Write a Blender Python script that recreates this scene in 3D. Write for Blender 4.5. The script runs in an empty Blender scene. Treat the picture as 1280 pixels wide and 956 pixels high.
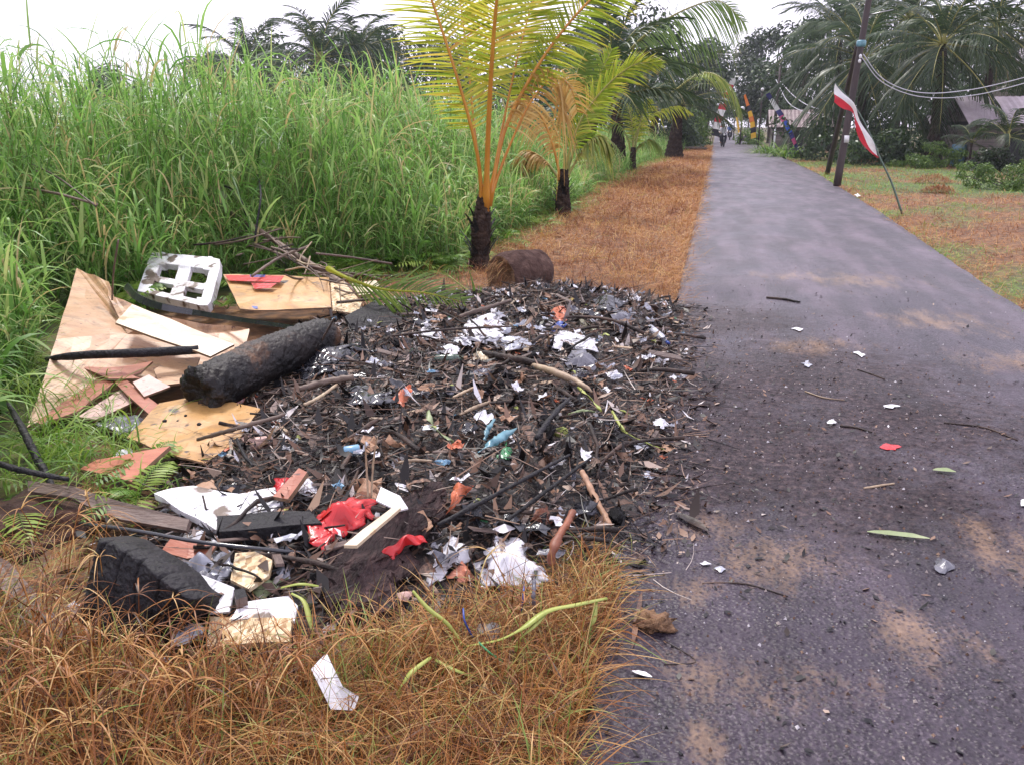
import bpy, bmesh, math, random
import numpy as np
from mathutils import Vector, Matrix, noise

S = bpy.context.scene
C = S.collection
random.seed(7)
R = np.random.default_rng(11)
rad = math.radians

# ------------------------------------------------------------------ camera
F = 1090.0; CAMH = 1.55
TH = math.atan((478 - 157) / F); PSI = math.atan(257 / F * math.cos(TH))
hx, hy = -math.sin(PSI), math.cos(PSI)
CR = np.array([math.cos(PSI), math.sin(PSI), 0.0])
CF = np.array([hx * math.cos(TH), hy * math.cos(TH), -math.sin(TH)])
CU = np.array([hx * math.sin(TH), hy * math.sin(TH), math.cos(TH)])
CP = np.array([0, 0, CAMH])
cam = bpy.data.cameras.new('camera'); co = bpy.data.objects.new('camera', cam); C.objects.link(co)
cam.sensor_width = 36; cam.lens = 36 * F / 1280; cam.clip_start = 0.05; cam.clip_end = 3000
co.matrix_world = Matrix(((CR[0], CU[0], -CF[0], 0), (CR[1], CU[1], -CF[1], 0), (CR[2], CU[2], -CF[2], CAMH), (0, 0, 0, 1)))
S.camera = co

# ------------------------------------------------------------------ light
SUN_EL, SUN_AZ = rad(58), rad(-35)          # azimuth clockwise from +Y
w = bpy.data.worlds.new('World'); S.world = w; w.use_nodes = True
nt = w.node_tree; nt.nodes.clear()
sky = nt.nodes.new('ShaderNodeTexSky'); sky.sky_type = 'NISHITA'; sky.sun_disc = False
sky.sun_elevation = SUN_EL; sky.sun_rotation = SUN_AZ; sky.dust_density = 4; sky.air_density = 1.0
mx = nt.nodes.new('ShaderNodeMix'); mx.data_type = 'RGBA'; mx.inputs[0].default_value = 0.82
mx.inputs[7].default_value = (8.5, 7.95, 9.6, 1)
bg = nt.nodes.new('ShaderNodeBackground'); bg.inputs[1].default_value = 0.095
wo = nt.nodes.new('ShaderNodeOutputWorld')
nt.links.new(sky.outputs[0], mx.inputs[6]); nt.links.new(mx.outputs[2], bg.inputs[0]); nt.links.new(bg.outputs[0], wo.inputs[0])
sl = bpy.data.lights.new('sun', 'SUN'); sl.energy = 1.5; sl.angle = rad(10); sl.color = (1, .96, .9)
so = bpy.data.objects.new('sun', sl); C.objects.link(so)
sd = Vector((math.sin(SUN_AZ) * math.cos(SUN_EL), math.cos(SUN_AZ) * math.cos(SUN_EL), math.sin(SUN_EL)))
so.rotation_euler = sd.to_track_quat('Z', 'Y').to_euler()
S.view_settings.view_transform = 'Standard'; S.view_settings.look = 'None'
S.view_settings.exposure = 1.1; S.view_settings.gamma = 1
S.render.engine = 'CYCLES'
S.cycles.max_bounces = 8; S.cycles.transparent_max_bounces = 8; S.cycles.use_denoising = True

# ------------------------------------------------------------------ placing helpers
def ray(px, py):
    return CF + CR * (px - 640) / F + CU * (478 - py) / F
def G(px, py, z=0.0):
    d = ray(px, py); return CP + d * ((z - CAMH) / d[2])
def Wy(px, py, Y):
    d = ray(px, py); return CP + d * (Y / d[1])
def nz(x, y, z=0.0): return noise.noise((x, y, z))

# ------------------------------------------------------------------ mesh helpers
class Geo:
    def __init__(s): s.v = []; s.loops = []; s.tot = []; s.mi = []; s.rnd = []; s.t = []; s.n = 0
    def add(s, v, f, mi=0, rnd=0.5, t=0.0):
        v = np.asarray(v, float).reshape(-1, 3); k = len(v)
        s.v.append(v)
        s.rnd.append(np.broadcast_to(np.asarray(rnd, float), (k,))); s.t.append(np.broadcast_to(np.asarray(t, float), (k,)))
        if isinstance(f, np.ndarray):
            s.loops.append((f + s.n).ravel()); s.tot.append(np.full(len(f), f.shape[1])); s.mi.append(np.full(len(f), mi))
        else:
            s.loops.append(np.array([i + s.n for q in f for i in q])); s.tot.append(np.array([len(q) for q in f])); s.mi.append(np.full(len(f), mi))
        s.n += k
        return s
    def mesh(s, name, mats, smooth=True):
        me = bpy.data.meshes.new(name)
        v = np.concatenate(s.v); lo = np.concatenate(s.loops).astype(np.int32); to = np.concatenate(s.tot).astype(np.int32)
        me.vertices.add(len(v)); me.vertices.foreach_set('co', v.ravel().astype(np.float32))
        me.loops.add(len(lo)); me.loops.foreach_set('vertex_index', lo)
        me.polygons.add(len(to)); st = np.concatenate([[0], np.cumsum(to)[:-1]]).astype(np.int32)
        me.polygons.foreach_set('loop_start', st); me.polygons.foreach_set('loop_total', to)
        me.polygons.foreach_set('material_index', np.concatenate(s.mi).astype(np.int32))
        me.polygons.foreach_set('use_smooth', np.full(len(to), smooth))
        for nm, arr in (('rnd', s.rnd), ('t', s.t)):
            a = me.attributes.new(nm, 'FLOAT', 'POINT'); a.data.foreach_set('value', np.concatenate(arr).astype(np.float32))
        for m in (mats if isinstance(mats, (list, tuple)) else [mats]): me.materials.append(m)
        me.update(calc_edges=True)
        return me

def link(name, me, parent=None, loc=None):
    o = bpy.data.objects.new(name, me); C.objects.link(o)
    if parent is not None: o.parent = parent
    if loc is not None: o.location = loc
    return o
def thing(o, label, cat, group=None):
    o['label'] = label; o['category'] = cat
    if group: o['group'] = group
    return o
def empty(name, loc, label, cat, group=None):
    o = bpy.data.objects.new(name, None); C.objects.link(o); o.location = loc; o.empty_display_size = .1
    return thing(o, label, cat, group)
def kind(o, k, label=None):
    o['kind'] = k
    if label: o['label'] = label
    return o
def local(g, origin):
    o = np.asarray(origin, float); g.v = [v - o for v in g.v]; return g

def ribbons(g, base, d, c, side, L, wd, segs=4, prof='blade', mi=0, rnd=None):
    base = np.asarray(base, float); n = len(base)
    L = np.broadcast_to(np.asarray(L, float), (n,)); wd = np.broadcast_to(np.asarray(wd, float), (n,))
    t = np.linspace(0, 1, segs + 1)
    p = base[:, None] + (d[:, None] * t[None, :, None] + c[:, None] * (t ** 2)[None, :, None]) * L[:, None, None]
    if prof == 'blade': pr = (1 - t) ** .55 * (.6 + .4 * np.minimum(1, t * 4))
    elif prof == 'leaf': pr = np.sin(np.pi * (t * .93 + .05)) ** .75
    else: pr = 1 - .6 * t
    pr = np.maximum(pr, .06)
    off = side[:, None] * (pr[None] * wd[:, None] * .5)[..., None]
    v = np.stack([p - off, p + off], 2).reshape(-1, 3)
    k = (segs + 1) * 2
    q = np.array([[2 * i, 2 * i + 1, 2 * i + 3, 2 * i + 2] for i in range(segs)])
    f = (q[None] + (np.arange(n) * k)[:, None, None]).reshape(-1, 4)
    if rnd is None: rnd = R.random(n)
    g.add(v, f, mi, np.repeat(rnd, k), np.tile(np.repeat(t, 2), n))
    return g

def unit(a): return a / np.maximum(np.linalg.norm(a, axis=-1, keepdims=True), 1e-9)

def tube(g, pts, r, segs=8, mi=0, rnd=.5, jit=0.0, cap=True, seed=0):
    pts = np.asarray(pts, float); n = len(pts); r = np.broadcast_to(np.asarray(r, float), (n,))
    tan = unit(np.gradient(pts, axis=0))
    up = np.array([0, 0, 1.0]) if abs(tan[0][2]) < .9 else np.array([1.0, 0, 0])
    u = np.cross(tan[0], up); u /= np.linalg.norm(u)
    v = []
    for i in range(n):
        u = u - tan[i] * np.dot(u, tan[i]); u /= np.linalg.norm(u); b = np.cross(tan[i], u)
        for k in range(segs):
            a = 2 * math.pi * k / segs
            dirv = u * math.cos(a) + b * math.sin(a)
            rr = r[i]
            if jit:
                p = pts[i] + dirv * rr
                rr *= 1 + jit * noise.noise(Vector(p * (.5 / max(r[0], .004))) + Vector((seed, 0, 0)))
            v.append(pts[i] + dirv * rr)
    f = [(i * segs + k, i * segs + (k + 1) % segs, (i + 1) * segs + (k + 1) % segs, (i + 1) * segs + k) for i in range(n - 1) for k in range(segs)]
    if cap: f += [tuple(range(segs))[::-1], tuple((n - 1) * segs + k for k in range(segs))]
    g.add(v, f, mi, rnd, np.repeat(np.linspace(0, 1, n), segs))
    return g

def smooth_path(pts, n=24):
    pts = np.asarray(pts, float); m = len(pts)
    P = np.vstack([2 * pts[0] - pts[1], pts, 2 * pts[-1] - pts[-2]])
    out = []
    for u in np.linspace(0, m - 1, n):
        i = min(int(u), m - 2); f = u - i
        a, b, c, d = P[i:i + 4]
        out.append(.5 * ((2 * b) + (-a + c) * f + (2 * a - 5 * b + 4 * c - d) * f * f + (-a + 3 * b - 3 * c + d) * f ** 3))
    return np.array(out)

def box(g, lo, hi, mi=0):
    x0, y0, z0 = lo; x1, y1, z1 = hi
    v = [(x0, y0, z0), (x1, y0, z0), (x1, y1, z0), (x0, y1, z0), (x0, y0, z1), (x1, y0, z1), (x1, y1, z1), (x0, y1, z1)]
    return g.add(v, [(3, 2, 1, 0), (4, 5, 6, 7), (0, 1, 5, 4), (1, 2, 6, 5), (2, 3, 7, 6), (3, 0, 4, 7)], mi)

# ------------------------------------------------------------------ materials
def ramp(nt, stops):
    r = nt.nodes.new('ShaderNodeValToRGB'); e = r.color_ramp.elements
    while len(e) < len(stops): e.new(.5)
    for i, (p, c) in enumerate(stops): e[i].position = p; e[i].color = (*c, 1)
    return r
def pbr(name, stops, scale=8, rough=.6, bump=.3, bscale=40, detail=6, stretch=(1, 1, 1), objrand=0.0, metallic=0, distort=.4,
        spec=.5, trans=0.0, rough2=None, coord='Object', voro=None, bdist=.01, speck=None, sootc=None):
    m = bpy.data.materials.new(name); m.use_nodes = True; nt = m.node_tree; b = nt.nodes['Principled BSDF']; L = nt.links
    tc = nt.nodes.new('ShaderNodeTexCoord'); mp = nt.nodes.new('ShaderNodeMapping'); mp.inputs['Scale'].default_value = stretch
    L.new(tc.outputs[coord], mp.inputs[0])
    n1 = nt.nodes.new('ShaderNodeTexNoise'); n1.inputs['Scale'].default_value = scale; n1.inputs['Detail'].default_value = detail
    n1.inputs['Distortion'].default_value = distort; n1.inputs['Roughness'].default_value = .65
    vec = mp.outputs[0]
    if objrand:
        oi = nt.nodes.new('ShaderNodeObjectInfo'); ad = nt.nodes.new('ShaderNodeVectorMath'); ad.operation = 'ADD'
        ml = nt.nodes.new('ShaderNodeVectorMath'); ml.operation = 'SCALE'; ml.inputs[0].default_value = (13, 7, 5)
        L.new(oi.outputs['Random'], ml.inputs['Scale']); L.new(vec, ad.inputs[0]); L.new(ml.outputs[0], ad.inputs[1]); vec = ad.outputs[0]
    L.new(vec, n1.inputs['Vector'])
    fac = n1.outputs['Fac']
    if voro:
        vo = nt.nodes.new('ShaderNodeTexVoronoi'); vo.inputs['Scale'].default_value = voro; L.new(vec, vo.inputs['Vector'])
        fac = vo.outputs['Color']
    rp = ramp(nt, stops); L.new(fac, rp.inputs[0]); col = rp.outputs[0]
    if speck:
        ns = nt.nodes.new('ShaderNodeTexNoise'); ns.inputs['Scale'].default_value = speck[0]; ns.inputs['Detail'].default_value = 8; L.new(vec, ns.inputs['Vector'])
        rs = ramp(nt, [(speck[1], (0, 0, 0)), (speck[1] + .06, (1, 1, 1))]); L.new(ns.outputs['Fac'], rs.inputs[0])
        mm = nt.nodes.new('ShaderNodeMix'); mm.data_type = 'RGBA'; L.new(rs.outputs[0], mm.inputs[0]); L.new(col, mm.inputs[6]); mm.inputs[7].default_value = (*speck[2], 1); col = mm.outputs[2]
    if sootc:
        ns = nt.nodes.new('ShaderNodeTexNoise'); ns.inputs['Scale'].default_value = sootc[0]; ns.inputs['Detail'].default_value = 10; ns.inputs['Roughness'].default_value = .7; ns.inputs['Distortion'].default_value = .6
        L.new(vec, ns.inputs['Vector']); rs = ramp(nt, [(sootc[1], (0, 0, 0)), (sootc[1] + .22, (1, 1, 1))]); L.new(ns.outputs['Fac'], rs.inputs[0])
        mm = nt.nodes.new('ShaderNodeMix'); mm.data_type = 'RGBA'; L.new(rs.outputs[0], mm.inputs[0]); L.new(col, mm.inputs[6]); mm.inputs[7].default_value = (*sootc[2], 1); col = mm.outputs[2]
    if objrand:
        hs = nt.nodes.new('ShaderNodeHueSaturation'); mr = nt.nodes.new('ShaderNodeMapRange'); mr.inputs[3].default_value = 1 - objrand; mr.inputs[4].default_value = 1 + objrand
        L.new(oi.outputs['Random'], mr.inputs[0]); L.new(mr.outputs[0], hs.inputs['Value']); L.new(col, hs.inputs['Color']); col = hs.outputs[0]
    L.new(col, b.inputs['Base Color'])
    b.inputs['Metallic'].default_value = metallic; b.inputs['Roughness'].default_value = rough; b.inputs['Specular IOR Level'].default_value = spec
    if rough2 is not None:
        mr = nt.nodes.new('ShaderNodeMapRange'); mr.inputs[1].default_value = .35; mr.inputs[2].default_value = .65; mr.inputs[3].default_value = rough; mr.inputs[4].default_value = rough2
        L.new(n1.outputs['Fac'], mr.inputs[0]); L.new(mr.outputs[0], b.inputs['Roughness'])
    if bump:
        n2 = nt.nodes.new('ShaderNodeTexNoise'); n2.inputs['Scale'].default_value = bscale; n2.inputs['Detail'].default_value = 5; L.new(vec, n2.inputs['Vector'])
        bp = nt.nodes.new('ShaderNodeBump'); bp.inputs['Strength'].default_value = bump; bp.inputs['Distance'].default_value = bdist
        L.new(n2.outputs['Fac'], bp.inputs['Height']); L.new(bp.outputs[0], b.inputs['Normal'])
    if trans:
        out = nt.nodes['Material Output']; tr = nt.nodes.new('ShaderNodeBsdfTranslucent'); ms = nt.nodes.new('ShaderNodeMixShader'); ms.inputs[0].default_value = trans
        L.new(col, tr.inputs[0]); L.new(b.outputs[0], ms.inputs[1]); L.new(tr.outputs[0], ms.inputs[2]); L.new(ms.outputs[0], out.inputs[0])
    return m
def foliage(name, stops, tip=None, rough=.45, trans=.35, tipfrom=.7, objrand=0.0, spec=.4):
    m = bpy.data.materials.new(name); m.use_nodes = True; nt = m.node_tree; b = nt.nodes['Principled BSDF']; L = nt.links
    a = nt.nodes.new('ShaderNodeAttribute'); a.attribute_name = 'rnd'
    rp = ramp(nt, stops); L.new(a.outputs['Fac'], rp.inputs[0]); col = rp.outputs[0]
    if tip:
        a2 = nt.nodes.new('ShaderNodeAttribute'); a2.attribute_name = 't'
        mr = nt.nodes.new('ShaderNodeMapRange'); mr.inputs[1].default_value = tipfrom; mr.inputs[2].default_value = 1; L.new(a2.outputs['Fac'], mr.inputs[0])
        mm = nt.nodes.new('ShaderNodeMix'); mm.data_type = 'RGBA'; L.new(mr.outputs[0], mm.inputs[0]); L.new(col, mm.inputs[6]); mm.inputs[7].default_value = (*tip, 1); col = mm.outputs[2]
    if objrand:
        oi = nt.nodes.new('ShaderNodeObjectInfo'); hs = nt.nodes.new('ShaderNodeHueSaturation'); mr = nt.nodes.new('ShaderNodeMapRange'); mr.inputs[3].default_value = 1 - objrand; mr.inputs[4].default_value = 1 + objrand
        L.new(oi.outputs['Random'], mr.inputs[0]); L.new(mr.outputs[0], hs.inputs['Value']); L.new(col, hs.inputs['Color']); col = hs.outputs[0]
    L.new(col, b.inputs['Base Color']); b.inputs['Roughness'].default_value = rough; b.inputs['Specular IOR Level'].default_value = spec
    out = nt.nodes['Material Output']; tr = nt.nodes.new('ShaderNodeBsdfTranslucent'); ms = nt.nodes.new('ShaderNodeMixShader'); ms.inputs[0].default_value = trans
    L.new(col, tr.inputs[0]); L.new(b.outputs[0], ms.inputs[1]); L.new(tr.outputs[0], ms.inputs[2]); L.new(ms.outputs[0], out.inputs[0])
    return m
def flat(name, c, rough=.5, **k):
    return pbr(name, [(.3, tuple(x * .8 for x in c)), (.7, c)], scale=k.pop('scale', 6), rough=rough, bump=k.pop('bump', .1), **k)

M = {}
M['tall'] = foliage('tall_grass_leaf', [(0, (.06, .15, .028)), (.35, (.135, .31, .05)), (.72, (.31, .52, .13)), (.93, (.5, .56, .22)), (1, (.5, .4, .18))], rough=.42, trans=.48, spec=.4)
M['stem'] = foliage('tall_grass_stem', [(0, (.08, .14, .03)), (1, (.2, .22, .07))], trans=.1)
M['fern'] = foliage('fern_leaf', [(0, (.05, .13, .015)), (.5, (.14, .28, .03)), (1, (.3, .42, .07))], trans=.4)
M['dry'] = foliage('dry_grass', [(0, (.05, .018, .007)), (.25, (.2, .068, .017)), (.52, (.36, .15, .038)), (.68, (.47, .27, .08)), (.84, (.62, .42, .18)), (.93, (.24, .26, .05)), (1, (.16, .27, .05))], rough=.5, trans=.25)
M['verge'] = foliage('verge_grass', [(0, (.12, .036, .014)), (.28, (.31, .115, .034)), (.58, (.46, .22, .068)), (.82, (.6, .37, .13)), (.86, (.24, .32, .05)), (1, (.18, .36, .04))], rough=.5, trans=.25)
M['palmY'] = foliage('young_palm_leaflet', [(0, (.22, .34, .035)), (.45, (.46, .5, .06)), (.8, (.66, .55, .09)), (1, (.6, .32, .07))], tip=(.42, .27, .08), rough=.32, trans=.55, tipfrom=.82)
M['palmG'] = foliage('green_palm_leaflet', [(0, (.09, .17, .04)), (.6, (.2, .3, .06)), (1, (.44, .44, .11))], tip=(.3, .26, .1), rough=.33, trans=.45, tipfrom=.85)
M['palmD'] = foliage('dry_palm_leaflet', [(0, (.3, .15, .04)), (.5, (.52, .33, .09)), (1, (.6, .47, .2))], rough=.5, trans=.4)
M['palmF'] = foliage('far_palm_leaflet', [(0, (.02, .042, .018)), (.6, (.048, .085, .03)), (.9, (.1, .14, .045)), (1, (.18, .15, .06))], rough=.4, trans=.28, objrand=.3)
M['rachisO'] = pbr('orange_frond_stalk', [(.3, (.42, .16, .02)), (.7, (.62, .3, .04))], scale=5, rough=.35, bump=.1, stretch=(1, 1, .2))
M['rachisG'] = pbr('green_frond_stalk', [(.3, (.2, .22, .05)), (.7, (.42, .36, .1))], scale=5, rough=.4, bump=.1)
M['trunk'] = pbr('palm_trunk', [(.3, (.014, .009, .007)), (.55, (.042, .027, .02)), (.78, (.13, .09, .065))], scale=9, rough=.9, bump=1, bscale=22, bdist=.04, spec=.15)
M['bark'] = pbr('tree_bark', [(.3, (.05, .04, .032)), (.7, (.14, .11, .085))], scale=6, rough=.9, bump=.6, bscale=15, stretch=(1, 1, .25), bdist=.03)
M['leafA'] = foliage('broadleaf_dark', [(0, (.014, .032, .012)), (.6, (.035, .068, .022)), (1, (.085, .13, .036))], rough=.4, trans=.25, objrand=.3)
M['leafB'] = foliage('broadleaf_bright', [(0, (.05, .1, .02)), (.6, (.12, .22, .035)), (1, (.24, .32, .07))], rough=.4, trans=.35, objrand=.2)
M['char'] = pbr('charred_wood', [(.35, (.005, .005, .006)), (.6, (.016, .015, .017)), (.8, (.05, .045, .046))], scale=14, rough=.5, rough2=.75, bump=1, bscale=45, bdist=.015, objrand=.4, spec=.28)
M['charbrown'] = pbr('half_burnt_log', [(.42, (.006, .0055, .006)), (.58, (.02, .015, .013)), (.68, (.11, .055, .028)), (.8, (.2, .115, .065))], scale=3.2, rough=.5, bump=1, bscale=40, bdist=.018, detail=9, spec=.35)
M['stick'] = pbr('burnt_stick', [(.3, (.008, .007, .007)), (.5, (.035, .025, .021)), (.75, (.16, .1, .075))], scale=3, rough=.6, bump=.5, bscale=60, objrand=.55, spec=.25)
M['twig'] = pbr('brown_twig', [(.3, (.07, .045, .035)), (.7, (.2, .14, .105))], scale=5, rough=.6, bump=.4, bscale=60, objrand=.3)
M['flake'] = foliage('burnt_flake', [(0, (.004, .004, .005)), (.46, (.013, .01, .009)), (.58, (.065, .037, .025)), (.78, (.18, .1, .062)), (.9, (.3, .2, .14)), (.965, (.45, .4, .37)), (1, (.7, .68, .7))], rough=.45, trans=.03, spec=.35)
M['bleaf'] = pbr('burnt_leaf', [(.3, (.014, .01, .009)), (.48, (.075, .042, .03)), (.7, (.24, .14, .09))], scale=6, rough=.42, bump=.5, bscale=30, objrand=.75, spec=.3)
M['ash'] = pbr('wet_ash', [(.3, (.007, .006, .006)), (.52, (.028, .021, .019)), (.72, (.1, .07, .06))], scale=12, rough=.4, rough2=.7, bump=1, bscale=60, bdist=.02, coord='Object')
M['ply'] = pbr('pink_plywood', [(.3, (.34, .18, .09)), (.5, (.47, .28, .15)), (.72, (.54, .37, .22))], scale=4, rough=.42, bump=.12, bscale=30, stretch=(1, 3, 1), speck=(22, .63, (.12, .06, .04)), sootc=(3.5, .52, (.13, .07, .05)))
M['ochre'] = pbr('ochre_plywood', [(.28, (.2, .11, .05)), (.45, (.46, .25, .08)), (.72, (.57, .36, .15))], scale=4.5, rough=.38, bump=.15, bscale=30, speck=(9, .62, (.05, .035, .03)), sootc=(5, .53, (.07, .045, .035)))
M['redwood'] = pbr('red_brown_board', [(.3, (.3, .09, .05)), (.6, (.47, .17, .1)), (.8, (.55, .27, .18))], scale=5, rough=.42, bump=.2, bscale=40, stretch=(1, 4, 1), objrand=.15, speck=(15, .66, (.1, .05, .04)), sootc=(5, .55, (.12, .05, .04)))
M['pinkbd'] = pbr('pale_pink_board', [(.3, (.5, .3, .25)), (.7, (.66, .46, .4))], scale=6, rough=.5, bump=.2, speck=(16, .62, (.2, .1, .08)), sootc=(5, .52, (.22, .12, .1)))
M['whitebd'] = pbr('cream_board', [(.3, (.5, .38, .24)), (.6, (.64, .54, .38))], scale=4, rough=.4, bump=.08, speck=(8, .62, (.45, .27, .12)), sootc=(6, .56, (.2, .13, .09)))
M['osb'] = pbr('chipboard', [(.2, (.35, .22, .1)), (.5, (.62, .46, .26)), (.8, (.74, .63, .42))], scale=30, rough=.7, bump=.5, bscale=60, voro=55, speck=(30, .62, (.16, .09, .05)))
M['edge'] = pbr('board_edge', [(.3, (.14, .08, .045)), (.7, (.3, .19, .11))], scale=20, rough=.7, bump=.3)
M['plank'] = pbr('weathered_plank', [(.3, (.075, .05, .042)), (.6, (.16, .11, .09)), (.8, (.24, .18, .15))], scale=4, rough=.5, bump=.5, bscale=25, stretch=(1, 6, 1), objrand=.2)
M['barkslab'] = pbr('purple_bark', [(.3, (.01, .007, .007)), (.5, (.034, .022, .022)), (.66, (.075, .046, .043)), (.8, (.2, .12, .1))], scale=9, rough=.7, bump=1, bscale=28, bdist=.02, stretch=(3, 1, 1), spec=.15)
M['white'] = pbr('white_cloth', [(.25, (.5, .5, .53)), (.5, (.74, .74, .78)), (.8, (.8, .8, .82))], scale=3, rough=.55, bump=.3, sootc=(8, .6, (.34, .3, .3)), bscale=20, speck=(13, .76, (.3, .26, .24)), trans=.1)
M['foam'] = pbr('white_foam', [(.3, (.6, .6, .62)), (.5, (.8, .8, .82))], scale=5, rough=.6, bump=.25, bscale=120, speck=(6, .56, (.13, .095, .07)), sootc=(4, .53, (.3, .24, .2)))
M['paper'] = pbr('wet_paper', [(.3, (.66, .66, .7)), (.7, (.8, .8, .8))], scale=4, rough=.5, bump=.1, speck=(12, .68, (.3, .26, .22)), sootc=(6, .55, (.36, .32, .3)))
M['clear'] = pbr('cloudy_plastic', [(.3, (.36, .38, .45)), (.6, (.62, .64, .7)), (.8, (.78, .78, .8))], scale=5, rough=.18, bump=.2, spec=.8, trans=.25)
M['red'] = pbr('red_plastic', [(.3, (.42, .012, .015)), (.6, (.62, .022, .025))], scale=4, rough=.3, bump=.5, bscale=22, sootc=(7, .58, (.2, .02, .02)), speck=(11, .76, (.12, .02, .02)), spec=.6, trans=.1)
M['blackp'] = pbr('black_plastic', [(.3, (.01, .011, .014)), (.7, (.035, .037, .045))], scale=5, rough=.16, bump=.3, bscale=12, spec=.7)
M['greyp'] = pbr('grey_plastic', [(.3, (.06, .06, .075)), (.7, (.16, .16, .19))], scale=7, rough=.25, bump=.3, bscale=16, spec=.6)
M['orange'] = pbr('orange_scrap', [(.3, (.38, .08, .03)), (.7, (.62, .19, .09))], scale=6, rough=.4, bump=.2, objrand=.15)
M['rust'] = pbr('rusty_brown', [(.3, (.1, .035, .02)), (.7, (.28, .09, .04))], scale=8, rough=.55, bump=.4)
M['blue'] = pbr('blue_scrap', [(.3, (.1, .22, .36)), (.7, (.22, .42, .55))], scale=6, rough=.3, bump=.2, objrand=.2)
M['navy'] = flat('navy_blue', (.02, .06, .3), .3)
M['teal'] = pbr('teal_strip', [(.3, (.04, .12, .15)), (.7, (.16, .34, .4))], scale=6, rough=.3, bump=.2)
M['green'] = pbr('green_scrap', [(.3, (.02, .16, .06)), (.7, (.08, .34, .13))], scale=6, rough=.3, bump=.2)
M['lime'] = pbr('lime_leaf', [(.3, (.3, .38, .06)), (.7, (.52, .55, .16))], scale=6, rough=.4, bump=.2, trans=.25)
M['paleleaf'] = pbr('pale_wilted_leaf', [(.3, (.26, .34, .15)), (.7, (.46, .52, .3))], scale=8, rough=.4, bump=.2, trans=.3)
M['yellow'] = flat('yellow_plastic', (.75, .55, .06), .35)
M['bottle'] = pbr('dirty_green_bottle', [(.3, (.03, .06, .045)), (.7, (.09, .15, .1))], scale=9, rough=.15, bump=.1, spec=.8)
M['pet'] = pbr('yellowed_bottle', [(.3, (.26, .25, .16)), (.7, (.46, .44, .32))], scale=9, rough=.15, bump=.2, spec=.8, trans=.3)
M['tan'] = pbr('tan_cardboard', [(.3, (.28, .15, .08)), (.7, (.44, .27, .17))], scale=6, rough=.6, bump=.3)
M['bamboo'] = pbr('split_bamboo', [(.3, (.2, .13, .085)), (.55, (.38, .28, .18)), (.8, (.55, .48, .3))], scale=5, rough=.5, bump=.3, stretch=(1, 1, 1), objrand=.3)
M['stone'] = pbr('grey_stone', [(.3, (.12, .12, .12)), (.7, (.28, .27, .26))], scale=12, rough=.7, bump=.5, objrand=.3)
M['coir'] = pbr('brown_fibre', [(.3, (.1, .05, .025)), (.7, (.33, .19, .1))], scale=14, rough=.9, bump=1, bscale=60, bdist=.02)
M['logbark'] = pbr('old_log_bark', [(.3, (.04, .022, .018)), (.55, (.1, .06, .048)), (.78, (.2, .13, .1))], scale=9, rough=.9, bump=1, bscale=26, bdist=.03, spec=.15)
M['soil'] = pbr('dark_red_soil', [(.3, (.025, .01, .007)), (.7, (.09, .04, .025))], scale=9, rough=.9, bump=1, bscale=30, bdist=.03)
M['pole'] = pbr('dark_wood_pole', [(.3, (.022, .014, .014)), (.7, (.065, .042, .04))], scale=5, rough=.6, bump=.4, stretch=(1, 1, .15))
M['wire'] = flat('pale_cable', (.5, .5, .55), .4)
M['flagred'] = flat('red_flag_cloth', (.58, .04, .06), .6, trans=.3)
M['flagwhite'] = flat('white_flag_cloth', (.8, .8, .8), .6, trans=.3)
M['flagyellow'] = flat('yellow_flag_cloth', (.75, .45, .05), .6, trans=.3)
M['flagorange'] = flat('orange_flag_cloth', (.7, .2, .04), .6, trans=.3)
M['flagblack'] = flat('black_flag_cloth', (.02, .02, .03), .6)
M['flagblue'] = flat('blue_flag_cloth', (.06, .14, .6), .6, trans=.3)
M['flagnavy'] = flat('navy_flag_cloth', (.03, .03, .16), .6)
M['flagpink'] = flat('pink_flag_cloth', (.65, .12, .28), .6, trans=.3)
M['roofrust'] = pbr('rusty_roof', [(.3, (.14, .1, .1)), (.6, (.24, .18, .18)), (.8, (.33, .27, .27))], scale=2, rough=.6, bump=.1, stretch=(1, 4, 1))
M['roofpale'] = pbr('pale_roof', [(.3, (.3, .25, .27)), (.7, (.42, .36, .39))], scale=2, rough=.5, bump=.1)
M['wallwood'] = pbr('grey_wood_wall', [(.3, (.08, .065, .06)), (.7, (.2, .165, .15))], scale=3, rough=.8, bump=.4, stretch=(.3, .3, 4), objrand=.25)
M['dark'] = flat('near_black', (.01, .01, .012), .8)
M['tyre'] = flat('black_rubber', (.015, .015, .015), .7)
M['bikew'] = flat('white_fairing', (.7, .7, .72), .25)
M['biked'] = flat('dark_fairing', (.03, .03, .045), .25)
M['metal'] = flat('grey_metal', (.35, .35, .37), .35, metallic=.9)
M['skin'] = flat('skin', (.32, .18, .11), .5)
M['shirtw'] = flat('white_shirt', (.75, .75, .78), .7)
M['shirtr'] = flat('red_shirt', (.5, .04, .06), .7)
M['shirtb'] = flat('blue_shirt', (.08, .16, .5), .7)
M['trous'] = flat('dark_trousers', (.02, .02, .03), .8)
M['lampw'] = flat('white_lamp_globe', (.8, .8, .8), .3)

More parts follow.
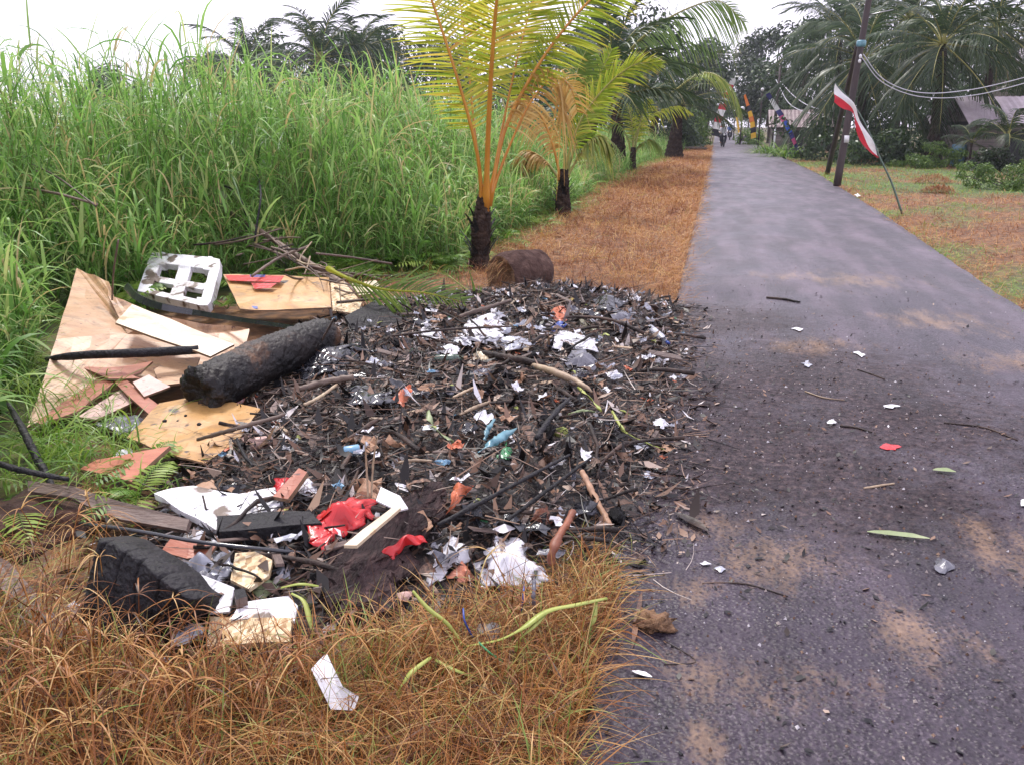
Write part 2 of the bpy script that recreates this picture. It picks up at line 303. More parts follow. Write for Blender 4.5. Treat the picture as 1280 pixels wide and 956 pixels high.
# ------------------------------------------------------------------ ground and road
SANDS = [(905, 660, .1), (960, 700, .15), (890, 850, .1), (880, 925, .06), (1050, 855, .09), (1275, 690, .16), (1150, 800, .12),
         (1010, 432, .22), (1170, 402, .3), (1070, 350, .35), (980, 345, .2), (1250, 450, .22), (870, 735, .08)]
def road_mat():
    m = bpy.data.materials.new('wet_asphalt'); m.use_nodes = True; nt = m.node_tree; N = nt.nodes; L = nt.links; b = N['Principled BSDF']
    geo = N.new('ShaderNodeNewGeometry'); P = geo.outputs['Position']
    def noi(s, d=6, dist=0.0):
        n = N.new('ShaderNodeTexNoise'); n.inputs['Scale'].default_value = s; n.inputs['Detail'].default_value = d; n.inputs['Distortion'].default_value = dist; n.inputs['Roughness'].default_value = .65
        L.new(P, n.inputs['Vector']); return n.outputs['Fac']
    def math_(op, a, bb):
        q = N.new('ShaderNodeMath'); q.operation = op
        for i, x in enumerate((a, bb)):
            if isinstance(x, (int, float)): q.inputs[i].default_value = x
            else: L.new(x, q.inputs[i])
        return q.outputs[0]
    def mr(x, a, bb, c=0., d=1.):
        q = N.new('ShaderNodeMapRange'); q.interpolation_type = 'SMOOTHSTEP'; L.new(x, q.inputs[0])
        for i, k in enumerate((a, bb, c, d)): q.inputs[i + 1].default_value = k
        return q.outputs[0]
    def blob(px, py, r):
        q = N.new('ShaderNodeVectorMath'); q.operation = 'DISTANCE'; L.new(P, q.inputs[0]); q.inputs[1].default_value = G(px, py); return mr(q.outputs['Value'], r * 2.2, 0)
    def mix(f, a, c):
        q = N.new('ShaderNodeMix'); q.data_type = 'RGBA'; L.new(f, q.inputs[0])
        for i, x in ((6, a), (7, c)):
            if isinstance(x, tuple): q.inputs[i].default_value = (*x, 1)
            else: L.new(x, q.inputs[i])
        return q.outputs[2]
    vo = N.new('ShaderNodeTexVoronoi'); vo.inputs['Scale'].default_value = 105; L.new(P, vo.inputs['Vector'])
    vd = N.new('ShaderNodeTexVoronoi'); vd.inputs['Scale'].default_value = 62; vd.inputs['Randomness'].default_value = 1; L.new(P, vd.inputs['Vector'])
    r1 = ramp(nt, [(0, (.009, .007, .01)), (.5, (.027, .02, .029)), (.86, (.062, .048, .063)), (1, (.17, .145, .16))]); L.new(vo.outputs['Color'], r1.inputs[0])
    big = noi(1.1, 5, .5)
    col = mix(mr(big, .35, .68), r1.outputs[0], (.03, .022, .033)); worn_sheen = N.new('ShaderNodeMapping'); worn_sheen.inputs['Scale'].default_value = (1.3, .18, 1); L.new(P, worn_sheen.inputs[0]); wn = N.new('ShaderNodeTexNoise'); wn.inputs['Scale'].default_value = 2.6; wn.inputs['Detail'].default_value = 8; L.new(worn_sheen.outputs[0], wn.inputs['Vector']); sx = N.new('ShaderNodeSeparateXYZ'); L.new(P, sx.inputs[0]); far = mr(sx.outputs[1], 4.5, 10); col = mix(math_('MULTIPLY', mr(wn.outputs['Fac'], .4, .66), math_('ADD', .2, math_('MULTIPLY', far, .6))), col, (.092, .067, .088))  # worn bands; their paler far blend also paints sky sheen into the base colour
    # dark dirt trodden off the heap
    dirt = None
    for px, py, r in ((900, 470, .9), (960, 560, .8), (1010, 470, .9), (880, 590, .5), (1120, 520, .7), (1080, 620, .5), (900, 400, .6)):
        q = blob(px, py, r); dirt = q if dirt is None else math_('MAXIMUM', dirt, q)
    dn = mr(math_('ADD', noi(7, 8, 1.), math_('MULTIPLY', dirt, .55)), .62, 1.05)
    dcol = ramp(nt, [(.3, (.012, .009, .011)), (.5, (.034, .025, .029)), (.62, (.068, .049, .05)), (.75, (.12, .085, .078))]); L.new(noi(26, 8), dcol.inputs[0])
    col = mix(dn, col, dcol.outputs[0])
    # washed-in sand
    sd_ = None
    for px, py, r in SANDS:
        q = blob(px, py, r * 1.6); sd_ = q if sd_ is None else math_('MAXIMUM', sd_, q)
    streak = N.new('ShaderNodeMapping'); streak.inputs['Scale'].default_value = (1.6, .45, 1); L.new(P, streak.inputs[0])
    sn = N.new('ShaderNodeTexNoise'); sn.inputs['Scale'].default_value = 3.2; sn.inputs['Detail'].default_value = 9; sn.inputs['Roughness'].default_value = .7; L.new(streak.outputs[0], sn.inputs['Vector'])
    sm = math_('ADD', math_('ADD', math_('MULTIPLY', sd_, .3), math_('MULTIPLY', sn.outputs['Fac'], .92)), math_('MULTIPLY', mr(vd.outputs['Distance'], 0, .7), .16))
    sm = math_('MULTIPLY', mr(sm, .74, 1.0), .8)
    scol = ramp(nt, [(.3, (.12, .08, .06)), (.7, (.24, .16, .108))]); L.new(noi(40, 6), scol.inputs[0])
    col = mix(sm, col, scol.outputs[0])
    mo = N.new('ShaderNodeTexNoise'); mo.inputs['Scale'].default_value = 2.6; mo.inputs['Detail'].default_value = 12; mo.inputs['Roughness'].default_value = .82; mp2 = N.new('ShaderNodeMapping'); mp2.inputs['Scale'].default_value = (1, .4, 1); L.new(P, mp2.inputs[0]); L.new(mp2.outputs[0], mo.inputs['Vector'])
    hv = N.new('ShaderNodeHueSaturation'); L.new(mr(mo.outputs['Fac'], .36, .64, .72, 1.4), hv.inputs['Value']); L.new(col, hv.inputs['Color']); col = hv.outputs[0]
    L.new(col, b.inputs['Base Color'])
    wet = mr(noi(.9, 6, .8), .38, .62, .33, .52)
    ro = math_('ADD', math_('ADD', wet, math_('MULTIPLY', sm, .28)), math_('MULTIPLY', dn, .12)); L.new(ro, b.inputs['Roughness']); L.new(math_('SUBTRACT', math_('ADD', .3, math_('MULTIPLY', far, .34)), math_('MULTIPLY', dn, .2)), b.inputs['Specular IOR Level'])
    h = math_('ADD', math_('MULTIPLY', mr(vd.outputs['Distance'], 0, .75, 1, 0), math_('SUBTRACT', 1., math_('MULTIPLY', sm, .85))), math_('MULTIPLY', noi(120, 4), .5))
    bp = N.new('ShaderNodeBump'); bp.inputs['Strength'].default_value = .5; bp.inputs['Distance'].default_value = .008; L.new(h, bp.inputs['Height']); L.new(bp.outputs[0], b.inputs['Normal'])
    return m
def rx0(y):
    return -.26 + .035 * nz(y * 1.7, 3.1) + .02 * nz(y * 9, 5)
def rx1(y):
    return np.interp(y, [0, 8, 17.6, 32, 60, 400], [2.55, 2.69, 3.06, 3.38, 3.3, 3.3]) + .03 * nz(y * 1.7, 9.1) + .015 * nz(y * 8, 7)
g = Geo()
def road_sheet(g, ys, us):
    V = []
    for y in ys:
        road_row(V, y, us)
    nu = len(us); ny = len(ys); ii = np.arange((ny - 1) * nu).reshape(ny - 1, nu)[:, :-1].ravel()
    g.add(V, np.stack([ii, ii + 1, ii + nu + 1, ii + nu], 1))
def road_row(V, y, us):
    if 1:
        a, b_ = rx0(y), rx1(y)
        for k, u in enumerate(us):
            x = a + (b_ - a) * u
            z = .004 * nz(a + u * 3, y * 1.3) + .0015 * nz(u * 20, y * 7) if 0 < k < len(us) - 1 else -.07
            if len(us) > 100 and 0 < k < len(us) - 1:      # stones standing proud of the binder on the near road
                f1, fp_ = noise.voronoi((x * 52 + .5 * nz(x * 20, y * 20), y * 52, 1.5)); f = min(1, (5.3 - y) / .5); am = noise.cell(fp_[0] * 37.3)
                z += f * ((.001 + .0065 * abs(am)) * max(0, min(1, (.62 - f1[0]) * 3)) * (.75 + .6 * nz(x * 2, y * 2, 6)) + .0012 * nz(x * 90, y * 90) + .003 * nz(x * 9, y * 9))
            V.append((x, y, z))
us_c = np.concatenate([[-.012], np.linspace(0, 1, 40), [1.012]]); us_f = np.concatenate([[-.006], np.linspace(0, 1, 370), [1.006]])
road_sheet(g, np.arange(-6, 1.21, .1), us_c); road_sheet(g, np.arange(1.2, 5.301, .0085), us_f)
road_sheet(g, np.concatenate([np.arange(5.3, 14, .05), np.arange(14, 40, .25), np.arange(40, 260, 2)]), us_c)
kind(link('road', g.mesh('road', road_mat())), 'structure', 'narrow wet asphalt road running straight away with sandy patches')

# edge of the tall grass field (world x as a function of y)
def field_x(y): return float(np.interp(y, [0, 2.2, 3.1, 4.9, 6.2, 7.2, 8.8, 9.4, 12, 16, 33, 60, 120], [-3.0, -2.95, -3.3, -4.6, -5.35, -5.1, -4.2, -3.1, -2.95, -3.0, -3.1, -2.2, -2.2])) + .25 * nz(y * .9, 1.5)
def green_amt(x, y):           # 0 dry, 1 green
    n = nz(x * .35, y * .22, 4.) + .5 * nz(x * 1.1, y * .8, 9.)
    if x > 2.5:
        return float(np.clip(.5 + n * 1.6 - .22 + (.3 if y > 22 else 0), 0, 1))
    d = field_x(y) - x
    return float(np.clip(1.0 + d * 1.4 + n * .5, 0, 1)) if x < -1 or d > -1.5 else 0.0
gx = np.concatenate([-np.geomspace(12, 420, 22)[::-1], np.arange(-11.75, 15, .22), np.geomspace(15.3, 420, 22)])
gy = np.concatenate([[-60, -25, -10, -4], np.arange(-1.5, 34, .25), np.geomspace(34.5, 700, 40)])
V = []; gr = []
for y in gy:
    for x in gx:
        z = -.035 + .02 * nz(x * 1.3, y * 1.3, 2.) if -12 < x < 15 and y < 34 else -.035
        if -.5 < x < 3.6: z = -.045
        V.append((x, y, z)); gr.append(green_amt(x, y) if y < 70 else .5)
g = Geo(); n = len(gx); ii = np.arange((len(gy) - 1) * n).reshape(len(gy) - 1, n)[:, :-1].ravel()
g.add(V, np.stack([ii, ii + 1, ii + n + 1, ii + n], 1), 0, gr)
def ground_mat():
    m = bpy.data.materials.new('grassy_soil'); m.use_nodes = True; nt = m.node_tree; N = nt.nodes; L = nt.links; b = N['Principled BSDF']
    geo = N.new('ShaderNodeNewGeometry')
    n = N.new('ShaderNodeTexNoise'); n.inputs['Scale'].default_value = 9; n.inputs['Detail'].default_value = 9; L.new(geo.outputs['Position'], n.inputs['Vector'])
    r1 = ramp(nt, [(.3, (.05, .025, .014)), (.55, (.16, .075, .03)), (.75, (.3, .16, .06))]); L.new(n.outputs['Fac'], r1.inputs[0])
    r2 = ramp(nt, [(.3, (.03, .05, .014)), (.7, (.1, .15, .035))]); L.new(n.outputs['Fac'], r2.inputs[0])
    a = N.new('ShaderNodeAttribute'); a.attribute_name = 'rnd'
    q = N.new('ShaderNodeMix'); q.data_type = 'RGBA'; L.new(a.outputs['Fac'], q.inputs[0]); L.new(r1.outputs[0], q.inputs[6]); L.new(r2.outputs[0], q.inputs[7]); L.new(q.outputs[2], b.inputs['Base Color'])
    b.inputs['Roughness'].default_value = .9
    bp = N.new('ShaderNodeBump'); bp.inputs['Strength'].default_value = .8; bp.inputs['Distance'].default_value = .03; L.new(n.outputs['Fac'], bp.inputs['Height']); L.new(bp.outputs[0], b.inputs['Normal'])
    return m
kind(link('ground', g.mesh('ground', ground_mat())), 'structure', 'flat ground with dry brown and green grass')

# ------------------------------------------------------------------ rubbish heap surface
def pxpoly(pts, z=0): return np.array([G(a, b, z)[:2] for a, b in pts])
PILE = pxpoly([(205, 610), (290, 530), (330, 470), (400, 415), (430, 397), (520, 387), (600, 377), (690, 370), (760, 374), (848, 384), (850, 410), (838, 450), (832, 530), (815, 590), (800, 640), (765, 690), (735, 708), (690, 738), (600, 748), (540, 748), (430, 778), (330, 795), (215, 805), (120, 745), (190, 660)])
def inpoly(P, x, y):
    c = False; j = len(P) - 1
    for i in range(len(P)):
        if (P[i][1] > y) != (P[j][1] > y) and x < (P[j][0] - P[i][0]) * (y - P[i][1]) / (P[j][1] - P[i][1]) + P[i][0]: c = not c
        j = i
    return c
def polydist(P, x, y):
    A = P; B = np.roll(P, -1, 0); d = B - A; p = np.array([x, y]) - A
    t = np.clip((p * d).sum(1) / (d * d).sum(1), 0, 1)
    return float(np.sqrt(((p - d * t[:, None]) ** 2).sum(1)).min())
def pile_h(x, y):
    if not inpoly(PILE, x, y): return 0.0
    d = polydist(PILE, x, y); s = min(1, d / .55); s = s * s * (3 - 2 * s)
    low = .45 + .55 * min(1, max(0, (y - 2.6) / 1.2))
    return max(0, s * low * (.15 + .06 * nz(x * 1.7, y * 1.7, 7.) + .035 * nz(x * 5, y * 5, 3.)) + .008)
def P(px, py, dz=0.0):
    z = dz
    for _ in range(6):
        q = G(px, py, z); z = .5 * z + .5 * (pile_h(q[0], q[1]) + dz)
    return G(px, py, z)
x0, y0 = PILE.min(0) - .1; x1, y1 = PILE.max(0) + .1
st = .035; nx = int((x1 - x0) / st); ny = int((y1 - y0) / st)
idx = {}; V = []; Fc = []
HG = np.zeros((ny + 1, nx + 1)); IN = np.zeros((ny + 1, nx + 1), bool)
for j in range(ny + 1):
    for i in range(nx + 1):
        x = x0 + i * st; y = y0 + j * st
        IN[j, i] = inpoly(PILE, x, y); HG[j, i] = pile_h(x, y)
for j in range(ny):
    for i in range(nx):
        if IN[j:j + 2, i:i + 2].any():
            q = []
            for a, b_ in ((i, j), (i + 1, j), (i + 1, j + 1), (i, j + 1)):
                if (a, b_) not in idx:
                    idx[(a, b_)] = len(V); x = x0 + a * st; y = y0 + b_ * st
                    V.append((x, y, HG[b_, a] + (.018 * nz(x * 14, y * 14) + .012 * nz(x * 33, y * 33) if IN[b_, a] else -.05)))
                q.append(idx[(a, b_)])
            Fc.append(q)
def ph(x, y):                   # fast lookup
    i = int(round((x - x0) / st)); j = int(round((y - y0) / st))
    return HG[j, i] if 0 <= i <= nx and 0 <= j <= ny else 0.0
g = Geo(); g.add(V, np.array(Fc))
kind(link('ash_heap', g.mesh('ash_heap', M['ash'])), 'stuff', 'dark wet ash under the burnt rubbish heap')
def pile_points(n, edge=0.0, weight=None):
    out = []
    while len(out) < n:
        x = random.uniform(x0 - edge, x1 + edge); y = random.uniform(y0 - edge, y1 + edge)
        if inpoly(PILE, x, y) or (edge and polydist(PILE, x, y) < edge * random.random() ** 2 and x < 2.5):
            if weight is None or random.random() < weight(x, y): out.append((x, y, ph(x, y)))
    return np.array(out)
#--VEG--
# ------------------------------------------------------------------ tall grass field
def dirs(az, el):
    return np.stack([np.cos(el) * np.cos(az), np.cos(el) * np.sin(az), np.sin(el)], -1)
def in_view(x, y, marg=2.2):
    fw = x * hx + y * hy; rt = x * CR[0] + y * CR[1]
    return fw > .8 and abs(rt) < fw * .62 + marg
def field_points():
    out = []
    for (ya, yb, da, db, dens) in ((2, 22, -.1, .7, 78), (2, 22, .7, 2.2, 55), (2, 22, 2.2, 5, 34), (2, 26, 5, 12, 9), (22, 42, 0, 2, 22), (22, 60, 2, 7, 5), (42, 75, 0, 1.5, 10)):
        k = int((yb - ya) * (db - da) * dens)
        for _ in range(k):
            y = random.uniform(ya, yb); d = random.uniform(da, db); x = field_x(y) - d
            if in_view(x, y): out.append((x, y, d))
    return np.array(out)
fp = field_points()
H = np.array([float(np.interp(y, [0, 7.5, 10, 13, 26, 60], [2.65, 2.6, 2.3, 2.3, 1.4, 1.35])) * min(1, .26 + .74 * max(0, d) / 1.35) * (1 + .22 * nz(x * .8, y * .8, 5.)) * random.uniform(.72, 1.12) for x, y, d in fp])
n = len(fp)
lean_az = R.random(n) * 2 * math.pi; lean = R.normal(0, .09, n)
base = np.stack([fp[:, 0], fp[:, 1], np.full(n, -.05)], 1)
d0 = unit(np.stack([np.cos(lean_az) * lean, np.sin(lean_az) * lean, np.ones(n)], 1))
cc = np.stack([np.cos(lean_az) * lean, np.sin(lean_az) * lean, -np.abs(lean) * .5], 1)
g = Geo()
sidev = unit(np.cross(d0, np.tile(CF, (n, 1))))
ribbons(g, base, d0, cc, sidev, H * .93, np.full(n, .011), 3, 'stem', 1)
for k in range(11):
    f = (k + R.random(n)) / 11 * .9 + .08
    az = R.random(n) * 2 * math.pi; el = R.uniform(.85, 1.5, n)
    b0 = base + (d0 * f[:, None] + cc * (f ** 2)[:, None]) * (H * .93)[:, None]
    d = dirs(az, el); out = np.stack([np.cos(az), np.sin(az), np.zeros(n)], 1)
    dr = R.uniform(.1, 1.15, n)
    c = out * (dr * .45)[:, None] - np.array([0, 0, 1.]) * dr[:, None]
    sd = unit(np.stack([-np.sin(az), np.cos(az), R.normal(0, .45, n)], 1))
    L = R.uniform(.35, .9, n) * np.clip(H / 2., .5, 1.1)
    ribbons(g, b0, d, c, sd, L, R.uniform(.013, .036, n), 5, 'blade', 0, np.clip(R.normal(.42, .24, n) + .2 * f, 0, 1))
sel = R.random(n) < .13; sel &= fp[:, 2] < 5; m = int(sel.sum()); bb = base[sel]; Hs = H[sel] * 1.06; rr_ = R.random(m); dead = rr_ < .3
for k in range(7):                                   # broad leaved reeds and dead canes among the grass
    f = (k + R.random(m)) / 7 * .85 + .12; az = R.random(m) * 6.283; el = R.uniform(1.05, 1.5, m); o = np.stack([np.cos(az), np.sin(az), 0 * az], 1); dr = R.uniform(.1, .7, m)
    ribbons(g, bb + np.array([.05, .03, 0]) + np.stack([0 * f, 0 * f, f * Hs * .9], 1), dirs(az, el), o * (dr * .5)[:, None] - np.array([0, 0, 1.]) * dr[:, None], unit(np.stack([-np.sin(az), np.cos(az), R.normal(0, .6, m)], 1)), R.uniform(.4, .85, m), R.uniform(.025, .05, m) * np.where(dead, .5, 1), 5, 'blade', 0, np.where(dead, .995, R.uniform(.3, .9, m)))
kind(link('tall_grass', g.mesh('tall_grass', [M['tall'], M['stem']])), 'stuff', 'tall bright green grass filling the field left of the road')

# low weeds and ferns along the edge of the field
def fern_geo(g, x, y, z, size, nfr, mi=0):
    for k in range(nfr):
        az = random.uniform(0, 6.283); el = random.uniform(.5, 1.3); L = size * random.uniform(.6, 1.1)
        t = np.linspace(0, 1, 7)[:, None]; out = np.array([math.cos(az), math.sin(az), 0])
        pts = np.array([x, y, z]) + L * (t * (out * math.cos(el) + np.array([0, 0, math.sin(el)])) + t * t * (out * .25 - np.array([0, 0, .55])))
        m = 15; u = np.linspace(.15, .98, m)
        pb = np.stack([np.interp(u, t[:, 0], pts[:, i]) for i in range(3)], 1); tg = unit(np.gradient(pb, axis=0))
        sv = np.array([-math.sin(az), math.cos(az), 0]); rn = random.uniform(.2, 1)
        for s in (-1, 1):
            d = unit(s * sv + tg * .45 + R.normal(0, .08, (m, 3)))
            ribbons(g, pb, d, np.tile([0, 0, -.25], (m, 1)), tg, L * .3 * np.sin(np.pi * (u * .85 + .12)) + .01, np.full(m, L * .045), 2, 'leaf', mi, np.clip(rn + R.normal(0, .08, m), 0, 1))
        tube(g, pts, np.linspace(.003, .001, 7), 3, mi, .2, cap=False)
g = Geo(); k = 0
spots = []
while k < 80:
    y = random.uniform(2.4, 17); d = random.uniform(-.35, .5); x = field_x(y) - d
    if in_view(x, y, .8): spots.append((x, y)); k += 1
for px, py in ((190, 600), (175, 640), (60, 570), (20, 640), (300, 385), (285, 395), (350, 330), (250, 310), (480, 320)):
    q = G(px, py); spots.append((q[0], q[1]))
for x, y in spots:
    fern_geo(g, x, y, (-.03 if abs(x - field_x(y)) < .6 else .06) + pile_h(x, y), random.uniform(.28, .6) if y > 4.5 else random.uniform(.22, .38), random.randint(5, 8))
for px, py, m_, hh in ((150, 560, 60, .22), (120, 585, 80, .25), (140, 525, 40, .22), (95, 520, 60, .26), (60, 560, 90, .3), (40, 610, 60, .25), (165, 585, 40, .2), (110, 625, 40, .2), (75, 590, 90, .28), (130, 500, 40, .26), (90, 480, 40, .3), (30, 520, 90, .4), (20, 470, 90, .45), (175, 640, 40, .16), (200, 600, 30, .15)):
    q = G(px, py); n = m_; a = R.random(n) * 6.283; e = R.uniform(.6, 1.5, n); o = np.stack([np.cos(a), np.sin(a), 0 * a], 1); dr = R.uniform(.2, .9, n)
    ribbons(g, q + np.stack([R.normal(0, .09, n), R.normal(0, .09, n), R.uniform(0, .12, n)], 1), dirs(a, e), o * .4 - np.array([0, 0, 1.]) * dr[:, None], np.stack([-np.sin(a), np.cos(a), R.normal(0, .4, n)], 1), R.uniform(.4, 1.3, n) * hh, R.uniform(.004, .011, n), 5, 'blade', 0, R.uniform(.2, 1, n))
kind(link('fern_undergrowth', g.mesh('fern_undergrowth', M['fern'])), 'stuff', 'low ferns and weeds along the edge of the tall grass')

# ------------------------------------------------------------------ dry grass in the foreground and on the verges
FORE = pxpoly([(-80, 735), (90, 850), (200, 868), (330, 868), (430, 835), (520, 795), (600, 778), (690, 768), (752, 715), (757, 760), (720, 880), (702, 990), (640, 1500), (-600, 1500), (-400, 900)])
def area_points(poly, n, soft=.05):
    a = poly.min(0) - soft; b = poly.max(0) + soft; out = []
    while len(out) < n:
        x = random.uniform(a[0], b[0]); y = random.uniform(a[1], b[1])
        if y > .7 and (inpoly(poly, x, y) or polydist(poly, x, y) < soft * random.random()): out.append((x, y))
    return np.array(out)
g = Geo()
pt = area_points(FORE, 26000); n = len(pt)
leftness = np.clip((-.75 - pt[:, 0]) / .8, 0, 1)
az = R.random(n) * 6.283; el = R.uniform(.35, 1.45, n)
base = np.stack([pt[:, 0], pt[:, 1], R.uniform(-.04, .05, n)], 1)
d = dirs(az, el); out = np.stack([np.cos(az), np.sin(az), 0 * az], 1); dr = R.uniform(.02, .75, n)
tone = np.array([nz(x * 3, y * 3, 1.) for x, y in pt])
rn = np.clip(R.normal(.5, .27, n) + .22 * tone - .12 * leftness, 0, 1)
gm = np.array([max(0, nz(x * 1.6, y * 1.6, 8.) - .12) for x, y in pt]); rn = np.where(R.random(n) < gm * 1.8 + .1, R.uniform(.9, 1, n), rn * .92)
ribbons(g, base, d, out * (dr * .6)[:, None] - np.array([0, 0, 1.]) * dr[:, None], unit(np.stack([-np.sin(az), np.cos(az), R.normal(0, .5, n)], 1)),
        R.uniform(.08, .3, n) * (1 + .35 * leftness), R.uniform(.0022, .0055, n) * (1 + .4 * leftness), 5, 'blade', 0, rn)
# matted thatch lying flat
pt = area_points(FORE, 12000); n = len(pt); az = R.random(n) * 6.283; el = R.uniform(-.1, .5, n); d = dirs(az, el)
base = np.stack([pt[:, 0], pt[:, 1], R.uniform(0, .1, n)], 1); dr = R.uniform(.1, .6, n)
ribbons(g, base, d, np.cross(d, [0, 0, 1.]) * R.normal(0, .4, n)[:, None] - np.array([0, 0, 1.]) * dr[:, None] * .6, unit(np.stack([-np.sin(az), np.cos(az), R.normal(0, .6, n)], 1)),
        R.uniform(.08, .22, n), R.uniform(.0014, .0032, n), 4, 'blade', 0, np.clip(R.normal(.45, .28, n), 0, .9))
# dried sedge heads on stalks, at the left
def sedge(x, y, h, z=0.0):
    la = random.uniform(0, 6.283); ln = random.uniform(0, .3); t = np.linspace(0, 1, 5)[:, None]
    pts = np.array([x, y, z]) + h * (t * np.array([math.cos(la) * ln, math.sin(la) * ln, 1]) + t * t * np.array([math.cos(la) * ln, math.sin(la) * ln, -.1]))
    rn = random.choice([.2, .35, .5, .6, .75])
    tube(g, pts, np.linspace(.0028, .0018, 5), 4, 0, rn * .8, cap=False)
    m = random.randint(5, 8); a = R.random(m) * 6.283; e = R.uniform(.1, 1.0, m); o = np.stack([np.cos(a), np.sin(a), 0 * a], 1); dr = R.uniform(.6, 1.5, m)
    ribbons(g, np.tile(pts[-1], (m, 1)), dirs(a, e), o * .3 - np.array([0, 0, 1.]) * dr[:, None], np.stack([-np.sin(a), np.cos(a), 0 * a], 1), R.uniform(.07, .2, m), R.uniform(.003, .006, m), 6, 'blade', 0, np.clip(rn + R.normal(0, .12, m), 0, .88))
for px, py in ((180, 830), (240, 870), (160, 790), (60, 830), (30, 880), (100, 900), (20, 800), (130, 860), (210, 910), (290, 890), (70, 780), (330, 890), (400, 850), (120, 690), (90, 720), (300, 860), (500, 820), (640, 790), (60, 930), (150, 940)):
    for _ in range(4):
        q = G(px + random.uniform(-30, 30), py + random.uniform(-12, 40)); sedge(q[0], q[1], random.uniform(.13, .3))
# tufts that grow up through the left of the heap
for px, py, m, hh in ((150, 650, 60, .16), (210, 640, 40, .14), (190, 610, 70, .18), (120, 620, 60, .2), (95, 700, 50, .18), (60, 740, 60, .2), (330, 690, 40, .1), (400, 740, 40, .08), (380, 760, 60, .1), (270, 815, 60, .1), (720, 690, 200, .14), (650, 740, 120, .12), (20, 690, 70, .2), (735, 720, 200, .12)):
    q = G(px, py); n = m; a = R.random(n) * 6.283; e = R.uniform(.5, 1.4, n); o = np.stack([np.cos(a), np.sin(a), 0 * a], 1); dr = R.uniform(.3, 1, n)
    b0 = q + np.stack([R.normal(0, .07, n), R.normal(0, .07, n), np.zeros(n) + ph(q[0], q[1]) * .7], 1)
    ribbons(g, b0, dirs(a, e), o * .5 - np.array([0, 0, 1.]) * dr[:, None], np.stack([-np.sin(a), np.cos(a), R.normal(0, .4, n)], 1), R.uniform(.5, 1.4, n) * hh, R.uniform(.0018, .004, n), 5, 'blade', 0, R.choice([.3, .5, .6, .75, .93, .97], n))
kind(link('dry_grass', g.mesh('dry_grass', M['dry'])), 'stuff', 'brown dry grass in front of the rubbish heap')

# brown verge between field and road, beyond the heap; and the verge right of the road
def verge(name, npts, samp, label, hh=.11):
    pts = np.array([samp() for _ in range(npts)]); n = len(pts); dist = pts[:, 1]
    az = R.random(n) * 6.283; el = R.uniform(.2, 1.45, n); d = dirs(az, el); o = np.stack([np.cos(az), np.sin(az), 0 * az], 1); dr = R.uniform(.2, .9, n)
    grn = np.array([green_amt(x, y) for x, y in pts])
    tone = np.array([1.5 * nz(x * .9, y * .7, 1.) + nz(x * 4, y * 3, 6.) for x, y in pts])
    rn = np.where(R.random(n) < grn * .85, R.uniform(.86, 1, n), np.clip(R.normal(.42, .23, n) + .22 * tone, 0, .82))
    sc = np.clip(dist / 12, .8, 2.6)
    g = Geo()
    ribbons(g, np.stack([pts[:, 0], pts[:, 1], np.full(n, -.04)], 1), d, o * (dr * .5)[:, None] - np.array([0, 0, 1.]) * dr[:, None],
            unit(np.stack([-np.sin(az), np.cos(az), R.normal(0, .5, n)], 1)), R.uniform(.5, 1.6, n) * hh * np.clip(sc, .8, 1.3), R.uniform(.004, .008, n) * sc, 3, 'blade', 0, rn)
    if name == 'verge_grass':
        m = 7000; yy = 7.9 * 7 ** R.random(m); xx = np.array([rx0(v) for v in yy]) + R.normal(-.12, .12, m); a = R.normal(0, 1.2, m); e = R.uniform(0, 1.1, m); s_ = np.clip(yy / 12, .8, 2.4); o = np.stack([np.cos(a), np.sin(a), 0 * a], 1)
        ribbons(g, np.stack([xx, yy, np.full(m, -.02)], 1), dirs(a, e), o * .2 - np.array([0, 0, 1.]) * R.uniform(.2, .7, m)[:, None], np.stack([-np.sin(a), np.cos(a), R.normal(0, .5, m)], 1), R.uniform(.08, .28, m), R.uniform(.003, .005, m) * s_, 3, 'blade', 0, R.uniform(.3, .8, m))
        for _ in range(420):
            y = 7.9 * 4.5 ** random.random(); x = random.uniform(field_x(y) + .1, rx0(y) - .05); m = 20
            if y < 9 and (inpoly(PILE, x, y) or x < -2): continue
            a = R.random(m) * 6.283; e = R.uniform(.2, 1.4, m); o = np.stack([np.cos(a), np.sin(a), 0 * a], 1); s_ = max(1, y / 12); t_ = random.choice([.05, .15, .35, .6, .78])
            ribbons(g, np.array([x, y, -.03]) + np.stack([R.normal(0, .06, m), R.normal(0, .06, m), 0 * a], 1), dirs(a, e), o * .3 - np.array([0, 0, 1.]) * R.uniform(.2, .9, m)[:, None], np.stack([-np.sin(a), np.cos(a), R.normal(0, .5, m)], 1), R.uniform(.12, .34, m), R.uniform(.004, .008, m) * s_, 4, 'blade', 0, np.clip(R.normal(t_, .08, m), 0, .84))
    kind(link(name, g.mesh(name, M['verge'])), 'stuff', label)
def sampL():
    while 1:
        y = 7.6 * (9.5) ** random.random(); xa = field_x(y) - .3; x = random.uniform(xa, rx0(y) + .015)
        if y < 8.8 and inpoly(PILE, x, y): continue
        if x < -2.2 and y < 8: continue
        if x > -.5 and random.random() < .12: return x + .05 * random.random(), y
        return x, y
verge('verge_grass', 48000, sampL, 'short rust brown grass between the road and the palms', .19)
def sampR():
    y = 6 * 9 ** random.random(); return rx1(y) - .03 + (random.random() ** 1.4) * min(14, 2 + y * .45), y
verge('roadside_grass', 46000, sampR, 'short brown and green grass right of the road', .13)

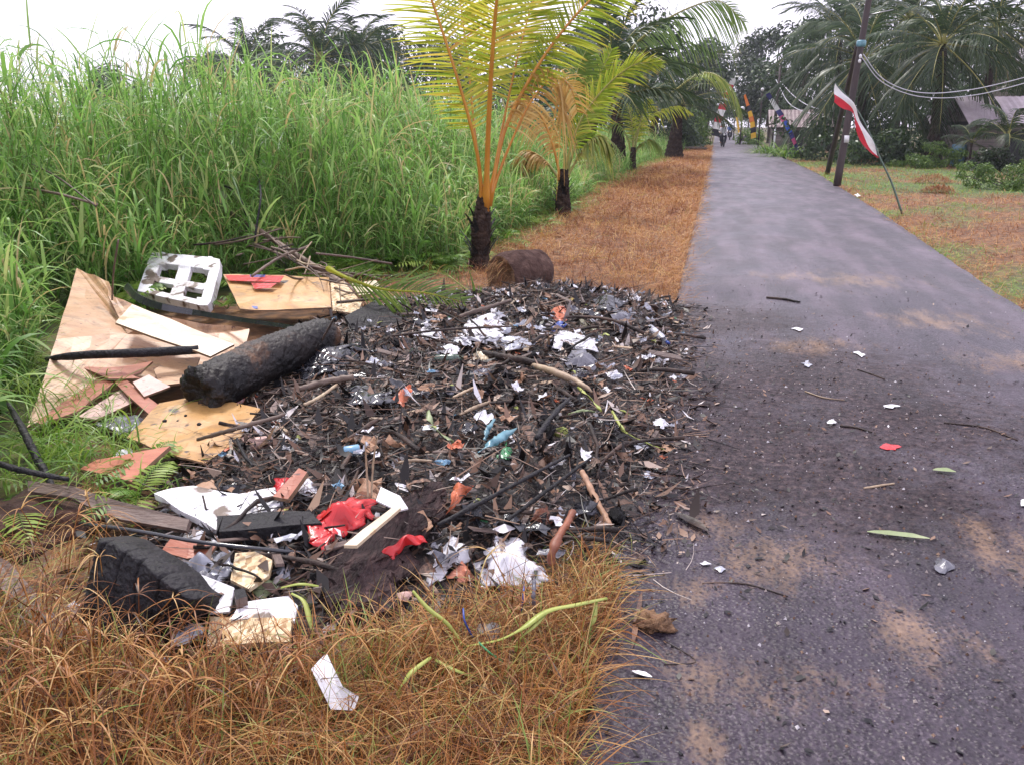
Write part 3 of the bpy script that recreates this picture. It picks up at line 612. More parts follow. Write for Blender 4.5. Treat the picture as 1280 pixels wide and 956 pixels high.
# ------------------------------------------------------------------ palms
def frond_geo(pts, side, nleaf, lmax, wd, hang=.35, vee=.15, u0=.18, asym=(1, 1), rs=.02, n=26, seed=0, tone=(.5, .15), ragged=.1, base_ang=1.25, tip_ang=.5):
    """rachis geometry and leaflet geometry along a path"""
    rg = Geo(); lg = Geo(); path = smooth_path(pts, n) if len(pts) < n else np.asarray(pts)
    tube(rg, path, np.linspace(rs, rs * .12, len(path)) * np.where(np.linspace(0, 1, len(path)) < .08, 1.5, 1), 6)
    s = np.linspace(0, 1, len(path)); rr = np.random.default_rng(seed)
    side = np.asarray(side, float)
    for sgn, am in ((-1, asym[0]), (1, asym[1])):
        u = np.sort(np.clip(np.linspace(u0, .995, nleaf) + rr.normal(0, .004, nleaf), 0, 1))
        b = np.stack([np.interp(u, s, path[:, i]) for i in range(3)], 1); tg = unit(np.stack([np.interp(u, s, np.gradient(path[:, i])) for i in range(3)], 1))
        sv = side if side.ndim == 1 else np.stack([np.interp(u, s, side[:, i]) for i in range(3)], 1)
        sv = unit(sv - tg * (np.sum(sv * tg, -1, keepdims=True))); nr = np.cross(sv, tg)
        nr = nr * np.where(nr[:, 2:3] < 0, -1, 1)
        ang = base_ang + (tip_ang - base_ang) * u + rr.normal(0, .06, nleaf)
        d = unit(sgn * sv * np.sin(ang)[:, None] + tg * np.cos(ang)[:, None] + nr * vee + rr.normal(0, .05, (nleaf, 3)))
        v = (u - u0) / (1 - u0)
        L = lmax * am * (.5 + .5 * np.minimum(1, v * 4)) * np.minimum(1, (1.12 - v) * 2.0) * rr.uniform(1 - ragged * 2, 1 + ragged, nleaf)
        c = np.tile([0, 0, -1.], (nleaf, 1)) * (hang * rr.uniform(.6, 1.4, nleaf))[:, None] * L[:, None] / lmax
        ribbons(lg, b, d, c, unit(tg + nr * .5 * sgn), L, np.full(nleaf, wd), 5, 'blade', 0, np.clip(rr.normal(tone[0], tone[1], nleaf), 0, 1))
    return rg, lg
def add_frond(root, pts, side, mr, ml, label=None, **k):
    o = np.array(root.location) if root else np.zeros(3)
    rg, lg = frond_geo(np.asarray(pts) - o, side, **k)
    f = link('frond', rg.mesh('frond', mr), root)
    l = link('leaflets', lg.mesh('leaflets', ml), f); l['kind'] = 'stuff'
    if label: f['label'] = label
    return f
def trunk(root, pts, r, mat='trunk', jit=.25, rings=14, seed=0):
    g = Geo(); p = smooth_path(np.asarray(pts, float), rings * 3); s = np.linspace(0, 1, len(p))
    rr = np.interp(s, np.linspace(0, 1, len(r)), r) * (1 + .1 * (np.arange(len(p)) % 3 == 0))
    tube(g, p, rr, 10, jit=jit, seed=seed)
    return link('trunk', g.mesh('trunk', M[mat]), root)
def skirt(root, z0, z1, r, n, mat):     # old burnt leaf bases that stand off the trunk
    g = Geo(); z = R.uniform(z0, z1, n); a = R.random(n) * 6.283; o = np.stack([np.cos(a), np.sin(a), 0 * a], 1)
    ribbons(g, o * r + np.stack([0 * z, 0 * z, z], 1), o * .35 + np.array([0, 0, .9]), o * .3, np.stack([-np.sin(a), np.cos(a), 0 * a], 1), R.uniform(.1, .24, n), R.uniform(.03, .07, n), 3, 'stem')
    return link('leaf_base', g.mesh('leaf_base', mat), root).__setitem__('kind', 'stuff')

PT = lambda Y, pts, dY=0.0: [Wy(a, b, Y + dY * i / max(1, len(pts) - 1)) for i, (a, b) in enumerate(pts)]
# nearest young palm with orange stalks
b = G(600, 332); b[2] = 0
p1 = empty('young_coconut_palm', b, 'young coconut palm with bright orange stalks and yellow fronds beside the cut log', 'palm tree', 'young coconut palms along the verge')
trunk(p1, [(0, 0, -.05), (.01, 0, .25), (.03, 0, .55), (.05, 0, .8)], [.13, .11, .1, .06], seed=1); skirt(p1, .05, .6, .1, 26, M['char'])
Y1 = b[1]
kw = dict(nleaf=112, lmax=.57, wd=.029, rs=.026, hang=.1, vee=.04, u0=.29, base_ang=1.42, tip_ang=1.0)
add_frond(p1, PT(Y1, [(603, 262), (597, 195), (576, 112), (540, 2), (505, -85), (465, -140)], -.7), CR, M['rachisO'], M['palmY'], seed=1, tone=(.5, .2), **kw)
add_frond(p1, PT(Y1, [(607, 266), (611, 150), (616, 60), (622, -10), (634, -110), (655, -190)], -1.0), CR + .1 * CF, M['rachisO'], M['palmY'], seed=2, tone=(.55, .22), **dict(kw, rs=.034))
add_frond(p1, PT(Y1, [(611, 258), (630, 166), (663, 98), (704, 38), (752, -14), (805, -60), (870, -90)], .7), unit(CR * .8 + CU * -.6), M['rachisO'], M['palmY'], seed=3, tone=(.28, .16), **dict(kw, hang=.2, lmax=.5, asym=(.6, 1), tip_ang=.7))
add_frond(p1, PT(Y1, [(612, 250), (634, 190), (662, 130), (690, 98), (712, 108), (722, 140)], .5), unit(CR + CF * .3), M['rachisO'], M['palmD'], 'dried orange brown frond hanging limply', seed=4, **dict(kw, lmax=.5, nleaf=44, hang=1.0, rs=.018))
add_frond(p1, PT(Y1, [(605, 255), (594, 170), (584, 70), (572, -20), (558, -110)], .5), CR + .3 * CF, M['rachisO'], M['palmY'], seed=5, tone=(.35, .2), **dict(kw, rs=.018, u0=.34))
add_frond(p1, PT(Y1, [(611, 255), (628, 160), (650, 60), (676, -30), (705, -110)], .7), CR - .3 * CF, M['rachisO'], M['palmY'], seed=6, tone=(.35, .2), **dict(kw, rs=.018, u0=.34))
0 and add_frond(p1, PT(Y1, [(604, 258), (585, 200), (552, 140), (520, 105), (492, 100)], .6), unit(CR * .4 + CF), M['rachisO'], M['palmY'], seed=7, tone=(.6, .2), **dict(kw, lmax=.45, nleaf=44, hang=.7, rs=.02))
# second palm
b = G(703, 268); b[2] = 0; Y2 = b[1]
p2 = empty('young_coconut_palm', b, 'young coconut palm with one frond arching right, behind the bright orange palm', 'palm tree', 'young coconut palms along the verge')
trunk(p2, [(0, 0, -.05), (0, 0, .3), (.02, 0, .6), (.02, 0, .8)], [.16, .13, .1, .07], seed=2); skirt(p2, .05, .55, .12, 24, M['char'])
kw = dict(nleaf=84, lmax=.58, wd=.04, rs=.03, hang=.4, vee=.1, u0=.22, base_ang=1.3, tip_ang=.7)
add_frond(p2, PT(Y2, [(704, 232), (713, 185), (731, 142), (764, 102), (796, 80), (826, 80)], -.4), unit(CR * .5 - CU * .8), M['rachisG'], M['palmY'], seed=11, tone=(.3, .2), **dict(kw, base_ang=1.0, tip_ang=.35, lmax=.5, hang=.25))
add_frond(p2, PT(Y2, [(702, 232), (692, 185), (676, 145), (655, 128), (640, 135)], -.3), unit(CR + CF * .5), M['rachisO'], M['palmD'], 'dry orange frond drooping to the left', seed=12, **dict(kw, hang=1.0, lmax=.42))
add_frond(p2, PT(Y2, [(703, 230), (711, 155), (720, 95), (735, 58)], .3), CR, M['rachisG'], M['palmG'], seed=13, tone=(.5, .15), **kw)
0 and add_frond(p2, PT(Y2, [(702, 230), (703, 160), (694, 105), (678, 75)], .4), CR, M['rachisG'], M['palmY'], seed=14, tone=(.2, .15), **kw)
add_frond(p2, PT(Y2, [(705, 228), (724, 165), (742, 110), (765, 62)], .5), CR, M['rachisG'], M['palmY'], seed=15, tone=(.15, .1), **kw)
add_frond(p2, PT(Y2, [(706, 226), (728, 190), (748, 172), (764, 185)], .2), unit(CR * .3 + CF), M['rachisG'], M['palmG'], seed=16, tone=(.8, .2), **dict(kw, hang=1.1, lmax=.5))
add_frond(p2, PT(Y2, [(702, 228), (680, 200), (660, 190), (650, 205)], .2), unit(CR * .3 + CF), M['rachisG'], M['palmD'], seed=17, **dict(kw, hang=1.1, lmax=.45))
# third, small
b = G(790, 213); b[2] = 0; Y3 = b[1]
p3 = empty('young_coconut_palm', b, 'small yellowish young palm, third along the verge from the orange palm', 'palm tree', 'young coconut palms along the verge')
trunk(p3, [(0, 0, -.05), (0, 0, .4), (.02, 0, .8)], [.16, .12, .08], seed=3)
kw = dict(nleaf=40, lmax=.6, wd=.05, rs=.04, hang=.5, vee=.15, u0=.2)
add_frond(p3, PT(Y3, [(790, 200), (794, 170), (806, 152), (826, 139), (848, 134), (864, 142)], 0), unit(CR * .3 + CF), M['rachisG'], M['palmY'], seed=21, tone=(.35, .2), **dict(kw, hang=.9))
add_frond(p3, PT(Y3, [(790, 200), (791, 165), (786, 138), (776, 124)], .5), CR, M['rachisG'], M['palmY'], seed=22, tone=(.4, .2), **kw)
add_frond(p3, PT(Y3, [(790, 200), (784, 172), (772, 155), (760, 160)], .3), unit(CR * .3 + CF), M['rachisG'], M['palmG'], seed=23, **dict(kw, hang=.9))
add_frond(p3, PT(Y3, [(790, 200), (798, 165), (804, 140), (812, 126)], .5), CR, M['rachisG'], M['palmY'], seed=24, tone=(.3, .2), **kw)
add_frond(p3, PT(Y3, [(790, 200), (800, 182), (815, 176), (826, 186)], .3), unit(CR * .3 + CF), M['rachisG'], M['palmG'], seed=25, **dict(kw, hang=1))

# shared fronds for grown palms
FV = []
for el in (82, 66, 50, 34, 16, -8, -35, -62):
    for v in range(2):
        L = 1.0; n = 16; t = np.linspace(0, 1, n); bend = rad(max(18, 50 + el * .55)) * random.uniform(.85, 1.2)
        e = rad(el) - bend * t ** 1.4; st_ = L / (n - 1)
        pth = np.stack([np.concatenate([[0], np.cumsum(np.cos(e[:-1]) * st_)]), 0 * t, np.concatenate([[0], np.cumsum(np.sin(e[:-1]) * st_)])], 1)
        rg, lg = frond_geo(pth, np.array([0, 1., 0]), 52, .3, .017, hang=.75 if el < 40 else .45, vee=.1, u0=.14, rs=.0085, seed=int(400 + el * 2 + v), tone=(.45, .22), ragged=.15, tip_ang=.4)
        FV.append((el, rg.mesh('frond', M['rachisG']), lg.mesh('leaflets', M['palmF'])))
for _, a, b_ in FV: a.materials.clear(); a.materials.append(M['rachisG'])
def coconut(x, y, hgt, L, label, nf=20, r=.16, lean=(0, 0), group='grown coconut palms', seed=0, lowest=-62, name='coconut_palm', tmat='trunk', green=False):
    rr = random.Random(seed)
    root = empty(name, (x, y, -.05), label, 'palm tree', group)
    top = np.array([lean[0], lean[1], hgt])
    trunk(root, [(0, 0, 0), tuple(top * [.25, .25, .35]), tuple(top * [.6, .6, .7]), tuple(top)], [r * 1.7, r * 1.05, r * .9, r * .8], tmat, seed=seed)
    for k in range(nf):
        f = k / (nf - 1); el = 84 - (84 - lowest) * f ** .9
        c = min(FV, key=lambda q: abs(q[0] - el) + rr.random() * 6)
        fr = link('frond', c[1], root, tuple(top)); fr.rotation_euler = (rr.uniform(-.12, .12), rr.uniform(-.1, .1), k * 2.39996 + rr.uniform(-.3, .3)); s = L * rr.uniform(.8, 1.1); fr.scale = (s, s, s)
        l = link('leaflets', c[2], fr); l['kind'] = 'stuff'
        if green: l.material_slots[0].link = 'OBJECT'; l.material_slots[0].material = M['palmG']
    return root
def gx_(px, Y): return Wy(px, 157, Y)[0]
# left of the road
coconut(-3.89, 26.4, 1.9, 3.9, 'grown coconut palm with a thick dark trunk in the grass behind the second young palm', 15, .24, (.3, 0), seed=3, lowest=22)
mp = coconut(gx_(843, 46), 46, 2.6, 3.2, 'grown coconut palm with drooping fronds over the far left verge', 17, .3, (.2, 0), seed=5, lowest=0)
add_frond(mp, [Wy(838, 118, 45), Wy(870, 95, 43.5), Wy(893, 93, 42.5), Wy(915, 112, 41.5), Wy(922, 140, 41)], unit(CR * .3 + CF), M['rachisG'], M['palmG'], seed=41, nleaf=60, lmax=1.1, wd=.06, rs=.05, hang=1.1, tone=(.7, .2))
hp = coconut(gx_(775, 33), 33, 3.6, 3.8, 'tall green coconut palm with a long frond reaching out over the road', 14, .2, (-.3, 0), seed=8, lowest=5)
add_frond(hp, [Wy(770, 88, 33), Wy(790, 60, 32), Wy(822, 32, 31), Wy(862, 10, 30), Wy(900, 2, 29), Wy(930, 28, 28.4)], unit(CR * .4 - CU * .9), M['rachisG'], M['palmG'], seed=42, nleaf=90, lmax=1.3, wd=.055, rs=.05, hang=.7, asym=(.8, 1.1), tone=(.3, .15))
coconut(gx_(815, 60), 60, 2.6, 3.4, 'coconut palm with a brown trunk just short of the roadside bushes', 15, .3, (.3, 0), seed=9, lowest=-5)
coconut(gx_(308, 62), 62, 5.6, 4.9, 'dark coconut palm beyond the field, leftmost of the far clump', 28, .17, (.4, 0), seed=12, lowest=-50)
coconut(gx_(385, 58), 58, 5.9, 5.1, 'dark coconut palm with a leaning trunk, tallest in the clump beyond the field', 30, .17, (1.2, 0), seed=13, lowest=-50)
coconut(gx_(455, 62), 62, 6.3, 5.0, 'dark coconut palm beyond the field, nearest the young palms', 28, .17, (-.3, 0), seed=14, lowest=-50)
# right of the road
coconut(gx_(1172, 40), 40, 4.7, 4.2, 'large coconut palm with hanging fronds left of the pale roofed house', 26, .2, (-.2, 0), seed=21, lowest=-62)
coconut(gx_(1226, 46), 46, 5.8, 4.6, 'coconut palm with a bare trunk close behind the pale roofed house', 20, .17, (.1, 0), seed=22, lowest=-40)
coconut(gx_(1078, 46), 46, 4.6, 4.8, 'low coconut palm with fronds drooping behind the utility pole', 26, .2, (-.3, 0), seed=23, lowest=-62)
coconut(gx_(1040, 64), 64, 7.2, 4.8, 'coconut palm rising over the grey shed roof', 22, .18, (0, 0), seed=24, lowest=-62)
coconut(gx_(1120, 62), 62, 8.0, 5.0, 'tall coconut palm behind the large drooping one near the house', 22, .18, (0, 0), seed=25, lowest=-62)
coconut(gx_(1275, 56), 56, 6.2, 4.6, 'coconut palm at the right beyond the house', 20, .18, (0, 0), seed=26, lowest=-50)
coconut(gx_(1262, 35), 35, 1.2, 1.9, 'small palm sapling in front of the wooden house wall', 11, .07, (0, 0), seed=27, lowest=0, name='palm_sapling', group='palm saplings by the house')
coconut(gx_(1218, 35.5), 35.5, 1.0, 1.2, 'thin low sapling with a spindly stem before the left end of the house wall', 9, .04, (0, 0), seed=28, lowest=0, name='palm_sapling', group='palm saplings by the house')

# ------------------------------------------------------------------ broadleaf trees and bushes
def leaf_cloud(g, blobs, n, size, mi=0, seed=0):
    rr = np.random.default_rng(seed); vol = np.array([b[3] ** 2 for b in blobs]); cnt = np.maximum(12, (n * vol / vol.sum()).astype(int))
    for (bx, by, bz, br), k in zip(blobs, cnt):
        dv = unit(rr.normal(0, 1, (k, 3))); r = br * rr.uniform(.45, 1.05, k) ** .6
        p = np.array([bx, by, bz]) + dv * r[:, None] * np.array([1, 1, .75])
        nrm = unit(dv + rr.normal(0, .7, (k, 3)) + np.array([0, 0, .4])); a = unit(np.cross(nrm, rr.normal(0, 1, (k, 3))))
        ribbons(g, p, a, np.tile([0, 0, -.2], (k, 1)), np.cross(nrm, a), size * rr.uniform(.6, 1.3, k), size * rr.uniform(.35, .6, k), 2, 'leaf', mi, np.clip(rr.normal(.45, .25, k), 0, 1))
def tree(x, y, h, wdt, label, seed, n=4200, size=.3, mat='leafA', low=.25, name='broadleaf_tree', group='leafy trees along the road', r=.14):
    rr = random.Random(seed); root = empty(name, (x, y, -.05), label, 'tree', group)
    blobs = []
    for k in range(rr.randint(26, 34)):
        a = rr.uniform(0, 6.283); q = rr.random() ** .5; zz = rr.uniform(low, 1)
        prof = math.sin(math.pi * min(1, max(0.05, (zz - low + .12) / (1.12 - low)))) ** .6
        blobs.append((math.cos(a) * q * wdt * prof, math.sin(a) * q * wdt * prof, zz * h * .93, wdt * rr.uniform(.2, .42)))
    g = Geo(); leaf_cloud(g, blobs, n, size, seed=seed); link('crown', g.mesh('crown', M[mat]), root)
    g = Geo(); tube(g, smooth_path([(0, 0, 0), (rr.uniform(-.1, .1) * wdt * .4, 0, h * .35), (rr.uniform(-.15, .15) * wdt, 0, h * .8)], 12), np.linspace(r * 1.4, r * .4, 12), 8, jit=.2, seed=seed)
    link('trunk', g.mesh('trunk', M['bark']), root)
    for b in sorted(blobs, key=lambda q: -q[3])[:7]:
        z0 = h * rr.uniform(.25, .5); g = Geo(); tube(g, smooth_path([(0, 0, z0), (b[0] * .5, b[1] * .5, (z0 + b[2]) / 2 + .1 * h * rr.random()), b[:3]], 8), np.linspace(r * .6, r * .15, 8), 6)
        link('limb', g.mesh('limb', M['bark']), root)
    return root
T = [(1000, 74, 9.5, 3.6, 'bushy dark tree behind the grey shed'), (962, 88, 10.5, 3.8, 'dark tree with a clear trunk right of the far road end'), (1058, 82, 13.5, 4.6, 'tall rounded tree, highest of the mass behind the utility pole'),
     (1130, 78, 11.0, 4.6, 'broad dark tree filling the gap between two coconut palms on the right'), (1245, 76, 8.5, 4.5, 'dense tree behind the pale roofed house'), (944, 125, 13.5, 4.6, 'hazy tree right of the road, next to the gap of sky'),
     (898, 170, 13.5, 6.0, 'far tree closing the end of the road'), (935, 190, 14, 6, 'farthest tree behind the orange and yellow pennant'), (884, 118, 12.5, 4.2, 'tree with ragged branches left of the gap of sky'), (862, 88, 8.5, 3.6, 'dark leafy tree behind the drooping palm on the left'),
     (800, 66, 9.5, 4.0, 'dark tree above the palms left of the road'), (752, 56, 8.2, 3.2, 'dark tree between the orange palm and the tall green palm'), (480, 72, 9.3, 4.4, 'dark tree behind the top of the tall grass, beside the young palm'), (545, 74, 9.0, 4.2, 'dark tree seen behind the yellow fronds'),
     (150, 66, 6.3, 3.2, 'small dark treetop showing over the grass at the far left'), (345, 80, 10.2, 4.4, 'leafy tree between the two leftmost far palms'), (425, 84, 10.8, 4.4, 'leafy tree between the tallest and the rightmost far palms'), (262, 84, 8.8, 3.6, 'low leafy treetop left of the far palm clump'), (650, 68, 7.5, 4, 'dark tree low behind the orange stalks'), (1190, 84, 11, 4.5, 'tall dark tree behind the largest coconut palm on the right')]
for i, (px, Y, h, wd_, lb) in enumerate(T):
    tree(gx_(px, Y), Y, h, wd_, lb, 60 + i, n=3400, size=.24 + Y * .0022)
def bush(px, py, h, wdt, label, seed, mat='leafB', n=1500, size=.14, z=None):
    q = G(px, py); rr = random.Random(seed); root = empty('bush', (q[0], q[1], -.05), label, 'bush', 'bushes beside the road')
    bl = [(rr.gauss(0, .55) * wdt, rr.gauss(0, .35) * wdt, rr.random() ** 1.3 * h * .9, h * rr.uniform(.16, .4)) for _ in range(26)]
    g = Geo(); leaf_cloud(g, bl, n, size, seed=seed); link('foliage', g.mesh('foliage', M[mat]), root)
    g = Geo()
    for b in bl[:6]: tube(g, [(0, 0, 0), (b[0] * .5, b[1] * .5, b[2] * .6), b[:3]], .012, 4)
    link('stems', g.mesh('stems', M['bark']), root)['kind'] = 'stuff'
bush(1268, 236, .75, 1.2, 'bright green low bush by the right edge before the house', 201, n=5200, size=.075)
bush(1172, 209, .9, 1.2, 'leafy green bush under the large coconut palm', 202, n=4500, size=.1)
bush(1272, 206, 1.5, 1.2, 'dark tall bush right of the wooden house', 211, 'leafA', 2600, .16)
bush(1236, 214, .9, .7, 'dull green bush against the wooden wall', 203, 'leafA')
bush(862, 184, 2.6, .7, 'green roadside bush left of the white motorcyclist', 204, n=2400, size=.25)
bush(852, 187, 2.4, 1.2, 'dark bush under the last palm of the left verge', 205, 'leafA', 2000, .25)
bush(862, 181, 2.2, 1.2, 'low bright bush at the far end of the left verge', 206, 'leafB', 2000, .25)
bush(942, 181, 1.3, 1.0, 'small green bush under the yellow and black pennant', 207, 'leafB', 1200, .2)
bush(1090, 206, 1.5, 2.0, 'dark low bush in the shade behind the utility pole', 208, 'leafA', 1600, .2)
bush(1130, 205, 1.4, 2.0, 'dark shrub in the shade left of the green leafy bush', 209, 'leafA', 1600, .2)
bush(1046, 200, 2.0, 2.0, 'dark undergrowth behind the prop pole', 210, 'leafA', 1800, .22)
g = Geo(); bl = []
for k in range(150):
    x = -75 + k * 1.05 + random.uniform(-.5, .5)
    if -3.6 < x < 5.2: continue
    for z in (.6, 1.9, 3.1): bl.append((x + random.uniform(-.6, .6), 100 + random.uniform(-6, 6) - abs(x) * .12, z * random.uniform(.8, 1.25), random.uniform(.9, 1.5)))
for k in range(46):
    x = 6.5 + k * .85; y = 63 + random.uniform(-3, 3)
    if abs(x - gx_(1205, 60)) < 60:
        for z in (.6, 1.8, 3.0): bl.append((x + random.uniform(-.5, .5), y, z * random.uniform(.8, 1.3), random.uniform(.8, 1.3)))
for k in range(34):
    x = -4.5 - k * .95; y = 70 + random.uniform(-3, 3)
    for z in (.8, 2.2, 3.4): bl.append((x + random.uniform(-.5, .5), y, z * random.uniform(.8, 1.3), random.uniform(.8, 1.4)))
for k in range(30):
    x = -14 + k * 1.05
    for z in (1.0, 2.8, 4.6): bl.append((x, 225 + random.uniform(-4, 4), z, random.uniform(1.2, 1.8)))
leaf_cloud(g, bl, 40000, .4, seed=500); kind(link('distant_thicket', g.mesh('distant_thicket', M['leafA'])), 'stuff', 'dark far thicket closing the view behind the trees')
def strap_plant(px, py, h, n, label, seed):
    q = G(px, py); root = empty('strap_leaved_plant', (q[0], q[1], -.05), label, 'plant', 'strap leaved plants')
    rr = np.random.default_rng(seed); g = Geo(); a = rr.random(n) * 6.283; o = np.stack([np.cos(a), np.sin(a), 0 * a], 1); dr = rr.uniform(.3, 1.2, n); rd = rr.random(n) ** .5
    ribbons(g, o * (rd * .8)[:, None], dirs(a, rr.uniform(.6, 1.4, n)), o * .5 - np.array([0, 0, 1.]) * dr[:, None], np.stack([-np.sin(a), np.cos(a), 0 * a], 1), h * rr.uniform(.6, 1.3, n), np.full(n, .08), 6, 'blade', 0, rr.random(n))
    link('leaves', g.mesh('leaves', M['fern']), root)['kind'] = 'stuff'
strap_plant(962, 192, 1.3, 130, 'pale strap leaved clump at the road edge left of the blue pennant', 5)
strap_plant(985, 196, 1.6, 150, 'taller strap leaved clump directly behind the blue pennant', 6)
#--RUB--
# ------------------------------------------------------------------ large rubbish
def board(name, pts, th, mat, label, cat='board', edge='edge', warp=.006, group=None, nsub=7, par=None):
    """slab from 3-4+ corner points: top face follows the corners, real thickness, slightly warped"""
    p = np.asarray(pts, float); c = p.mean(0)
    nrm = np.zeros(3)
    for i in range(len(p)): nrm += np.cross(p[i] - c, p[(i + 1) % len(p)] - c)
    nrm /= np.linalg.norm(nrm)
    if nrm[2] < 0: nrm = -nrm; p = p[::-1]
    B = []
    for i in range(len(p)):
        a, b_ = p[i], p[(i + 1) % len(p)]
        for k in range(nsub):
            q = a + (b_ - a) * k / nsub; q = q + (q - c) * .012 * nz(q[0] * 30, q[1] * 30, q[2] * 30 + len(name)); B.append(q)
    B = np.array(B); m = len(B); V = []; nr = 4
    for s in (0, 1):
        for r in range(1, nr + 1):
            for q in B:
                v = c + (q - c) * r / nr; w_ = warp * nz(v[0] * 4, v[1] * 4, 2.2) * 2
                V.append(v + nrm * (w_ - s * th))
        V.append(c + nrm * (warp * nz(c[0] * 4, c[1] * 4, 2.2) * 2 - s * th))
    g = Geo(); h = nr * m + 1; f1 = []; f2 = []; fe = []
    for i in range(m):
        j = (i + 1) % m
        f1.append((nr * m, i, j)); f2.append((h + nr * m, h + j, h + i))
        for r in range(nr - 1):
            f1.append((r * m + i, (r + 1) * m + i, (r + 1) * m + j, r * m + j)); f2.append((h + r * m + j, h + (r + 1) * m + j, h + (r + 1) * m + i, h + r * m + i))
        a = (nr - 1) * m; fe.append((a + i, h + a + i, h + a + j, a + j))
    g.add(V, f1 + f2, 0); n0 = len(V); g.add(np.zeros((0, 3)), [tuple(q) for q in fe], 1) if False else None
    g.loops.append(np.array([i for q in fe for i in q])); g.tot.append(np.array([4] * len(fe))); g.mi.append(np.full(len(fe), 1))
    local(g, c)
    o = link(name, g.mesh(name, [M[mat], M[edge]], smooth=False), par, None if par else c)
    if label: thing(o, label, cat, group)
    return o
def GG(*a): return [G(x, y, z) for x, y, z in a]
board('plywood_sheet', GG((96, 335, .46), (136, 352, .44), (135, 370, .42), (205, 395, .34), (312, 412, .2), (306, 436, .13), (200, 478, .08), (60, 524, .04), (34, 534, .04), (70, 425, .27)), .012, 'ply', 'large pinkish plywood sheet leaning back against the grass, leftmost of the boards', 'plywood', warp=.012)
board('white_board', GG((165, 381, .42), (293, 431, .25), (263, 445, .22), (144, 403, .38)), .014, 'whitebd', 'cream white board strip lying across the large plywood sheet', nsub=5)
board('painted_board', GG((279, 343, .32), (411, 346, .3), (414, 384, .17), (345, 388, .17), (300, 386, .2)), .014, 'ochre', 'ochre board with red painted stripes behind the foam tray', 'board')
bo = C.objects['painted_board']
def on_board(pts, lift):
    out = []
    for x, y in pts:
        f = (y - 343) / 42; out.append(G(x, y, .325 - .145 * f + lift))
    return out
for nm, pts, m in (('paint_stripe', [(281, 343.8), (355, 345), (350, 353), (286, 351)], 'red'), ('paint_stripe', [(314, 353.8), (346, 354.2), (338, 360), (318, 361)], 'red'), ('paint_stripe', [(312, 343.6), (332, 343.6), (331, 346.5), (313, 346.5)], 'navy'), ('paint_stripe', [(302, 382), (322, 383), (322, 386), (302, 386)], 'navy')):
    q = on_board(pts, .012); b_ = board(nm, q, .003, m, None, nsub=2, edge=m, warp=0); b_.parent = bo; b_.location = b_.location - bo.location
board('chipboard_piece', GG((413, 354, .27), (428, 350, .27), (452, 378, .2), (448, 392, .16), (416, 388, .17)), .014, 'osb', 'speckled chipboard piece right of the red striped board')
board('wood_offcut', GG((440, 355, .28), (470, 351, .28), (480, 364, .25), (448, 369, .25)), .02, 'whitebd', 'short pale wood offcut beside the fallen frond', 'offcut', nsub=3)
board('plywood_piece', GG((199, 503, .12), (270, 497, .14), (326, 512, .14), (296, 548, .12), (256, 581, .1), (226, 572, .11), (158, 546, .1)), .01, 'ochre', 'ochre plywood panel with soot marks in front of the charred log', 'plywood', warp=.016)
board('scorched_pink_board', GG((300, 545, .105), (350, 531, .12), (370, 545, .11), (318, 566, .1)), .008, 'pinkbd', 'pinkish scorched panel end right of the ochre plywood panel', 'panel', nsub=4)
board('red_plank', GG((213, 557, .17), (164, 601, .11), (100, 586, .07), (120, 574, .09)), .018, 'redwood', 'red brown plank end pointing up over the black hollow', 'plank', nsub=4)
board('red_board', GG((105, 462, .14), (150, 459, .16), (191, 451, .19), (176, 466, .16), (144, 478, .13)), .012, 'redwood', 'red board under the charred pole, topmost of the broken pieces', 'board', nsub=4)
board('red_splinter', GG((100, 458, .165), (140, 461, .17), (176, 473, .15), (136, 474, .15)), .01, 'redwood', 'split reddish splinter lying over the red board', 'splinter', nsub=3)
board('orange_board', GG((46, 527, .06), (88, 497, .1), (128, 469, .13), (142, 479, .13), (100, 512, .09), (50, 530, .06)), .016, 'redwood', 'long orange pink board slanting through the weeds at the left', 'board', nsub=4)
board('pink_strip', GG((98, 520, .07), (150, 487, .1), (166, 502, .08), (120, 524, .06)), .014, 'pinkbd', 'wide pale pink strip below the slanting orange board', 'board', nsub=4)
board('pink_tile', GG((166, 477, .16), (186, 468, .17), (213, 483, .14), (180, 495, .13)), .012, 'pinkbd', 'square pale pink tile just left of the burnt log end', 'tile', nsub=3)
board('red_batten', GG((143, 478, .13), (158, 475, .14), (200, 507, .11), (186, 517, .1)), .015, 'redwood', 'short dull red slat crossing under the pale pink tile', 'slat', nsub=3)
board('tan_board', GG((192, 462, .14), (214, 447, .17), (250, 447, .16), (238, 478, .1), (200, 482, .1)), .014, 'ply', 'tan board lying in the shade behind the burnt log end', 'board', nsub=4)
board('brown_plank', GG((34, 599, .1), (90, 607, .12), (150, 626, .12), (238, 650, .12), (234, 664, .1), (150, 648, .09), (88, 622, .09), (34, 612, .08)), .02, 'plank', 'long weathered brown plank running through the left of the heap', 'plank', edge='plank', nsub=3)
board('dark_plank', GG((-10, 690, .12), (10, 700, .12), (88, 790, .06), (70, 806, .05), (-10, 722, .1)), .03, 'plank', 'purplish plank slanting down at the left edge before the charred block', 'plank', edge='plank', nsub=3)
board('charred_beam', GG((271, 645, .15), (330, 639, .16), (387, 639, .16), (402, 653, .15), (340, 658, .15), (271, 664, .15)), .05, 'char', 'black charred beam lying between white sheet and red bag', 'beam', edge='char', warp=.004)
board('white_lath', GG((430, 682, .2), (496, 629, .23), (501, 634, .23), (446, 683, .2)), .012, 'whitebd', 'narrow cream lath beside the big red bag', 'lath', edge='whitebd', nsub=3)
board('white_card', GG((476, 607, .23), (500, 618, .22), (510, 634, .19), (498, 637, .19), (470, 624, .21)), .008, 'paper', 'bent white card right of the big red bag', 'card', edge='paper', nsub=3)
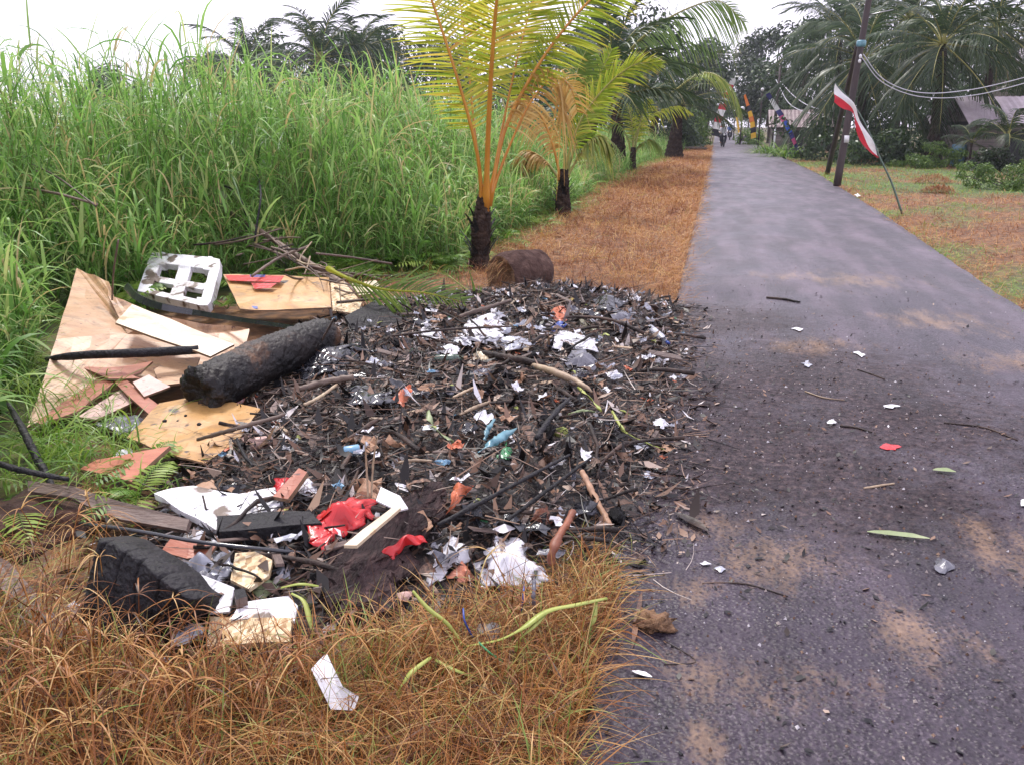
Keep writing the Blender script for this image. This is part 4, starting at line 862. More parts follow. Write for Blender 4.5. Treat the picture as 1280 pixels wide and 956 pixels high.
board('red_stake', GG((374, 585, .22), (384, 590, .22), (360, 624, .16), (341, 620, .16)), .02, 'redwood', 'short dull red stake leaning over the small red scrap', 'stake', nsub=3)
board('dark_wood_block', GG((292, 736, .12), (305, 733, .12), (309, 744, .12), (295, 748, .12)), .045, 'char', 'small dark wood block standing on white card', 'block', edge='plank', nsub=3)
board('chipboard_slab', GG((262, 768, .07), (320, 772, .08), (366, 772, .08), (362, 803, .055), (258, 805, .055)), .022, 'osb', 'pale chipboard slab at the front edge of the heap', 'chipboard', edge='osb', nsub=5)
board('chipboard_scrap', GG((294, 690, .12), (319, 689, .13), (341, 700, .12), (336, 718, .1), (311, 735, .09), (288, 724, .09)), .014, 'osb', 'torn chipboard scrap right of the cloudy plastic bag', 'chipboard', edge='osb', nsub=4)
board('pink_board', GG((202, 690, .09), (215, 673, .12), (270, 681, .12), (262, 692, .1), (234, 698, .09)), .012, 'redwood', 'pinkish board half under the cloudy plastic bag', 'board', nsub=3)
board('white_sheet', GG((194, 622, .1), (243, 611, .12), (300, 618, .13), (344, 612, .14), (350, 630, .13), (332, 644, .12), (270, 664, .1), (232, 645, .1)), .03, 'foam', 'large white foam sheet behind the black beam', 'foam sheet', edge='foam', warp=.02)
board('folded_card', GG((205, 715, .09), (240, 712, .11), (292, 733, .1), (286, 762, .07), (250, 764, .06)), .008, 'paper', 'folded blank white card beside the charred block', 'card', edge='paper', warp=.01, nsub=4)
board('lower_white_sheet', GG((288, 772, .08), (300, 752, .09), (360, 743, .1), (372, 756, .09), (368, 776, .07)), .012, 'foam', 'speckled white sheet just above the pale chipboard slab', 'foam sheet', edge='foam', nsub=4)
board('burnt_board', GG((431, 396, .26), (470, 375, .29), (492, 392, .25), (514, 400, .22), (500, 406, .2), (440, 412, .2)), .03, 'char', 'charred flat board next to the fallen green frond', 'board', edge='char', nsub=4)
board('grass_slip', GG((393, 842, .13), (411, 820, .15), (430, 860, .12), (449, 871, .1), (443, 888, .08), (415, 888, .08)), .003, 'paper', 'white paper slip standing in the dry grass in front', 'paper', edge='paper', warp=.03, nsub=4)

# foam tray with four openings and a T shaped bar
def foam_tray():
    c = GG((190, 318, .36), (279, 326, .36), (263, 388, .1), (173, 367, .12))
    A, Bv, Cv, D = [np.array(q) for q in c]
    nrm = unit(np.cross(Bv - A, D - A)); nrm = nrm if np.dot(nrm, CP - A) > 0 else -nrm
    us = [0, .17, .2, .43, .45, .6, .62, .82, .86, 1]; vs = [0, .24, .28, .5, .53, .66, .69, .84, .88, 1]
    hole = lambda i, j: (1 <= i < 8 and 1 <= j < 8) and not (3 <= i < 5) and not (4 <= j < 5)
    def pt(i, j):
        u, v = us[i], vs[j]
        if (i, j) in ((1, 1),): u += .09; v += .03
        if (i, j) == (8, 1): u -= .09; v += .03
        if (i, j) == (1, 8): u += .06; v -= .03
        if (i, j) == (8, 8): u -= .06; v -= .03
        if (i, j) == (0, 0): u += .02; v += .02
        if (i, j) == (9, 0): u -= .03; v += .03
        if (i, j) == (9, 9): u -= .03; v -= .03
        return A * (1 - u) * (1 - v) + Bv * u * (1 - v) + Cv * u * v + D * (1 - u) * v
    g = Geo(); V = []; ii = {}
    for s in (0, 1):
        for j in range(10):
            for i in range(10):
                lip = .028 if (i in (0, 9) or j in (0, 9)) else (.0 if 1 < i < 8 and 1 < j < 8 else .016)
                lip += .006 * nz(i * 1.7, j * 1.3, 4)
                ii[(s, i, j)] = len(V); V.append(pt(i, j) + nrm * (lip if s == 0 else -.05))
    f = []
    ok = lambda i, j: 0 <= i < 9 and 0 <= j < 9 and not hole(i, j)
    for j in range(9):
        for i in range(9):
            if not ok(i, j): continue
            f.append((ii[0, i, j], ii[0, i + 1, j], ii[0, i + 1, j + 1], ii[0, i, j + 1])); f.append((ii[1, i, j + 1], ii[1, i + 1, j + 1], ii[1, i + 1, j], ii[1, i, j]))
            for (di, dj, a, b_) in ((-1, 0, (i, j), (i, j + 1)), (1, 0, (i + 1, j + 1), (i + 1, j)), (0, -1, (i + 1, j), (i, j)), (0, 1, (i, j + 1), (i + 1, j + 1))):
                if not ok(i + di, j + dj): f.append((ii[0, a[0], a[1]], ii[0, b_[0], b_[1]], ii[1, b_[0], b_[1]], ii[1, a[0], a[1]]))
    g.add(V, f); local(g, D)
    o = link('foam_tray', g.mesh('foam_tray', M['foam'], smooth=False), None, D)
    bv = o.modifiers.new('bevel', 'BEVEL'); bv.width = .008; bv.segments = 2
    return thing(o, 'white moulded foam packing tray with four openings, propped against the grass', 'foam tray')
foam_tray()

def stick(name, pts, r, mat, label, cat, n=20, segs=9, jit=.3, group=None, seed=0):
    p = smooth_path(pts, n) if len(pts) > 2 else np.array([np.asarray(pts[0]) + (np.asarray(pts[1]) - np.asarray(pts[0])) * t for t in np.linspace(0, 1, n)])
    rr = np.interp(np.linspace(0, 1, n), np.linspace(0, 1, len(r)), r) if isinstance(r, (list, tuple)) else np.full(n, r)
    o_ = p[0].copy(); g = Geo(); tube(g, p - o_, rr, segs, jit=jit, seed=seed)
    return thing(link(name, g.mesh(name, M[mat]), None, o_), label, cat, group)
# the big charred log
a = np.array(G(256, 489, .2)); b = np.array(G(398, 424, .27))
ax = unit(b - a); g = Geo(); n = 64; p = np.array([a + (b - a) * t for t in np.linspace(-.06, 1.12, n)])
p[:, 2] += .02 * np.sin(np.linspace(0, 3, n))
tan = unit(np.gradient(p, axis=0)); u = unit(np.cross(tan[0], [0, 0, 1.])); w2 = np.cross(u, tan[0]); V = []; K = 60
for i in range(n):
    t = i / (n - 1); r = .14 - .03 * t
    if i == 0: r *= .72
    if i == 1: r *= .92
    if i in (4, 5): r *= .93
    if i > n - 3: r *= .8
    for k in range(K):
        an = 6.2832 * k / K; dv = u * math.cos(an) + w2 * math.sin(an); q = p[i] + dv * r
        rr = r * (1 + .09 * nz(q[0] * 7, q[1] * 7, q[2] * 7) + .05 * nz(q[0] * 24, q[1] * 24, q[2] * 24)) + (.012 * nz(q[0] * 60, q[1] * 60, q[2] * 60)) * (2.2 if i < 9 else 1)
        V.append(p[i] + dv * rr + (ax * .05 * nz(an * 2, 3.3) if i < 2 else 0))
f = [(i * K + k, i * K + (k + 1) % K, (i + 1) * K + (k + 1) % K, (i + 1) * K + k) for i in range(n - 1) for k in range(K)]
for s in (.75, .5, .25):
    base_i = len(V)
    for k in range(K):
        q = p[0] + (np.array(V[k]) - p[0]) * s; V.append(q + ax * (.06 * (1 - s) + .03 * nz(q[0] * 30, q[1] * 30, q[2] * 30)))
    prev = 0 if s == .75 else base_i - K
    f += [(prev + (k + 1) % K, prev + k, base_i + k, base_i + (k + 1) % K) for k in range(K)]
f.append(tuple(base_i + k for k in range(K))[::-1]); f.append(tuple((n - 1) * K + k for k in range(K)))
g.add(V, f); local(g, a)
thing(link('charred_log', g.mesh('charred_log', M['charbrown']), None, a), 'thick charred log with a black burnt end lying over the boards', 'log')
# cut palm log behind the heap
def palm_log():
    a = np.array(G(626, 347, .2)); a[2] = .2; b = np.array(Wy(676, 332, a[1] + .42)); b[2] = .22
    root = empty('cut_palm_log', (a[0], a[1], 0), 'short thick cut palm log with a hollow fibrous end by the orange palm', 'log')
    o_ = np.array([a[0], a[1], 0]); a = a - o_; b = b - o_
    ax = unit(b - a); u = unit(np.cross(ax, [0, 0, 1.])); w2 = np.cross(u, ax); K = 36; n = 14; V = []
    for i in range(n):
        t = i / (n - 1); c = a + (b - a) * t; r = .215 + .015 * math.sin(t * 5) - (.02 if i in (0, n - 1) else 0)
        for k in range(K):
            an = 6.2832 * k / K; dv = u * math.cos(an) + w2 * math.sin(an); rr = r * (1 + .05 * nz(math.cos(an) * 2, math.sin(an) * 2, t * 3) + .03 * nz(math.cos(an) * 9, math.sin(an) * 9, t * 9)); V.append(c + dv * rr)
    f = [(i * K + k, i * K + (k + 1) % K, (i + 1) * K + (k + 1) % K, (i + 1) * K + k) for i in range(n - 1) for k in range(K)] + [tuple((n - 1) * K + k for k in range(K))]
    g = Geo(); g.add(V, f); link('log_bark', g.mesh('log_bark', M['logbark']), root)
    g = Geo(); V = []; rings = (1., .86, .72, .5, .25)
    for ri, s in enumerate(rings):
        for k in range(K):
            an = 6.2832 * k / K; dv = u * math.cos(an) + w2 * math.sin(an); V.append(a + ax * ((0, .0, .05, .1, .12)[ri] + .03 * nz(math.cos(an) * 3 * s, math.sin(an) * 3 * s, ri)) + dv * .198 * s * (1 + .1 * nz(math.cos(an) * 4, math.sin(an) * 4, ri * 2)))
    f = [(r * K + (k + 1) % K, r * K + k, (r + 1) * K + k, (r + 1) * K + (k + 1) % K) for r in range(4) for k in range(K)] + [tuple(4 * K + k for k in range(K))[::-1]]
    g.add(V, f); link('fibrous_end', g.mesh('fibrous_end', M['coir']), root)
    g = Geo(); m = 90; an = R.random(m) * 6.283; s = R.random(m) ** .5 * .19
    bp = a + u * (np.cos(an) * s)[:, None] + w2 * (np.sin(an) * s)[:, None]
    ribbons(g, bp, unit(-ax + R.normal(0, .4, (m, 3))), np.tile([0, 0, -.8], (m, 1)), np.tile(u, (m, 1)), R.uniform(.05, .16, m), np.full(m, .006), 3, 'blade', 0, R.uniform(.2, .8, m))
    link('fibres', g.mesh('fibres', M['dry']), root)['kind'] = 'stuff'
palm_log()
# charred block at the front left
def charred_block():
    Tp = GG((120, 672, .28), (145, 679, .29), (192, 708, .26), (238, 750, .19)); Bt = GG((94, 772, .03), (114, 806, .0), (172, 812, .0), (222, 788, .02))
    Tp = np.array(Tp); Bt = np.array(Bt); back = unit(np.cross(Tp[-1] - Tp[0], Bt[0] - Tp[0])); back = back if np.dot(back, CF) > 0 else -back
    nu_, nv = 90, 60; g = Geo(); V = []
    for s in (0, 1):
        for j in range(nv + 1):
            v = j / nv
            for i in range(nu_ + 1):
                u = i / nu_; t_ = np.array([np.interp(u, [0, .18, .55, 1], Tp[:, k]) for k in range(3)]); b_ = np.array([np.interp(u, [0, .18, .62, 1], Bt[:, k]) for k in range(3)])
                q = t_ + (b_ - t_) * v
                crack = -(max(0, .5 - abs(((u * 5.3 + .35 * nz(v * 2, u * 3)) % 1) - .5) * 9) * 1.2 + max(0, .4 - abs(((v * 9 + .9 * nz(u * 5, v * 3.)) % 1) - .5) * 7) * (.4 if u < .4 else .2)) * .05
                edge = min(u, 1 - u, v, 1 - v); rnd_ = -.015 * max(0, 1 - edge / .04) ** 2
                q = q - back * ((crack + rnd_ + .006 * nz(u * 9, v * 7) + .004 * nz(u * 40, v * 30) + .006 * math.sin(u * 3.1)) if s == 0 else -.13 - .02 * nz(u * 5, v * 5, 3))
                V.append(q)
    W = nu_ + 1; h = W * (nv + 1); f = []
    for j in range(nv):
        for i in range(nu_):
            k = j * W + i; f.append((k, k + W, k + W + 1, k + 1)); f.append((h + k, h + k + 1, h + k + W + 1, h + k + W))
    for j in range(nv):
        k = j * W; f.append((k, h + k, h + k + W, k + W)); k = j * W + nu_; f.append((k, k + W, h + k + W, h + k))
    for i in range(nu_):
        f.append((i, i + 1, h + i + 1, h + i)); k = nv * W + i; f.append((k, h + k, h + k + 1, k + 1))
    o_ = Bt[1]; g.add(V, f); local(g, o_)
    thing(link('charred_block', g.mesh('charred_block', M['char']), None, o_), 'big black charred block of wood with cracked face at the front left', 'wood block')
charred_block()
stick('charred_pole', GG((58, 449, .2), (90, 445, .25), (150, 442, .27), (200, 440, .25), (248, 437, .24)), [.012, .024, .026, .028, .026], 'char', 'straight black charred pole lying across the plywood sheet', 'pole', jit=.15)
def strap(name, pts, wd, th, mat, label, cat):
    p = smooth_path(pts, 30); tg = unit(np.gradient(p, axis=0)); sd = unit(np.cross(tg, CF)); n2 = np.cross(tg, sd); V = []
    for i in range(30):
        for a_, b_ in ((-1, -1), (1, -1), (1, 1), (-1, 1)): V.append(p[i] + sd[i] * a_ * wd[0] / 2 * np.interp(i / 29, [0, .35, 1], [1, 1, wd[1]]) + n2[i] * b_ * th / 2)
    f = [(i * 4 + k, i * 4 + (k + 1) % 4, i * 4 + 4 + (k + 1) % 4, i * 4 + 4 + k) for i in range(29) for k in range(4)] + [(3, 2, 1, 0), (116, 117, 118, 119)]
    g = Geo().add(V, f); o_ = p[0].copy(); local(g, o_); return thing(link(name, g.mesh(name, M[mat], smooth=False), None, o_), label, cat)
strap('black_strip', GG((158, 358, .43), (172, 372, .4), (200, 383, .36), (256, 393, .3), (330, 404, .29), (412, 416, .3)), (.05, .4), .02, 'blackp', 'curved black plastic strip passing below the foam tray', 'strip')
stick('black_pipe', GG((100, 654, .13), (170, 663, .15), (250, 677, .16), (330, 686, .14), (380, 691, .1)), .0075, 'blackp', 'thin black pipe lying across the white rubbish at the left', 'pipe', jit=0)
stick('burnt_branch', GG((11, 505, .2), (30, 540, .2), (48, 575, .14), (68, 612, .08)), [.012, .017, .018, .014], 'char', 'dark burnt branch slanting down at the left edge', 'branch')
stick('burnt_branch', GG((-12, 576, .2), (30, 588, .19), (86, 599, .15)), [.012, .014, .009], 'char', 'dark branch lying level at the left edge above the soil hollow', 'branch')
stick('long_branch', GG((222, 217, .9), (262, 248, .75), (320, 286, .52), (380, 325, .3), (456, 372, .22)), [.018, .026, .03, .028, .024], 'twig', 'long dark branch sloping down out of the grass behind the boards', 'branch')
stick('black_vine', GG((281, 206, 1.1), (300, 204, 1.1), (318, 212, 1.05), (326, 240, .9), (322, 275, .65), (318, 302, .45)), .011, 'char', 'black looped vine arching above the long branch', 'vine', jit=0)
stick('black_vine', GG((281, 233, .95), (292, 238, .9), (302, 252, .8), (309, 276, .6)), .009, 'char', 'short black curl of vine inside the loop', 'vine', jit=0)
for i, (pts, r, lb) in enumerate([([(0, 195, 1.25), (60, 215, 1.15), (120, 258, .9)], .008, 'dry brown stalk hanging in the grass at the upper left'), ([(-10, 230, 1.0), (60, 240, 1.0), (122, 256, .9)], .012, 'thick dry brown stalk lying level in the grass at the left'), ([(90, 255, .9), (120, 285, .6), (145, 310, .4)], .008, 'thin broken stalk below the level stalk'), ([(-5, 205, 1.1), (20, 210, 1.1), (48, 215, 1.05)], .012, 'short pale stalk at the left edge of the grass'),
                              ([(300, 300, .4), (350, 318, .35), (420, 352, .25)], .014, 'pale stick lying parallel under the long branch'), ([(330, 290, .5), (380, 330, .33), (440, 345, .28)], .01, 'thin dark stick crossing beside the long branch'), ([(395, 317, .4), (440, 322, .33), (490, 330, .25)], .01, 'straw coloured stick lying in the grass above the red striped board'), ([(315, 345, .36), (350, 322, .42), (385, 308, .42)], .012, 'grey stick leaning up from the painted board'), ([(140, 375, .5), (142, 340, .7), (148, 300, .9)], .006, 'thin brown stem standing at the corner of the plywood sheet')]):
    stick('grass_stalk' if i < 4 else 'dry_stick', GG(*pts), r, 'twig', lb, 'stick', seed=i)
for k in range(34):                                    # the pile of dead branches behind the boards
    f = random.random(); px = 300 + 175 * f + random.gauss(0, 14); py = 296 + 66 * f + random.gauss(0, 10); q = np.array(G(px, py, .5 - .25 * f)); a = random.gauss(-.75, .55); L = random.uniform(.35, 1.1); e = random.gauss(.05, .16)
    d = np.array([math.cos(a) * math.cos(e), math.sin(a) * math.cos(e), math.sin(e)]) * L; sdv = np.array([-math.sin(a), math.cos(a), .3]) * L * random.uniform(-.12, .12); r = random.uniform(.004, .013)
    stick('dead_twig', [q - d / 2, q + sdv, q + d / 2], [r, r * .9, r * .5], random.choice(['twig', 'stick', 'bamboo', 'twig']), 'dead twig lying in the branch pile behind the painted board', 'twig', n=12, segs=6, jit=.3, group='dead twigs in the branch pile', seed=k)
# wilted whorl of leaves on the vine
def leafmesh(name, L, wdt, droop, mat, seed=0, curl=.2):
    g = Geo(); rr = random.Random(seed); n = 9; V = []
    for i in range(n):
        t = i / (n - 1); w_ = wdt * .5 * max(.04, math.sin(math.pi * (t * .94 + .03)) ** .8) * (1 + .12 * rr.uniform(-1, 1)); z = -droop * t * t * L
        V += [(t * L, -w_, z + curl * w_), (t * L, 0, z), (t * L, w_, z + curl * w_)]
    f = [(i * 3 + k, i * 3 + 3 + k, i * 3 + 4 + k, i * 3 + 1 + k) for i in range(n - 1) for k in (0, 1)]
    return g.add(V, f).mesh(name, M[mat])
q = G(278, 232, .95); wl = empty('wilted_leaf_whorl', q, 'pale wilted whorl of drooping leaves hanging on the black vine', 'leaf whorl'); me = leafmesh('leaf', .24, .05, .8, 'paleleaf')
for k, (a, e) in enumerate(((2.9, .1), (3.6, .5), (4.2, .8), (4.9, .9), (5.6, .8), (.2, .3), (1.6, -.2))):
    o = link('leaf', me, wl); o.rotation_euler = (0, e, a); o.scale = (random.uniform(.75, 1.15),) * 3
# fallen fronds
ff = empty('fallen_frond', G(440, 352, .3), 'fallen green palm frond with a yellow stalk spread beside the heap', 'palm frond')
o_ = np.array(ff.location)
rg, lg = frond_geo(np.array(GG((410, 336, .46), (440, 350, .44), (480, 362, .4), (530, 366, .34), (580, 378, .24))) - o_, unit(CR * .1 + CF * .5 - CU * .7), 44, .42, .02, hang=.3, rs=.016, u0=.2, seed=77, tone=(.35, .2), base_ang=.9)
link('stalk', rg.mesh('stalk', M['palmY']), ff); link('leaflets', lg.mesh('leaflets', M['palmG']), ff)['kind'] = 'stuff'
ff = empty('fallen_frond', G(600, 378, .1), 'dark fallen frond tip at the foot of the cut log', 'palm frond'); o_ = np.array(ff.location)
rg, lg = frond_geo(np.array(GG((606, 380, .1), (590, 368, .2), (570, 352, .3), (555, 340, .36))) - o_, unit(CR * .8 + CF * .5), 22, .4, .018, hang=.5, rs=.012, u0=.1, seed=78, tone=(.2, .2), base_ang=.8)
link('stalk', rg.mesh('stalk', M['rachisG']), ff); link('leaflets', lg.mesh('leaflets', M['palmG']), ff)['kind'] = 'stuff'

# cloths, bags and paper: crumpled sheets that settle on the heap
def rag(name, px, mat, label, cat, dome=.05, amp=.02, z0=.012, fr=9, seed=0, group=None, smooth=True, K=64, NR=12, jag=.05):
    B = np.array([P(x, y, z0 + .25 * dome)[:2] for x, y in px]); c = B.mean(0); bb = []; rr = random.Random(seed * 11 + 3)
    L = np.linalg.norm(np.roll(B, -1, 0) - B, axis=1); cum = np.concatenate([[0], np.cumsum(L)])
    for s in np.linspace(0, cum[-1], K, endpoint=False):
        i = min(np.searchsorted(cum, s, 'right') - 1, len(B) - 1); f = (s - cum[i]) / L[i]; bb.append(B[i] + (B[(i + 1) % len(B)] - B[i]) * f)
    bb = np.array(bb); size = np.linalg.norm(B.max(0) - B.min(0)); V = []; sd = seed * 3.7
    bb = np.array([c + (q - c) * (1 + jag * rr.uniform(-1.6, 1)) for q in bb])
    waves = [(rr.uniform(0, 6.28), rr.uniform(.8, 2.6) * fr / 6 / max(size, .04), rr.random(), rr.uniform(.5, 1)) for _ in range(4)]
    up = [rr.uniform(-.2, 1) for _ in range(5)]
    def hz(x, y, r, an):
        h = 0
        for a, k, ph_, am in waves:
            w_ = (x * math.cos(a) + y * math.sin(a)) * k + ph_ + .35 * noise.noise((x * k, y * k, sd)); h += am * (1 - 4 * abs((w_ % 1) - .5)) * .5
        lift = max(0, noise.noise((math.cos(an) * 1.3, math.sin(an) * 1.3, sd + 4))) * 1.2 * r * r
        return pile_h(x, y) + z0 + dome * (max(0, 1 - r ** 1.6) * (1 + .8 * noise.noise((x * 5 / max(size, .1), y * 5 / max(size, .1), sd + 9))) + lift * .8) + amp * h * (.8 - .3 * r)
    V.append((c[0], c[1], hz(c[0], c[1], 0, 0)))
    for r in range(1, NR + 1):
        for k in range(K):
            an = 6.2832 * k / K; q = c + (bb[k] - c) * (r / NR); j = .1 * size * r / NR
            x = q[0] + j * noise.noise((q[0] * 25, q[1] * 25, sd)); y = q[1] + j * noise.noise((q[0] * 25, q[1] * 25, sd + 3)); z = hz(x, y, r / NR, an)
            V.append((x, y, max(z, pile_h(x, y) + .003)))
    f = [(0, 1 + k, 1 + (k + 1) % K) for k in range(K)] + [(1 + (r - 1) * K + k, 1 + r * K + k, 1 + r * K + (k + 1) % K, 1 + (r - 1) * K + (k + 1) % K) for r in range(1, NR) for k in range(K)]
    g = Geo(); g.add(V, f); o_ = np.array([c[0], c[1], pile_h(c[0], c[1])]); local(g, o_)
    o = link(name, g.mesh(name, M[mat], smooth=smooth), None, o_); sm = o.modifiers.new('thickness', 'SOLIDIFY'); sm.thickness = .002; sm.offset = -1
    return thing(o, label, cat, group)
rag('bark_slab', [(406, 768), (411, 722), (418, 690), (470, 655), (550, 613), (557, 628), (520, 690), (474, 768)], 'barkslab', 'broad purplish slab of bark running up the middle of the heap', 'bark slab', .05, .006, .012, 14, 99, None, False, 110, 26, .02)
C.objects['bark_slab'].modifiers['thickness'].thickness = .03
RAGS = [
 ('red_bag', [(380, 668), (402, 640), (426, 624), (455, 620), (470, 644), (440, 660), (402, 685)], 'red', 'bright red plastic bag lying full on the heap', 'plastic bag', .1, .024),
 ('red_cloth', [(476, 694), (490, 680), (510, 672), (528, 666), (536, 674), (520, 684), (508, 682), (490, 697)], 'red', 'torn red plastic strip on the bark slab', 'plastic strip', .05, .02),
 ('red_scrap', [(283, 504), (296, 492), (312, 492), (305, 504), (290, 510)], 'red', 'small red scrap tucked under the charred log end', 'scrap', .02, .02),
 ('red_scrap', [(340, 604), (352, 598), (374, 600), (370, 616), (345, 618)], 'red', 'red plastic scrap behind the dull red stake', 'scrap', .03, .02),
 ('white_cloth', [(529, 728), (545, 690), (564, 662), (574, 678), (590, 690), (586, 702), (560, 712), (548, 724)], 'white', 'twisted white cloth strip between the bark slab and the big white cloth', 'cloth', .06, .035),
 ('white_cloth', [(596, 702), (606, 688), (622, 674), (642, 673), (660, 684), (690, 725), (664, 735), (640, 728), (608, 740)], 'white', 'large crumpled white cloth at the front of the heap', 'cloth', .09, .04),
 ('plastic_bag', [(226, 694), (250, 684), (272, 690), (294, 696), (290, 715), (270, 728), (246, 722), (230, 714)], 'clear', 'cloudy white plastic bag on the pink board', 'plastic bag', .07, .03),
 ('white_cloth', [(222, 670), (245, 656), (278, 664), (288, 680), (262, 684), (236, 680)], 'white', 'white cloth half under the thin black pipe', 'cloth', .05, .02),
 ('brown_rag', [(216, 618), (250, 606), (290, 612), (288, 634), (250, 636), (222, 632)], 'tan', 'muddy tan rag on the large white foam sheet', 'rag', .04, .03),
 ('grey_wrapper', [(212, 800), (228, 782), (250, 778), (258, 790), (236, 802), (218, 806)], 'clear', 'grey folded wrapper right of the charred block', 'wrapper', .03, .025),
 ('silver_wrapper', [(343, 806), (350, 797), (362, 800), (362, 812), (348, 814)], 'paper', 'white wrapper corner at the end of the pale chipboard slab', 'wrapper', .02, .01),
 ('white_scrap', [(200, 824), (208, 820), (214, 830), (204, 834)], 'paper', 'tiny white paper bit in the dry grass below the charred block', 'paper', .02, .01),
 ('white_cloth', [(524, 414), (532, 408), (552, 411), (556, 422), (542, 427), (526, 426)], 'white', 'small white cloth at the back, leftmost of the white cluster', 'cloth', .05, .015),
 ('white_bag', [(560, 428), (575, 416), (592, 404), (606, 396), (622, 396), (632, 412), (625, 424), (600, 430), (580, 434)], 'white', 'white bag with a raised corner at the back of the heap', 'bag', .1, .04),
 ('white_cloth', [(622, 424), (640, 420), (660, 424), (668, 432), (648, 440), (630, 438)], 'clear', 'greyish white cloth just right of the raised white bag', 'cloth', .04, .03),
 ('white_cloth', [(684, 424), (700, 414), (714, 418), (732, 424), (748, 436), (738, 442), (715, 434), (704, 444), (692, 436)], 'white', 'spiky white cloth at the back, rightmost of the white cluster', 'cloth', .05, .035),
 ('white_paper', [(545, 436), (562, 430), (575, 438), (560, 446)], 'paper', 'flat white paper below the small white cloth', 'paper', .02, .02),
 ('cream_wrapper', [(592, 446), (606, 438), (618, 440), (618, 452), (600, 454)], 'whitebd', 'cream wrapper in the middle of the white cluster', 'wrapper', .04, .02),
 ('grey_bag', [(704, 458), (715, 445), (738, 444), (748, 456), (740, 470), (718, 472)], 'greyp', 'dark grey plastic bag near the road side of the heap', 'plastic bag', .06, .03),
 ('black_bag', [(358, 462), (368, 446), (392, 436), (420, 428), (448, 428), (452, 442), (430, 452), (405, 470), (375, 478)], 'blackp', 'shiny black plastic bag right behind the charred log', 'plastic bag', .09, .05),
 ('black_bag', [(426, 492), (440, 482), (462, 484), (486, 492), (492, 504), (465, 512), (438, 506)], 'blackp', 'small black plastic bag in the middle of the heap', 'plastic bag', .06, .04),
 ('grey_bag', [(762, 402), (776, 390), (790, 394), (792, 406), (778, 414)], 'greyp', 'grey crumpled bag at the far right of the heap', 'plastic bag', .06, .03),
 ('dark_bag', [(735, 386), (750, 372), (775, 376), (780, 388), (758, 396)], 'blackp', 'black bag at the far edge of the heap by the dry verge', 'plastic bag', .07, .04),
 ('tan_wrapper', [(712, 388), (724, 384), (736, 390), (726, 398)], 'bamboo', 'tan wrapper at the back of the heap', 'wrapper', .03, .02),
 ('orange_wrapper', [(688, 398), (696, 387), (706, 392), (708, 402), (696, 404)], 'orange', 'orange wrapper at the back of the heap', 'wrapper', .04, .03),
 ('yellow_scrap', [(706, 375), (711, 371), (717, 373), (714, 377)], 'yellow', 'small yellow lid at the far edge of the heap', 'lid', .02, .005),
 ('orange_leaf', [(562, 640), (563, 612), (574, 606), (592, 605), (578, 616), (570, 630)], 'orange', 'orange torn leaf standing up in the middle of the heap', 'leaf', .05, .03),
 ('rusty_can', [(662, 652), (670, 638), (686, 638), (692, 650), (678, 658)], 'rust', 'crushed rusty orange tin near the front of the heap', 'tin', .05, .02),
 ('tan_cup', [(440, 612), (452, 600), (468, 604), (480, 618), (470, 628), (452, 622)], 'tan', 'crushed tan paper cup just behind the red bag', 'cup', .06, .02),
 ('white_lump', [(372, 612), (378, 598), (394, 600), (396, 614), (384, 620)], 'paper', 'crumpled white lump beside the dull red stake', 'paper', .05, .03),
 ('green_scrap', [(622, 572), (632, 552), (640, 556), (634, 576)], 'green', 'green plastic scrap among the teal strips', 'scrap', .03, .02),
 ('blue_scrap', [(543, 578), (552, 573), (563, 576), (556, 584)], 'blue', 'pale blue plastic scrap left of the orange leaf', 'scrap', .03, .01),
 ('pale_card', [(790, 556), (802, 548), (814, 554), (806, 564)], 'clear', 'pale grey card at the road side of the heap', 'card', .01, .01),
 ('white_carton', [(815, 527), (824, 522), (838, 530), (828, 536)], 'paper', 'small white carton flap at the edge of the road', 'card', .02, .006),
 ('orange_scrap', [(491, 502), (505, 492), (514, 496), (502, 508)], 'orange', 'orange leaf bit right of the small black bag', 'scrap', .03, .02),
 ('cream_scrap', [(500, 492), (510, 484), (520, 488), (514, 498)], 'whitebd', 'cream scrap right of the small black bag', 'scrap', .03, .01),
 ('navy_scrap', [(685, 412), (700, 404), (712, 408), (700, 416)], 'navy', 'dark blue scrap behind the spiky white cloth', 'scrap', .03, .02),
 ('pinkish_scrap', [(484, 750), (496, 740), (514, 738), (516, 748), (496, 754)], 'pinkbd', 'pinkish white scrap at the foot of the bark slab', 'scrap', .02, .02),
 ('brick_piece', [(560, 718), (575, 704), (592, 708), (596, 722), (578, 728)], 'redwood', 'orange red board bit between the two white cloths', 'board', .04, .008),
 ('green_wrapper', [(310, 735), (340, 720), (362, 716), (350, 734), (320, 748)], 'paleleaf', 'pale green wrapper at the front left of the heap', 'wrapper', .02, .02),
 ('white_scrap', [(340, 714), (352, 704), (368, 706), (364, 720), (350, 724)], 'clear', 'cloudy white scrap beside the pale green wrapper', 'scrap', .03, .02),
 ('white_scrap', [(138, 572), (150, 562), (164, 560), (170, 572), (152, 580)], 'white', 'white plastic behind the red plank end', 'scrap', .04, .02),
 ('dark_net', [(120, 530), (145, 518), (176, 520), (184, 532), (150, 542)], 'greyp', 'dark blue grey netting left of the ochre plywood panel', 'netting', .03, .03),
]
for i, (nm, px, mt, lb, ct, dm, am) in enumerate(RAGS):
    small = max(x for x, _ in px) - min(x for x, _ in px) < 45
    rag(nm, px, mt, lb, ct, dm * (.5 if mt in ('white', 'red') else .8), am, z0=.075 if nm == 'red_cloth' else .04 if min(y for _, y in px) < 640 else .014, seed=i, fr=7 if not small else 5, smooth=mt not in ('paper', 'foam') and not small, K=26 if small else 72, NR=6 if small else 16, jag=.12 if small else .05)
